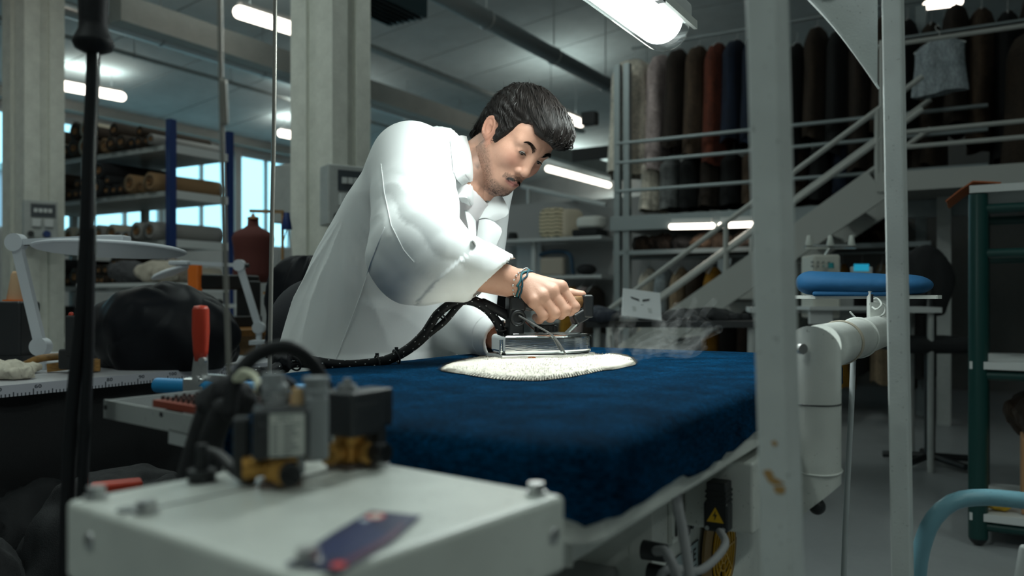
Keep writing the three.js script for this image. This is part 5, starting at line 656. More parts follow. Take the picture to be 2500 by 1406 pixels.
  const gCoat = net(coatF, V3(-0.66, 0.47, -2.30), V3(0.10, 1.42, -1.33), 0.0066), coat = part(o, 'coat', gCoat, M.coat, 'loose white cotton work coat');
  const teeF = (x, y, z) => Math.min(smax(smax(torsoC(x, y, z) + 0.016, neck(x, y, z) * -1 + 0.004, 0.002), y - 1.285 - (x + 0.1) * 0, 0.006), 1e3);
  part(o, 't_shirt', net((x, y, z) => smax(smin(torsoC(x, y, z) + 0.016, Math.min(throat(x, y, z), neck(x, y, z), chest(x, y, z)) - 0.006, 0.02), Math.max(y - 1.225 - (-0.07 - x) * 0.9, 0.95 - y), 0.004), V3(-0.55, 0.92, -2.2), V3(0.06, 1.34, -1.62), 0.008), M.tshirt, 'white crew neck t-shirt');
  const march = (px, py, f, z0 = 1.2) => { let Z = z0; for (let k = 0; k < 90; k++) { const p = P(px, py, Z), d = f(p.x, p.y, p.z); if (d < 0.0004) break; Z += d * 0.8; if (Z > 2.6) break; } return Z; };
  const on = (px, py, lift = 0.001) => P(px, py, march(px, py, coatF) - lift);
  // seams and hems
  const line = (pts, r = 0.0011, lift = 0.0006) => { const c = []; for (let k = 0; k < pts.length - 1; k++) for (let i = 0; i < 8; i++) { const t = i / 8; c.push(on(pts[k][0] + (pts[k + 1][0] - pts[k][0]) * t, pts[k][1] + (pts[k + 1][1] - pts[k][1]) * t, lift)); } c.push(on(...pts[pts.length - 1], lift)); return tube(c, r, c.length * 2, 6); };
  part(coat, 'side_seam', line([[938, 556], [905, 640], [880, 720], [850, 800], [818, 880]]), M.coat); part(coat, 'armhole_seam', line([[930, 400], [938, 470], [955, 550], [985, 610], [1010, 640]], 0.0008, 0.0002), M.coat); part(coat, 'sleeve_hem', line([[1165, 722], [1190, 700], [1212, 680], [1232, 660], [1246, 646]], 0.0012), M.coat);
  // collar and lapels as folded cloth
  const both = (x, y, z) => Math.min(coatF(x, y, z), headW(x, y, z)), grid = (inn, out, zi, zo, n = 8, bulge = 0.008) => { const a = new THREE.CatmullRomCurve3(inn.map((p, i) => P(p[0], p[1], Array.isArray(zi) ? zi[i] : zi))), b = new THREE.CatmullRomCurve3(out.map((p, i) => P(p[0], p[1], Array.isArray(zo) ? zo[i] : zo))); const rows = []; for (let k = 0; k <= 6; k++) { const r = []; for (let j = 0; j <= n; j++) { const p = a.getPoint(j / n).lerp(b.getPoint(j / n), k / 6); p.add(V3(0, bulge * 0.5 * Math.sin(Math.PI * k / 6), bulge * Math.sin(Math.PI * k / 6))); r.push(p); } rows.push(r); } return sheet(rows, 0.0022, V3(0, 0.2, 1)); };
  const zAt = (pts, lift) => pts.map(([x, y]) => Math.min(1.86, march(x, y, both)) - lift);
  const cI = [[1138, 333], [1149, 375], [1154, 415], [1156, 450]], cO = [[1100, 344], [1104, 385], [1109, 425], [1131, 455]], lI = [[1156, 448], [1158, 490], [1160, 530], [1162, 600]], lO = [[1136, 462], [1119, 478], [1131, 500], [1150, 590]];
  part(coat, 'collar', grid(cI, cO, zAt(cI, 0.010), zAt(cO, 0.007)), M.coat); part(coat, 'collar', grid([[1187, 468], [1178, 490], [1172, 515], [1168, 535]], [[1222, 474], [1238, 505], [1240, 523], [1207, 540]], [1.835, 1.835, 1.83, 1.83], [1.845, 1.84, 1.835, 1.83]), M.coat); part(coat, 'lapel', grid(lI, lO, zAt(lI, 0.010), zAt(lO, 0.008)), M.coat); part(coat, 'lapel', grid([[1170, 538], [1166, 570], [1163, 600], [1163, 640]], [[1207, 543], [1225, 562], [1212, 595], [1190, 650]], [1.83, 1.82, 1.81, 1.80], [1.83, 1.825, 1.82, 1.81]), M.coat);
  // ---- trousers and shoes
  const leg = (s, k) => { const h = V3(-0.433, 0.92, -2.02).addScaledVector(RV, s * 0.085), kn = V3(-0.41, 0.48, -2.0).addScaledVector(RV, s * 0.10), an = V3(-0.43, 0.09, -2.03).addScaledVector(RV, s * 0.11); return [cone(h, kn, 0.088, 0.066), cone(kn, an, 0.066, 0.055), an]; };
  const lr = leg(1), ll = leg(-1), hipF = cone(V3(-0.433, 0.94, -2.02).addScaledVector(RV, 0.06), V3(-0.433, 0.94, -2.02).addScaledVector(RV, -0.06), 0.11, 0.11), dark = mat([0.02, 0.022, 0.028], 0.85, { bump: TX.weave, bs: 0.0004 });
  part(o, 'trousers', net((x, y, z) => { let d = smin(smin(lr[0](x, y, z), lr[1](x, y, z), 0.02), smin(ll[0](x, y, z), ll[1](x, y, z), 0.02), 0.02); d = smin(d, hipF(x, y, z), 0.05); return Math.max(d, 0.05 - y); }, V3(-0.68, 0.02, -2.28), V3(-0.2, 1.08, -1.78), 0.016), dark);
  for (const q of [lr[2], ll[2]]) part(o, 'shoe', net((x, y, z) => { const t = (x - q.x) * FV.x + (z - q.z) * FV.z, s = (x - q.x) * RV.x + (z - q.z) * RV.z; const d = Math.min(ell(0, 0.045, 0.07, 0.048, 0.045, 0.14)(s, y, t), ell(0, 0.08, -0.01, 0.05, 0.06, 0.055)(s, y, t)); return Math.max(d, 0.002 - y); }, V3(q.x - 0.25, -0.02, q.z - 0.25), V3(q.x + 0.25, 0.18, q.z + 0.25), 0.012), M.black);
  // ---- bracelet of cord and beads on the right wrist
  { const c = wrR.clone().lerp(mcps[1], 0.10), ax = mcps[1].clone().sub(wrR).normalize(), up = V3(0, 1, 0), s = ax.clone().cross(up).normalize(), u = s.clone().cross(ax).normalize(); const ringAt = (a, off, lift) => { const d = s.clone().multiplyScalar(Math.cos(a)).addScaledVector(u, Math.sin(a)), p0 = c.clone().addScaledVector(ax, off); let t = 0.06; for (let k = 0; k < 40; k++) { const p = p0.clone().addScaledVector(d, t), q = handF(p.x, p.y, p.z); if (q < 0.0003) break; t -= q * 0.8; } return p0.addScaledVector(d, t + lift); };
    const b = part(o, 'bracelet', tube(Array.from({ length: 41 }, (_, k) => ringAt(k / 40 * Math.PI * 2, 0.004 + 0.002 * Math.sin(k), 0.0016)), 0.0021, 120, 8), mat([0.01, 0.10, 0.12], 0.7), 'teal braided cord bracelet with silver beads'), bead = [], bead2 = [];
    part(b, 'cord', tube(Array.from({ length: 41 }, (_, k) => ringAt(k / 40 * Math.PI * 2, 0.009 + 0.0015 * Math.cos(k * 1.3), 0.0014)), 0.0018, 120, 8), mat([0.008, 0.06, 0.09], 0.7)); for (let k = 0; k < 34; k++) bead.push(sph(0.0024, ...ringAt(k / 34 * Math.PI * 2, -0.001, 0.002).toArray(), 10, 8)); part(b, 'beads', bead, M.chrome).userData.kind = 'stuff'; }
}

// ================================================================ cutting table and what lies on it
const blob = (c, rx, ry, rz, amp, freq, cell, flat = 0.35, seed = 0) => net((x, y, z) => { const a = (x - c.x) / rx, b = (y - c.y) / ry, d = (z - c.z) / rz, q = (Math.hypot(a, b, d) - 1) * Math.min(rx, ry, rz); const w = fbm(x * freq + seed, y * freq, z * freq + seed) - 0.45, cr = Math.abs(fbm(x * freq * 1.3 + 7, y * freq * 0.7 + seed, z * freq * 1.3) - 0.45); return Math.max(q + amp * (w * 1.6 - cr * 1.8 + 0.2), (c.y - ry * flat) - y); }, V3(c.x - rx * 1.35, c.y - ry * 1.35, c.z - rz * 1.35), V3(c.x + rx * 1.35, c.y + ry * 1.35, c.z + rz * 1.35), cell);
{
  const o = thing('cutting_table', 'white cutting table with a measuring rule along its edge', 'table'), y = 0.78, v0 = 1.88, u0 = -1.0, u1 = 1.55;
  part(o, 'table_top', tbox(u0, u1, v0, 3.05, y - 0.03, y, 0.003), mat([0.50, 0.50, 0.54], 0.45, { map: TX.wear }));
  const cv = document.createElement('canvas'); cv.width = 2048; cv.height = 32; const x = cv.getContext('2d'); x.fillStyle = '#b9bac4'; x.fillRect(0, 0, 2048, 32); x.fillStyle = '#20242c'; for (let k = 0; k < 255; k++) x.fillRect(k * 8.03, 32 - (k % 10 ? (k % 5 ? 8 : 12) : 17), 2, 20); x.font = 'bold 14px sans-serif'; for (let k = 0; k < 25; k++) x.fillText(String((k * 10) % 100 || 100), k * 80.3 + 3, 15);
  const ct = new THREE.CanvasTexture(cv); ct.colorSpace = THREE.SRGBColorSpace; const pl = new THREE.Mesh(new THREE.PlaneGeometry(u1 - u0, 0.030), mat('#ffffff', 0.5, { map: ct })); pl.name = 'measuring_rule'; pl.position.copy(T((u0 + u1) / 2, v0 - 0.0008, y - 0.015)); pl.rotation.y = TH; pl.userData.label = 'printed measuring rule on the table edge'; o.add(pl);
  for (const u of [u0 + 0.1, u1 - 0.1]) for (const v of [v0 + 0.1, 2.95]) part(o, 'leg', tbox(u - 0.025, u + 0.025, v - 0.025, v + 0.025, 0, y - 0.03), M.greyPaint);
  { const rows = []; for (let i = 0; i <= 8; i++) { const r = []; for (let k = 0; k <= 90; k++) r.push(T(u0 + 0.05 + (u1 - u0 - 0.1) * k / 90, v0 + 0.05 + 0.02 * Math.sin(k * 0.9) * (0.3 + i / 12) + 0.02 * vnoise(k * 0.3, i * 0.3, 2), 0.745 - 0.73 * i / 8)); rows.push(r); } part(o, 'shade_sheet', sheet(rows, 0.003), M.blackMatte, 'black sheet added under the table edge in place of shade'); } part(o, 'apron', tbox(u0 + 0.1, u1 - 0.1, v0 + 0.09, v0 + 0.11, y - 0.11, y - 0.03), M.greyPaint);  // black sheet added to keep the space under the table dark
}
{ const o = thing('fabric_bag', 'large black glossy bag slumped on the cutting table', 'bag'); part(o, 'sack', blob(P(400, 812, 2.62), 0.215, 0.165, 0.17, 0.05, 4.5, 0.0085, 0.70, 3), M.blackBag); part(o, 'neck', blob(P(525, 850, 2.70), 0.075, 0.065, 0.09, 0.022, 9, 0.007, 0.75, 9), M.blackBag, 'gathered neck of the bag'); }
{ const c = P(400, 1200, 2.2); one('dark_cloth_heap', 'heap of black cloth on the floor under the cutting table', 'cloth', blob(T(0.35, 2.45, 0.3), 0.75, 0.30, 0.42, 0.10, 4, 0.022, 0.99, 5), M.blackMatte); }
{ // black work stool and bags stacked in front of the cutting table
  one('waste_sack', 'tall black waste sack standing before the cutting table', 'sack', blob(T(0.05, 1.35, 0.34), 0.24, 0.36, 0.24, 0.07, 5, 0.014, 0.94, 11), M.blackMatte); one('waste_sack', 'low black waste sack beside the iron rest', 'sack', blob(T(0.60, 1.50, 0.30), 0.24, 0.32, 0.22, 0.07, 5, 0.014, 0.93, 17), M.blackMatte);
  one('red_strap', 'red strap end hanging by the black waste sack', 'strap', tube([P(205, 1140, 1.35), P(206, 1170, 1.34), P(210, 1200, 1.33), P(222, 1205, 1.33)], 0.006, 16), M.red); one('red_pouch', 'flat red pouch showing behind the white generator lid', 'pouch', at(box(0.06, 0.012, 0.03, 0, 0, 0, 0.004), ...P(285, 1186, 1.05).toArray(), 0, 0.5), M.red);
}
function workLamp(label, pts, head, tilt, r, Z) {
  const o = thing('work_lamp', label, 'lamp'), [base, elbow, end] = pts; const w = mat([0.55, 0.58, 0.62], 0.4);
  part(o, 'lower_arm', [bar(base, elbow, 0.02, 0.03)], w); part(o, 'upper_arm', bar(elbow, end, 0.016, 0.018), w); for (const p of [base, elbow]) part(o, 'joint', at(at(cyl(0.028, 0.028, 0.035, 24), 0, 0, 0, Math.PI / 2), ...p.toArray()), w);
  part(o, 'joint_knob', at(at(cyl(0.01, 0.01, 0.03, 16), 0, 0, 0, 0, 0, Math.PI / 2), elbow.x + 0.03, elbow.y, elbow.z), M.black); part(o, 'bracket', at(box(0.09, 0.02, 0.06, 0, 0, 0, 0.006), end.x, end.y - 0.004, end.z), w); part(o, 'clamp', [rod(base, V3(base.x, 0.70, base.z), 0.014), at(box(0.07, 0.02, 0.08), base.x, 0.79, base.z)], w);
  const hd = part(o, 'lamp_head', (() => { const g = lathe([[0, 0.012], [0.9, 0.006], [0.985, 0.001], [1, -0.004], [0.96, -0.009], [0, -0.009]], 40); g.scale(r, 1, r * 0.42); return at(g, head.x, head.y, head.z, -0.2, 0.1, tilt); })(), mat([0.62, 0.65, 0.70], 0.35)); return o;
}
workLamp('long white jointed work lamp arched over the cutting table', [P(100, 846, 2.55), P(40, 592, 2.55), P(275, 580, 2.5)], P(268, 606, 2.5), -0.035, 0.228);
workLamp('small white jointed lamp folded beside the thread cones', [P(632, 800, 3.9), P(585, 648, 3.9), P(440, 640, 3.85)], P(415, 664, 3.85), 0.35, 0.09);
{ const Z = 2.3; one('glove', 'cream cotton glove lying on the cutting table', 'glove', blob(P(20, 906, 2.22).setY(0.80), 0.075, 0.03, 0.05, 0.02, 22, 0.005, 0.6, 2), mat([0.62, 0.57, 0.47], 0.9)); one('glove_cuff', 'ribbed cream cloth folded by the glove', 'cloth', blob(P(58, 895, 2.4).setY(0.795), 0.04, 0.018, 0.045, 0.012, 30, 0.005, 0.7, 4), mat([0.62, 0.57, 0.47], 0.9));
  const yw = mat([0.58, 0.36, 0.12], 0.5, { map: TX.wood }); { const o = thing('wooden_clamp', 'yellow wooden hand clamp on the cutting table', 'clamp'); part(o, 'upper_jaw', tube([P(62, 890, 2.42), P(95, 876, 2.42), P(150, 870, 2.44), P(190, 872, 2.45)], 0.011, 20), yw); part(o, 'lower_jaw', bar(P(115, 898, 2.42), P(240, 884, 2.48), 0.03, 0.024), yw); part(o, 'screw', rod(P(150, 868, 2.43), P(152, 900, 2.43), 0.005), M.steel); }
  one('wood_offcut', 'small pale wooden offcut beside the black bag', 'wood block', at(box(0.05, 0.035, 0.03, 0, 0, 0, 0.002), ...P(222, 892, 2.43).toArray(), 0, 0.4), yw);
  const o = thing('spray_gun', 'black spray gun with red knob on the cutting table', 'spray gun'); part(o, 'body', [at(box(0.03, 0.12, 0.045, 0, 0, 0, 0.006), ...P(180, 820, 2.4).toArray()), at(box(0.055, 0.06, 0.04, 0, 0, 0, 0.008), ...P(172, 876, 2.4).toArray())], M.black); part(o, 'knob', sph(0.008, ...P(174, 768, 2.4).toArray()), M.red); part(o, 'trigger', at(box(0.008, 0.06, 0.012), ...P(206, 840, 2.4).toArray()), M.steel); part(o, 'nozzle', at(sph(0.013), ...P(203, 872, 2.38).toArray()), M.orange);
  const mb = thing('machine_block', 'black machine housing with thread cone at the table end', 'machine'); part(mb, 'housing', at(box(0.13, 0.22, 0.12, 0, 0, 0, 0.01), ...P(28, 815, 2.75).toArray()), M.black); part(mb, 'foot', at(box(0.16, 0.03, 0.14), ...P(28, 900, 2.75).setY(0.795).toArray()), M.black); part(mb, 'thread_base', at(cyl(0.04, 0.042, 0.01), ...P(40, 735, 2.75).toArray()), M.orange, 'orange spool dish'); part(mb, 'thread_cone', at(lathe([[0, 0.1], [0.01, 0.1], [0.016, 0.09], [0.03, 0.002], [0, 0]], 20), ...P(40, 735, 2.75).toArray()), mat([0.62, 0.40, 0.24], 0.8), 'peach thread cone');
}
// ================================================================ racks of fabric rolls
{
  const rk = thing('roll_rack', 'tall blue and white rack loaded with fabric rolls', 'rack'), hs = [0.12, 0.62, 1.13, 1.57, 2.05, 2.50];
  for (const v of [6.7, 8.1, 9.5]) for (const u of [4.6, 5.3]) part(rk, 'upright', tbox(u - 0.035, u + 0.035, v - 0.035, v + 0.035, 0, 2.75), v < 7 ? M.blueRack : M.greyPaint); for (const h of hs) { part(rk, 'shelf', tbox(4.55, 5.35, 6.74, 9.5, h - 0.05, h), M.greyPaint); for (const v of [6.7]) part(rk, 'cross_beam', tbox(4.6, 5.3, v - 0.03, v + 0.03, h - 0.07, h + 0.01), M.lightGrey); }
  const r = rng(40), kinds = [['dark brown', [0.035, 0.022, 0.014]], ['cream', [0.50, 0.44, 0.35]], ['charcoal', [0.02, 0.021, 0.024]], ['tan', [0.30, 0.18, 0.09]], ['stone grey', [0.28, 0.27, 0.26]]];
  const protos = kinds.map(([n, c]) => { const m = mat(c, 0.9, { bump: TX.grain, bs: 0.002 }); return (R, L, pos, label) => { const o = thing('fabric_roll', label, 'fabric roll', pos, TH, n + ' fabric rolls on the rack'); part(o, 'cloth', at(lathe([[R * 0.38, -L / 2], [R, -L / 2], [R * 1.0, -L * 0.2], [R * 0.97, 0.1 * L], [R, L / 2], [R * 0.38, L / 2], [R * 0.38, -L / 2]], 18), 0, R, 0, 0, 0, Math.PI / 2), m); part(o, 'core', at(lathe([[R * 0.30, -L / 2 - 0.01], [R * 0.38, -L / 2 - 0.01], [R * 0.38, L / 2 + 0.01], [R * 0.30, L / 2 + 0.01], [R * 0.30, -L / 2 - 0.01]], 14), 0, R, 0, 0, 0, Math.PI / 2), M.card); return o; }; });
  const where = ['on the floor shelf', 'on the second shelf', 'on the third shelf', 'on the fourth shelf', 'on the fifth shelf', 'on the top shelf'];
  const base = {}; hs.forEach((h, k) => { let v = 6.80; while (v < 9.35) { const i = k === 3 ? (r() < 0.5 ? 1 : 4) : k === 4 && v < 7.1 ? 3 : r() < 0.62 ? (r() < 0.5 ? 0 : 2) : Math.floor(r() * 5), R = [0.055, 0.075, 0.095][Math.floor(r() * 3)], key = i + '_' + R, label = kinds[i][0] + ' ' + (R < 0.06 ? 'slim' : R < 0.08 ? 'medium' : 'thick') + ' fabric roll ' + where[k] + ' of the rack'; v += R; const p = T(4.93 - 0.04 * r(), v, h); if (!base[key]) base[key] = protos[i](R, 0.82, p, label); else copy(base[key], p, TH + (r() - 0.5) * 0.05, label, base[key].userData.group); if (k !== 3 && r() < 0.4) copy(base[key], T(4.93, v + (r() - 0.5) * 0.02, h + R * 1.9), TH, label, base[key].userData.group); v += R + 0.006; } });
  // crates and sacks on the low shelves in front
  const cr = thing('low_rack', 'low white bench rack in front of the roll rack', 'rack'); for (const y of [0.95, 1.12]) part(cr, 'shelf', tbox(3.4, 4.3, 5.2, 6.3, y - 0.03, y), M.lightGrey); for (const u of [3.44, 4.26]) for (const v of [5.24, 6.26]) part(cr, 'leg', tbox(u - 0.02, u + 0.02, v - 0.02, v + 0.02, 0, 1.12), M.greyPaint);
  [[3.6, 5.5, 0.16, 'dull cream cloth bundle'], [3.95, 5.75, 0.19, 'grey brown cloth bundle'], [3.7, 6.05, 0.17, 'dark felt cloth bundle']].forEach(([u, v, s, l], i) => one('cloth_bundle', l + ' on the low bench rack', 'cloth', blob(T(u, v, 1.12 + s * 0.55), s, s * 0.6, s, 0.05, 8, 0.02, 0.9, i * 5), mat([[0.40, 0.36, 0.30], [0.20, 0.17, 0.14], [0.05, 0.05, 0.055]][i], 0.9)));
  [[3.0, 5.0, 0.24, 'pale grey stuffed sack'], [3.1, 4.4, 0.22, 'brown stuffed sack'], [2.5, 4.9, 0.25, 'off white stuffed sack']].forEach(([u, v, s, l], i) => one('stuffed_sack', l + ' on the floor before the racks', 'sack', blob(T(u, v, s * 1.2), s, s * 1.25, s, 0.06, 6, 0.025, 0.95, i * 7), mat([[0.34, 0.33, 0.32], [0.16, 0.10, 0.06], [0.42, 0.40, 0.36]][i], 0.9)));
}
// dress form, sewing place, covered jacket
{
  const c = P(618, 690, 5.0), o = thing('dress_form', 'dark red dress form on a stand before the bright window', 'dress form'); const m = mat([0.085, 0.016, 0.012], 0.8, { bump: TX.weave, bs: 0.0006 }), k = 5 / 2000;
  part(o, 'torso', (() => { const g = lathe([[0, 0], [0.10, 0.0], [0.115, 0.06], [0.105, 0.14], [0.112, 0.22], [0.120, 0.27], [0.105, 0.305], [0.05, 0.335], [0.033, 0.35], [0.031, 0.385], [0, 0.386]], 26); g.scale(1.05, 1, 0.75); return at(g, c.x, c.y, c.z, 0, 0.5); })(), m); part(o, 'neck_cap', at(lathe([[0.033, 0], [0.036, 0.008], [0.03, 0.016], [0.012, 0.02], [0.01, 0.034], [0, 0.04]], 20), c.x, c.y + 0.385, c.z), M.wood); part(o, 'pole', rod(V3(c.x, 0.04, c.z), c, 0.014), M.steel); part(o, 'foot', at(cyl(0.14, 0.16, 0.03), c.x, 0.015, c.z), M.black);
}
{
  const o = thing('sewing_desk', 'honey coloured wooden sewing desk behind the man', 'desk'), a = P(630, 800, 4.3); const [u, v] = uv(a); part(o, 'desk_top', tbox(u - 0.32, u + 0.35, v - 0.15, v + 0.4, a.y - 0.035, a.y, 0.004), mat([0.46, 0.25, 0.075], 0.45, { map: TX.wood })); part(o, 'drawer_box', tbox(u - 0.1, u + 0.1, v - 0.1, v + 0.1, a.y - 0.14, a.y - 0.035), M.paleWood); for (const s of [-0.28, 0.3]) for (const t of [-0.1, 0.35]) part(o, 'leg', tbox(u + s - 0.02, u + s + 0.02, v + t - 0.02, v + t + 0.02, 0, a.y - 0.035), M.black);
  const s = thing('sewing_machine', 'orange and dark sewing machine on the wooden desk', 'sewing machine'); const p = T(u - 0.05, v + 0.2, a.y); part(s, 'bed', tbox(u - 0.25, u + 0.15, v + 0.13, v + 0.25, a.y, a.y + 0.06, 0.008), M.black); part(s, 'arm', [tbox(u - 0.25, u + 0.15, v + 0.15, v + 0.23, a.y + 0.2, a.y + 0.28, 0.012), tbox(u + 0.06, u + 0.15, v + 0.14, v + 0.24, a.y + 0.05, a.y + 0.25, 0.01)], M.black); part(s, 'face_plate', tbox(u - 0.262, u - 0.225, v + 0.15, v + 0.23, a.y + 0.10, a.y + 0.34, 0.012), M.orange, 'orange face cover');
  const t = thing('thread_stand', 'wooden thread stand with cones beside the window', 'thread stand'), q = P(690, 740, 4.4); part(t, 'pole', rod(V3(q.x, a.y, q.z), P(690, 515, 4.4), 0.008), M.paleWood); part(t, 'cross_arm', bar(P(610, 515, 4.4), P(692, 517, 4.4), 0.02, 0.016), M.paleWood); part(t, 'dish', at(box(0.22, 0.015, 0.12), ...P(700, 715, 4.4).toArray()), M.paleWood); for (const [x, y] of [[683, 690], [676, 735]]) part(t, 'cone', at(lathe([[0, 0.075], [0.012, 0.075], [0.026, 0], [0, 0]], 16), ...P(x, y, 4.35).toArray()).translate(0, -0.02, 0), mat([0.62, 0.50, 0.36], 0.8));
  part(t, 'blue_thread_cone', at(lathe([[0, 0.09], [0.014, 0.09], [0.03, 0], [0, 0]], 16), ...P(700, 560, 4.4).toArray()), M.blueRack, 'blue thread cone'); part(t, 'thread_guide', [rod(P(665, 690, 4.4), P(700, 560, 4.4), 0.003), rod(P(720, 690, 4.4), P(705, 560, 4.4), 0.003)], M.steel);
}
{ // jackets in black film on a stand behind the man
  const c = P(765, 775, 3.3), o = thing('covered_jackets', 'black film covered jackets on a stand behind the man', 'jackets'); part(o, 'film', net((x, y, z) => { const a = (x - c.x), b = y - c.y, d = z - c.z, sh = b > 0.12 ? Math.max(0, 1 - ((b - 0.12) / 0.14) ** 2) : 1, w = 0.165 * Math.sqrt(sh) + 0.004, q = (Math.hypot(a / w, d / (w * 0.62)) - 1) * w * 0.6; return Math.max(q - 0.012 * Math.sin(Math.atan2(d, a) * 9 + b * 6) + 0.03 * (fbm(x * 12, y * 7, z * 12) - 0.45), -0.42 - b, b - 0.25); }, c.clone().add(V3(-0.25, -0.45, -0.2)), c.clone().add(V3(0.25, 0.30, 0.2)), 0.012), M.blackBag); part(o, 'pole', rod(V3(c.x, 0.02, c.z), V3(c.x, c.y - 0.3, c.z), 0.015), M.steel); part(o, 'foot', at(cyl(0.16, 0.18, 0.02), c.x, 0.01, c.z), M.black);
}
// ================================================================ hanging garments
const ropes = {};
function garmentGeo(len, w, t, seed) { // hung garment: x across (shoulder to shoulder), y down from 0, z thickness
  const R = 20, C = 26, pos = [], id = [], r = rng(seed), f = [r() * 6, r() * 6, 2 + Math.floor(r() * 3)];
  for (let i = 0; i <= R; i++) for (let j = 0; j <= C; j++) { const k = i / R, a = j / C * Math.PI * 2, sh = Math.min(1, k / 0.16), W = w * (0.16 + 0.84 * Math.sqrt(sh)) * (1 - 0.12 * Math.sin(Math.PI * Math.min(1, k * 1.1)) + 0.10 * k), D = t * (0.35 + 0.65 * Math.sqrt(sh)) * (1 + 0.18 * k), rip = 1 + (0.05 + 0.13 * k) * Math.sin(a * (f[2] * 2 + 1) + f[0] + k * 2) + 0.06 * Math.sin(a * 9 + f[1]), x = W / 2 * Math.cos(a) * (1 + 0.02 * Math.sin(7 * k + f[0])), z = D / 2 * Math.sin(a) * rip; pos.push(x, -len * k * (1 + 0.02 * Math.sin(a * 3 + f[1])) + (i === 0 ? 0 : -0.05 * (1 - Math.abs(Math.cos(a))) * 0), z); }
  for (let i = 0; i < R; i++) for (let j = 0; j < C; j++) { const a = i * (C + 1) + j, b = a + 1, c = a + C + 1, d = c + 1; id.push(a, c, b, b, c, d); }
  const g = new THREE.BufferGeometry(); g.setAttribute('position', new THREE.Float32BufferAttribute(pos, 3)); g.setIndex(id); return smooth(g.toNonIndexed(), 80);
}
const gGeo = {}; const hangerGeo = join([tube([V3(0, 0.09, 0), V3(0.018, 0.105, 0), V3(0.03, 0.09, 0), V3(0.018, 0.065, 0), V3(0, 0.05, 0), V3(0, 0.0, 0)], 0.003, 16, 6), tube([V3(-0.19, -0.075, 0), V3(0, 0.005, 0), V3(0.19, -0.075, 0)], 0.007, 12, 6)]);
function garment(name, label, p, turn, len, w, t, m, seed, group) {
  const key = [len, w, t, seed].join(), o = thing(name, label, 'garment', p, turn, group); gGeo[key] ??= join(garmentGeo(len, w, t, seed)); const b = new THREE.Mesh(gGeo[key], m); b.name = 'cloth'; o.add(b); b.position.y = -0.01; const h = new THREE.Mesh(hangerGeo, M.lightGrey); h.name = 'hanger'; o.add(h); return o;
}
const fur = (c) => mat(c, 0.95, { map: TX.fur, bump: TX.fur, bs: 0.005, sheen: 0.3, sheenColor: new THREE.Color().setRGB(...c.map((q) => Math.min(1, q * 1.5 + 0.01))) });
const F = { cream: fur([0.92, 0.83, 0.70]), blush: fur([0.60, 0.48, 0.47]), choc: fur([0.030, 0.019, 0.013]), brown: fur([0.085, 0.052, 0.031]), rust: fur([0.15, 0.030, 0.012]), navy: fur([0.004, 0.013, 0.038]), black: fur([0.006, 0.0065, 0.0075]), umber: fur([0.036, 0.021, 0.011]), grey: fur([0.22, 0.23, 0.23]), mustard: fur([0.50, 0.24, 0.02]), sand: fur([0.46, 0.34, 0.22]), paleBlue: fur([0.42, 0.48, 0.52]), sage: fur([0.16, 0.18, 0.16]) };
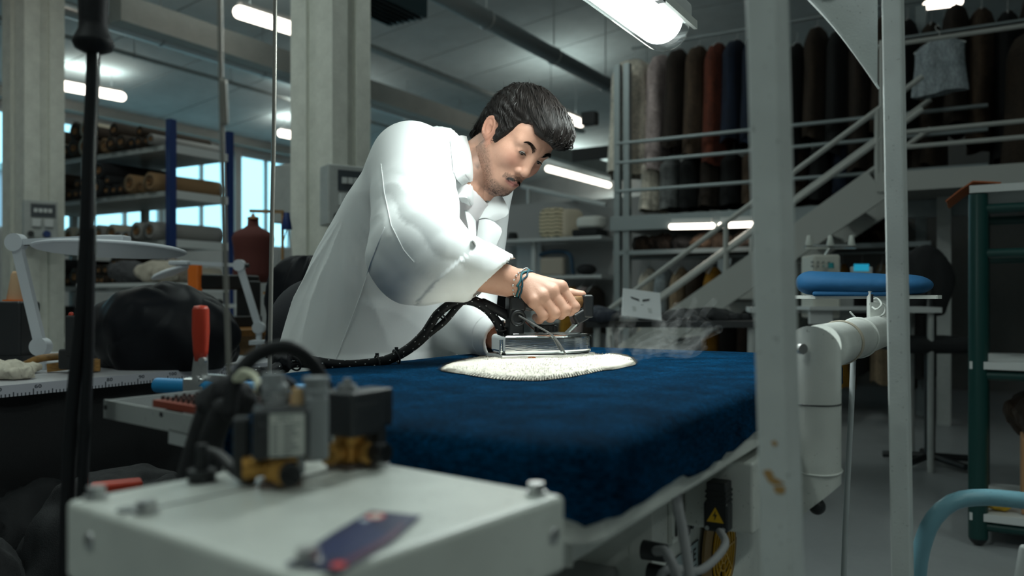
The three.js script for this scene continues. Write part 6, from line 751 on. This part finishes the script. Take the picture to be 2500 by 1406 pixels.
{ // gallery floor, beams and uprights
  const UR = 6.9, g = thing('gallery', 'galvanised storage gallery carrying rows of hanging furs', 'gallery');
  part(g, 'deck', tbox(UR, 9.6, 0.45, 3.0, 1.68, 1.72), M.darkWall); part(g, 'edge_beam', tbox(UR - 0.06, UR, -0.4, 3.02, 1.66, 1.80, 0.004), M.galv); part(g, 'shelf_beam', tbox(UR - 0.04, UR, 0.2, 3.0, 1.425, 1.465), M.galv); part(g, 'lower_shelf', tbox(UR, 8.2, 0.2, 3.0, 1.43, 1.45), M.darkWall);
  for (const v of [2.96, 2.86]) part(g, 'upright', tbox(UR - 0.04, UR + 0.03, v - 0.03, v + 0.03, 0, 3.3), M.galv); for (const v of [0.3, -2.4]) part(g, 'upright', tbox(UR + 0.3, UR + 0.38, v - 0.04, v + 0.04, 0, 3.5), M.galv);
  for (const [y, n] of [[2.33, 'guard_rail'], [2.52, 'guard_rail'], [2.05, 'guard_rail']]) part(g, n, rod(T(UR - 0.03, -0.2, y), T(UR - 0.03, 2.96, y), 0.018), M.galv); for (const y of [3.56, 2.42]) part(g, 'hanging_rail', rod(T(UR + 0.35, -2.4, y), T(UR + 0.35, 2.96, y), 0.015), M.galv); part(g, 'hanging_rail', rod(T(UR + 0.25, 0.2, 1.40), T(UR + 0.25, 2.98, 1.40), 0.015), M.galv);
  part(g, 'back_panel', tbox(9.6, 9.65, -2.4, 2.6, 0, 3.6), M.darkWall);
  // upper row
  const up = [['cream', 'long cream fur coat at the end of the upper rail', 2.97, 1.2], ['blush', 'blush grey fur coat beside the cream fur', 2.66, 1.22], ['choc', 'dark chocolate fur coat beside the blush fur', 2.45, 1.0], ['brown', 'mid brown fur coat on the upper rail', 2.25, 1.1], ['rust', 'rust red fur coat on the upper rail', 2.06, 1.2], ['navy', 'navy fur coat on the upper rail', 1.88, 1.0]]; up.forEach(([c, l, v, L], i) => garment('fur_coat', l, T(UR + 0.35 + 0.10 * (i < 2), v, 3.47), TH, L, i < 2 ? 0.75 : 0.62, i ? 0.21 : 0.40, F[c], 3 + i % 4));
  const dk = ['navy', 'black', 'black', 'umber', 'black', 'choc', 'umber', 'black', 'umber', 'choc', 'brown', 'black', 'umber', 'black', 'umber', 'choc', 'black', 'umber', 'black', 'black']; dk.forEach((c, i) => garment('fur_coat', { navy: 'deep navy fur coat crowded on the upper rail', black: 'black fur coat crowded on the upper rail', umber: 'umber fur coat crowded on the upper rail', choc: 'chocolate fur coat crowded on the upper rail', brown: 'tawny fur coat crowded on the upper rail' }[c], T(UR + 0.35, 1.70 - i * 0.185, 3.47 - 0.06 * (i % 3)), TH, 1.05 + 0.1 * (i % 3), 0.64, 0.2, F[c], 3 + i % 4, c + ' furs on the upper rail'));
  // second tier behind the guard rails
  ['cream', 'grey', 'black', 'choc', 'black', 'brown', 'black', 'umber', 'black', 'navy', 'umber', 'black', 'choc'].forEach((c, i) => garment('short_jacket', 'short ' + { cream: 'cream', grey: 'grey', black: 'black', choc: 'chocolate', brown: 'brown', umber: 'umber', navy: 'navy' }[c] + ' fur jacket hanging behind the guard rails', T(UR + 0.30, 2.70 - i * 0.2, 2.38), TH, 0.50, 0.5, 0.19, F[c], 7 + i % 3, c + ' short fur jackets'));
  // bundles on the shelf
  const bm = [F.umber, F.choc, F.black, F.brown]; let v = 2.78; for (let i = 0; v > 0.4; i++) { one('fur_bundle', ['umber', 'chocolate', 'black', 'tawny'][i % 4] + ' rolled fur bundle on the shelf under the gallery deck', 'fur bundle', blob(T(UR + 0.2, v, 1.53), 0.12, 0.10, 0.14, 0.05, 12, 0.018, 0.75, i * 3), bm[i % 4], ['umber', 'chocolate', 'black', 'tawny'][i % 4] + ' fur bundles'); v -= 0.2; }
  // lower row
  [['cream', 'cream long coat on the lower rail'], ['paleBlue', 'pale blue grey coat on the lower rail'], ['sand', 'sand coloured coat on the lower rail'], ['umber', 'umber coat beside the sand coat'], ['mustard', 'mustard coat on the lower rail beside umber'], ['black', 'black coat beside the mustard coat'], ['choc', 'chocolate coat on the lower rail'], ['black', 'black coat beside the chocolate coat'], ['sand', 'sandy beige coat hanging midway on the lower rail'], ['sage', 'sage grey coat on the lower rail'], ['sage', 'dull green grey coat beside the sage coat'], ['mustard', 'mustard coat near the stair post'], ['black', 'black coat near the stair post'], ['sand', 'tan coat behind the stair rails'], ['umber', 'umber coat behind the stair rails'], ['black', 'black coat at the far end of the lower rail']].forEach(([c, l], i) => garment('long_coat', l, T(UR + 0.27, 2.74 - i * 0.165, 1.31), TH, 0.95 + 0.07 * (i % 3), 0.5, 0.16, F[c], 5 + i % 4));
  hallLamp(atU(1640, 553, 6.83), atU(1738, 551, 6.83), 'lit tube lamp under the gallery between the coats', undefined, M.glow, LAMP_HALL * 0.3, 0xfff4e6, 0.055, 1.70); hallLamp(atU(1760, 550, 6.83), atU(1838, 547, 6.83), 'second lit tube lamp under the gallery beside the stair post', undefined, M.glow, LAMP_HALL * 0.3, 0xfff4e6, 0.055, 1.70);
}
{ // steel stair
  const U = 6.0, A = atU(1690, 762, U), B = atU(2160, 432, U), s = thing('steel_stair', 'grey steel stair with tube handrails up to the gallery', 'stair'), [, va, ya] = uv(A), [, vb, yb] = uv(B), sl = (yb - ya) / (vb - va), at2 = (v) => ya + sl * (v - va), v0 = va - ya / sl, v1 = vb + (1.86 - yb) / sl, m = mat([0.42, 0.43, 0.41], 0.55);
  for (const u of [U, U + 0.8]) part(s, 'stringer', bar(T(u, v0, -0.02 + 0.0), T(u, v1, 1.80), 0.04, 0.24).translate(0, -0.04 + 0.08, 0), m); const n = 10; for (let k = 1; k <= n; k++) { const v = v0 + (v1 - v0) * k / (n + 1); part(s, 'tread', tbox(U + 0.02, U + 0.78, v - 0.12, v + 0.12, at2(v) - 0.05, at2(v) - 0.02), M.greyPaint); }
  const R = (px0, py0, px1, py1, u) => { const a = atU(px0, py0, u), b = atU(px1, py1, u); return [a, b]; };
  for (const [u, l] of [[U, 0], [U + 0.8, 1]]) { const vs = va + 0.75, off = 0.50; for (const h of [0.86, 0.48]) part(s, 'handrail', rod(T(u, vs - 0.0, at2(vs) + h * 0.62 + (l ? 0 : 0.0)), T(u, v1 - 0.3, at2(v1 - 0.3) + h * 0.62), 0.021), m); for (const t of [vs, (vs + v1) / 2 + 0.05, v1]) part(s, 'rail_post', rod(T(u, t, at2(t) - 0.05), T(u, t, at2(t) + 0.86 * 0.62), 0.022), m); }
  // landing with guard rails
  const g = thing('stair_landing', 'upper landing with pale edge beam and guard rails', 'landing'); part(g, 'deck', tbox(6.0, 6.85, -4.5, v1, 1.80, 1.84), M.darkWall); part(g, 'edge_beam', tbox(5.96, 6.0, -4.5, v1, 1.78, 1.92), m); for (const y of [2.10, 2.21, 2.86]) part(g, 'guard_rail', rod(T(6.0, -4.5, y), T(6.0, v1, y), 0.017), m); for (const v of [v1 - 0.03, -1.6, -3.2]) part(g, 'rail_post', rod(T(6.0, v, 1.84), T(6.0, v, 2.9), 0.02), m); for (const v of [-4.3, -1.9, 0.1]) part(g, 'column', tbox(6.7, 6.8, v - 0.05, v + 0.05, 0, 1.8), M.greyPaint);
  garment('blue_shirt', 'pale blue shirt hanging above the landing', T(6.5, 0.12, 3.0), TH + 1.2, 0.42, 0.4, 0.12, F.paleBlue, 31); [0, 1, 2, 3, 4, 5, 6].forEach((i) => garment('fur_coat', i % 2 ? 'black fur coat on the landing rail' : 'dark umber fur coat on the landing rail', T(6.7, -0.48 - i * 0.34, 3.0 - 0.06 * (i % 2)), TH, 1.1, 0.6, 0.32, i % 2 ? F.black : F.umber, 4 + i % 3, i % 2 ? 'black furs on the landing rail' : 'umber furs on the landing rail'));
  part(g, 'hanging_rail', rod(T(6.7, -3, 3.1), T(6.7, v1, 3.1), 0.014), M.galv);
}
{ // ribbed partition under the gallery
  const w = struct('trim_3', tbox(10.4, 10.44, -4.5, 2.2, 0, 1.7), M.darkWall); for (let v = -4.4; v < 2.1; v += 0.3) for (const [a, b] of [[0.06, 0.52], [0.58, 1.0], [1.08, 1.62]]) part(w, 'panel', tbox(10.36, 10.4, v + 0.012, v + 0.288, a, b), M.panel);
}
// ================================================================ white shelves with cushions
{
  const U = 8.0, o = thing('display_shelf', 'white shelving with cushions against a grey partition', 'shelf'); const a = atU(1195, 583, U), b = atU(1468, 580, U), va = uv(a)[1], vb = uv(b)[1]; const y1 = 1.72, y2 = 1.27; for (const y of [y1, y2, 0.75]) part(o, 'shelf_board', tbox(U, U + 0.4, vb, va, y - 0.035, y), M.lightGrey); for (const v of [va - 0.03, uv(atU(1292, 600, U))[1]]) part(o, 'upright', tbox(U + 0.1, U + 0.14, v - 0.025, v + 0.025, 0, y1 - 0.035), M.lightGrey);
  const p = struct('partition', tbox(U + 0.45, U + 0.5, vb - 1.2, va + 1.5, 0, 2.2), mat([0.36, 0.36, 0.36], 0.8)); p.name = 'trim_4'; { const r = struct('r', rod(atU(1275, 455, U + 0.6), atU(1480, 500, U + 0.2), 0.03), M.lightGrey); r.name = 'trim_5'; for (const x of [1290, 1400, 1465]) part(r, 'baluster', rod(atU(x, 458 + (x - 1275) * 0.22, U + 0.5), atU(x, 520, U + 0.5), 0.02), M.lightGrey); }
  const pillow = (w, h, d) => { const g = new THREE.SphereGeometry(1, 28, 20), q = g.attributes.position; for (let i = 0; i < q.count; i++) { const x = q.getX(i), y = q.getY(i), z = q.getZ(i), f = (t) => Math.sign(t) * Math.abs(t) ** 0.45; q.setXYZ(i, f(x) * w / 2, f(y) * h / 2, z * d / 2 * (1 - 0.5 * (x * x * y * y))); } g.computeVertexNormals(); return g; };
  const on = (px, y, u = U + 0.16) => { const t = atU(px, 600, u); return t.setY(y); }; const stripe = tex(128, (x, y) => { const s = ((y * 5 + 0.12 * Math.sin(x * 12)) % 1) < 0.28; return s ? [0.10, 0.11, 0.13] : [0.86, 0.80, 0.68]; }, true, 4.5);
  one('cushion', 'cream cushion with dark wavy stripes on the upper shelf', 'cushion', at(pillow(0.36, 0.38, 0.16), ...on(1350, y1 + 0.185).toArray(), 0, TH - Math.PI / 2), mat('#ffffff', 0.9, { map: stripe })); one('cushion', 'plain cream cushion behind the striped cushion', 'cushion', at(pillow(0.3, 0.36, 0.14), ...on(1396, y1 + 0.175, U + 0.24).toArray(), 0, TH - 0.6), mat([0.62, 0.54, 0.42], 0.9)); one('cushion', 'white fluffy cushion lying on dark cloth', 'cushion', at(pillow(0.34, 0.16, 0.3), ...on(1445, y1 + 0.165).toArray(), 0, TH - Math.PI / 2), mat([0.70, 0.70, 0.66], 0.95)); one('folded_cloth', 'black folded cloth under the fluffy cushion', 'cloth', at(box(0.34, 0.085, 0.3, 0, 0, 0, 0.03), ...on(1440, y1 + 0.043).toArray(), 0, TH - Math.PI / 2), M.blackMatte);
  one('felt_hat', 'small black felt hat on the upper shelf', 'hat', at(lathe([[0, 0.10], [0.05, 0.095], [0.065, 0.05], [0.068, 0.012], [0.11, 0.006], [0.11, 0], [0, 0]], 20), ...on(1252, y1 - 0.0).toArray()), M.blackMatte); one('red_cloth', 'folded red cloth beside the felt hat', 'cloth', at(box(0.16, 0.03, 0.14, 0, 0, 0, 0.01), ...on(1222, y1 + 0.015).toArray(), 0, TH), M.red);
  { const o = thing('tote_bag', 'beige tote bag with blue strap on the lower shelf', 'bag'); part(o, 'pouch', at(box(0.32, 0.22, 0.1, 0, 0, 0, 0.03), ...on(1350, y2 + 0.11).toArray(), 0, TH - Math.PI / 2), mat([0.42, 0.37, 0.31], 0.9)); part(o, 'strap', tube([on(1320, y2 + 0.26), on(1345, y2 + 0.29), on(1380, y2 + 0.28), on(1394, y2 + 0.22, U + 0.1), on(1398, y2 + 0.06, U + 0.08), on(1400, y2 + 0.03, U + 0.08)], 0.025, 24), mat([0.015, 0.05, 0.09], 0.7), 'thick blue strap'); } one('beanie', 'dark rounded beanie on the lower shelf beside the tote', 'hat', at(sph(0.12).scale(1, 0.55, 1), ...on(1432, y2 + 0.067).toArray()), M.blackMatte); one('paper_sheet', 'white paper sheets pinned behind the lower shelf', 'paper', at(box(0.36, 0.42, 0.006), ...on(1292, y2 + 0.22, U + 0.42).toArray(), 0, TH - Math.PI / 2), M.paper); one('grey_box', 'small brown grey box on the lower shelf', 'box', at(box(0.16, 0.16, 0.16, 0, 0, 0, 0.01), ...on(1232, y2 + 0.08).toArray(), 0, TH), mat([0.22, 0.19, 0.17], 0.8));
  [[1215, 'black', 'black boots box cloth under the shelves'], [1395, 'mustard', 'mustard garment under the white shelves'], [1425, 'blush', 'dusty pink garment under the white shelves'], [1450, 'choc', 'chocolate garment under the white shelves']].forEach(([x, c, l], i) => garment('short_jacket', l, on(x, 1.15), TH, 0.55, 0.4, 0.2, F[c], 8 + i % 2));
  // dark speaker-like boxes and screen by the hanging furs
  { const c = atU(1440, 290, 7.4); one('wall_speaker', 'small dark box with pale marks hung by the furs', 'box', at(box(0.16, 0.14, 0.12, 0, 0, 0, 0.01), c.x, c.y, c.z, 0, TH - Math.PI / 2), M.black); const d = atU(1445, 375, 8.8); one('wall_screen', 'flat black screen on the partition top', 'screen', at(box(0.55, 0.16, 0.05, 0, 0, 0, 0.01), d.x, d.y, d.z, 0, TH - Math.PI / 2), M.black); }
}
// ================================================================ sewing and embroidery benches
{
  const bench = (name, label, px0, px1, py, Z, m, depth = 0.5) => { const a = P(px0, py, Z), b = P(px1, py, Z - 0.25), o = thing(name, label, 'table'), d = b.clone().sub(a).setY(0).normalize(), back = V3(d.z, 0, -d.x); if (back.z > 0) back.negate(); const mid = a.clone().lerp(b, 0.5).addScaledVector(back, depth / 2); part(o, 'table_top', bar(a.clone().addScaledVector(back, depth / 2), b.clone().addScaledVector(back, depth / 2), depth, 0.03), m); for (const p of [a.clone().addScaledVector(d, 0.05), b.clone().addScaledVector(d, -0.05)]) for (const t of [0.04, depth - 0.04]) { const q = p.clone().addScaledVector(back, t); part(o, 'leg', rod(V3(q.x, 0, q.z), q, 0.018), M.greyPaint); } return o; };
  bench('embroidery_table', 'pale embroidery bench beyond the sleeve board', 1830, 2300, 757, 4.9, M.lightGrey, 0.55); bench('work_bench', 'dark work bench strewn with black fabric', 1430, 1860, 792, 4.1, M.black, 0.6); one('black_fabric', 'crumpled black fabric heaped on the dark work bench', 'fabric', blob(P(1700, 776, 4.2), 0.24, 0.05, 0.16, 0.025, 9, 0.014, 0.35, 3), M.blackMatte); one('black_fabric', 'folded dark fabric beside the tilted white board', 'fabric', blob(P(1472, 772, 4.2), 0.12, 0.05, 0.15, 0.04, 9, 0.016, 0.6, 8), mat([0.03, 0.035, 0.05], 0.9)); one('dark_bin', 'dark bin standing under the work bench', 'bin', at(cyl(0.24, 0.2, 0.6, 24), ...P(1600, 900, 4.4).setY(0.3).toArray()), M.black); one('dark_crate', 'dark crate under the work bench end', 'crate', at(box(0.5, 0.5, 0.4, 0, 0, 0, 0.02), ...P(1800, 900, 4.2).setY(0.25).toArray(), 0, 0.2), M.black);
  { const o = thing('pattern_board', 'tilted white board with two dark slanted marks', 'board'), c = P(1565, 742, 3.9), tr = (g) => at(at(g, 0, 0, 0, -0.75), 0, 0, 0, 0, 0.25, -0.12).translate(c.x, c.y, c.z); part(o, 'board', tr(plate([[-0.115, -0.09], [0.085, -0.09], [0.115, 0.085], [-0.075, 0.085]], 0.008, 0.002)), M.paper); for (const s of [-1, 1]) part(o, 'mark', tr(plate([[0.008 * s, 0.012], [0.045 * s, 0.024], [0.05 * s, 0.034], [0.01 * s, 0.024]], 0.002).translate(0, 0, 0.006)), M.black, 'dark slanted mark'); for (const s of [-1, 1]) part(o, 'faint_mark', tr(box(0.018, 0.028, 0.001, 0.04 * s - 0.005, -0.04, 0.0055)), M.lightGrey); part(o, 'stand', rod(V3(c.x, 0.91, c.z - 0.02), c.clone(), 0.012), M.steel); }
  { const o = thing('embroidery_machine', 'white embroidery machine with thread bar and blue screen', 'embroidery machine'), Z = 4.7; part(o, 'head', at(box(0.155, 0.36, 0.2, 0, 0, 0, 0.015), ...P(2003, 700, Z).toArray()), mat([0.55, 0.55, 0.50], 0.4)); part(o, 'needle_case', at(box(0.13, 0.1, 0.03, 0, 0, 0, 0.005), ...P(2003, 770, Z - 0.1).toArray()), M.lightGrey); for (let k = 0; k < 8; k++) part(o, 'tension_knob', at(at(cyl(0.006, 0.006, 0.02, 10), 0, 0, 0, Math.PI / 2), ...P(1983 + (k % 4) * 13, 640 + Math.floor(k / 4) * 10, Z - 0.105).toArray()), M.chrome); part(o, 'label_strip', at(box(0.09, 0.02, 0.003), ...P(2003, 722, Z - 0.102).toArray()), M.blueCloth, 'blue strip'); part(o, 'thread_bar', [rod(P(1965, 602, Z), P(2088, 602, Z), 0.014), rod(P(2028, 602, Z), P(2010, 630, Z), 0.01)], M.chrome); for (let k = 0; k < 3; k++) part(o, 'spool', at(lathe([[0, 0.06], [0.01, 0.06], [0.022, 0], [0, 0]], 12), ...P(1975 + k * 52, 600, Z).toArray()), M.boxWhite); part(o, 'screen_case', at(box(0.12, 0.16, 0.03, 0, 0, 0, 0.008), ...P(2103, 685, Z).toArray()), M.lightGrey); part(o, 'screen', at(box(0.085, 0.04, 0.004), ...P(2103, 653, Z - 0.018).toArray()), mat([0.02, 0.2, 0.3], 0.2, { emissive: new THREE.Color().setRGB(0.02, 0.35, 0.55), emissiveIntensity: 0.6 }), 'blue lit screen'); part(o, 'column', at(box(0.08, 0.3, 0.2), ...P(2050, 730, Z + 0.12).toArray()), M.greyPaint); part(o, 'bed', at(box(0.4, 0.02, 0.3), ...P(2040, 752, Z).toArray()), M.lightGrey); }
  one('green_button', 'small teal cap on the embroidery machine', 'cap', at(cyl(0.014, 0.016, 0.03), ...P(2029, 648, 4.55).toArray()), mat([0.005, 0.25, 0.28], 0.4));
  { const o = thing('office_chair', 'black padded office chair behind the white posts', 'chair'), c = P(2270, 840, 4.9); part(o, 'backrest', blob(P(2262, 690, 5.2), 0.19, 0.24, 0.07, 0.02, 6, 0.025, 0.9, 2), M.blackMatte); part(o, 'seat', at(box(0.45, 0.09, 0.45, 0, 0, 0, 0.04), c.x, c.y, c.z), M.blackMatte); part(o, 'back_stem', rod(c, P(2270, 700, 5.15), 0.02), M.black); part(o, 'column', rod(c.clone().setY(0.06), c, 0.03), M.black); for (let k = 0; k < 5; k++) { const q = c.clone().setY(0.06); part(o, 'leg', rod(q, q.clone().add(V3(0.26 * Math.cos(k * 1.257), -0.02, 0.26 * Math.sin(k * 1.257))), 0.02), M.black); } }
}
// ================================================================ green trolley and the blue rail
{
  const o = thing('green_trolley', 'dark green tube trolley stacked with leather and boxes', 'trolley'), Z = 3.32, a = P(2388, 1330, Z), dir = VX.clone().negate(), bk = UX.clone(), pt = (s, t, y) => V3(a.x, y, a.z).addScaledVector(dir, s).addScaledVector(bk, t), L = 0.9, D = 0.6;
  for (const [s, t] of [[0, 0], [L, 0], [0, D], [L, D]]) part(o, 'post', rod(pt(s, t, 0.03), pt(s, t, 1.42), 0.036, 0.036, 18), M.green); for (const y of [1.36, 1.18, 0.69, 0.08]) { part(o, 'rail', [rod(pt(0, 0, y), pt(L, 0, y), 0.02)], M.green); part(o, 'rail', rod(pt(0, D, y), pt(L, D, y), 0.02), M.green); part(o, 'rail', rod(pt(0, 0, y), pt(0, D, y), 0.02), M.green); }
  const bd = (y, m) => { const g = new THREE.BoxGeometry(L + 0.06, 0.03, D + 0.06); const q = pt(L / 2, D / 2, y); g.rotateY(TH - Math.PI / 2); return g.translate(q.x, q.y, q.z); }; for (const [y, m] of [[1.44, M.lightGrey], [0.73, M.lightGrey], [0.12, M.lightGrey]]) part(o, 'shelf_board', bd(y), m); for (const [s, t] of [[0, 0], [L, 0], [0, D], [L, D]]) part(o, 'caster', at(sph(0.035, 0, 0, 0), ...pt(s, t, 0.036).toArray()), M.black);
  one('leather_piece', 'folded orange brown leather piece drooping over the trolley edge', 'leather', sheet([0, 1, 2, 3].map((i) => [0, 1, 2, 3, 4].map((j) => pt(-0.12 + j * 0.05, 0.05 + i * 0.1, 1.475 - (j < 2 ? (2 - j) * 0.035 : 0) + 0.008 * Math.sin(i * 2 + j)))), 0.004), mat([0.38, 0.10, 0.03], 0.7)); one('leather_piece', 'upright curled orange leather sheet on the trolley top', 'leather', sheet([0, 1, 2, 3].map((i) => [0, 1, 2, 3, 4].map((j) => pt(0.28 + j * 0.1, 0.2 + i * 0.04, 1.475 + i * 0.035 * (0.4 + 0.25 * j)))), 0.004), mat([0.30, 0.085, 0.02], 0.7)); one('paper_stack', 'stack of white papers on the trolley top', 'paper', at(box(0.34, 0.02, 0.24), ...pt(0.3, 0.25, 1.466).toArray(), 0, 0.4), M.paper);
  one('dark_sack', 'dark stuffed sack on the trolley middle shelf', 'sack', blob(pt(0.45, 0.3, 0.86), 0.24, 0.17, 0.2, 0.03, 8, 0.018, 0.7, 4), mat([0.035, 0.028, 0.026], 0.9)); one('cream_cloth', 'cream cloths piled on the trolley middle shelf', 'cloth', blob(pt(0.42, 0.02, 0.765), 0.14, 0.03, 0.06, 0.02, 16, 0.01, 0.6, 6), mat([0.62, 0.54, 0.42], 0.9)); one('plastic_wrap', 'crumpled clear film over brown fur on the lower shelf', 'film', blob(pt(0.35, 0.3, 0.5), 0.26, 0.14, 0.2, 0.05, 9, 0.018, 0.9, 7), F.umber);
  { const c = thing('cardboard_box', 'brown cardboard box with white label on the trolley', 'box', pt(0.30, 0.16, 0.137), TH - Math.PI / 2); part(c, 'carton', box(0.30, 0.30, 0.26, 0, 0.15, 0, 0.004), M.card); part(c, 'label', box(0.13, 0.07, 0.002, -0.05, 0.05, 0.131), M.paper, 'white printed label'); part(c, 'tape', box(0.05, 0.001, 0.262, 0, 0.3005, 0), mat([0.4, 0.28, 0.15], 0.4)); } one('yellow_bag', 'crumpled yellow plastic bag on the bottom shelf', 'bag', blob(pt(0.08, 0.06, 0.17), 0.055, 0.035, 0.05, 0.02, 20, 0.008, 0.9, 5), mat([0.62, 0.38, 0.01], 0.4));
  const tb = thing('tube_handrail', 'pale blue bent steel tube handrail beside the white posts', 'handrail'), z = 1.22; part(tb, 'tube', tube([P(2236, 1500, z).setY(0.02), P(2240, 1406, z), P(2252, 1330, z), P(2278, 1268, z), P(2325, 1226, z), P(2390, 1214, z), P(2500, 1222, z - 0.02), P(2640, 1240, z - 0.05), P(2700, 1290, z - 0.06), P(2716, 1406, z - 0.06), P(2720, 1500, z - 0.06).setY(0.02)], 0.0125, 90, 16), M.paleBlue); for (const [x, q] of [[2236, z], [2720, z - 0.06]]) part(tb, 'foot_cap', at(cyl(0.016, 0.018, 0.03), ...P(x, 1500, q).setY(0.015).toArray()), M.black); one('clear_tube', 'clear bent tube at the corner by the blue handrail', 'tube', tube([P(2500, 1340, 1.1), P(2490, 1400, 1.1), P(2480, 1480, 1.1), P(2476, 1500, 1.1).setY(0.02)], 0.006, 24), M.lightGrey);
}

// ---------------------------------------------------------------- every thing gets its origin at its base
scene.updateMatrixWorld(true);
for (const o of [...scene.children]) {
  if (!o.isGroup || o.userData.placed) continue;
  const b = new THREE.Box3(); o.traverse((m) => { if (m.isMesh) { if (!m.geometry.boundingBox) m.geometry.computeBoundingBox(); b.union(m.geometry.boundingBox.clone().applyMatrix4(m.matrixWorld)); } });
  if (b.isEmpty()) continue; const c = V3((b.min.x + b.max.x) / 2, b.min.y, (b.min.z + b.max.z) / 2);
  for (const k of o.children) k.position.sub(c); o.position.copy(c);
}
scene.traverse((o) => { delete o.userData.placed; if (o.isMesh) o.castShadow = o.receiveShadow = true; });
renderer.render(scene, camera);
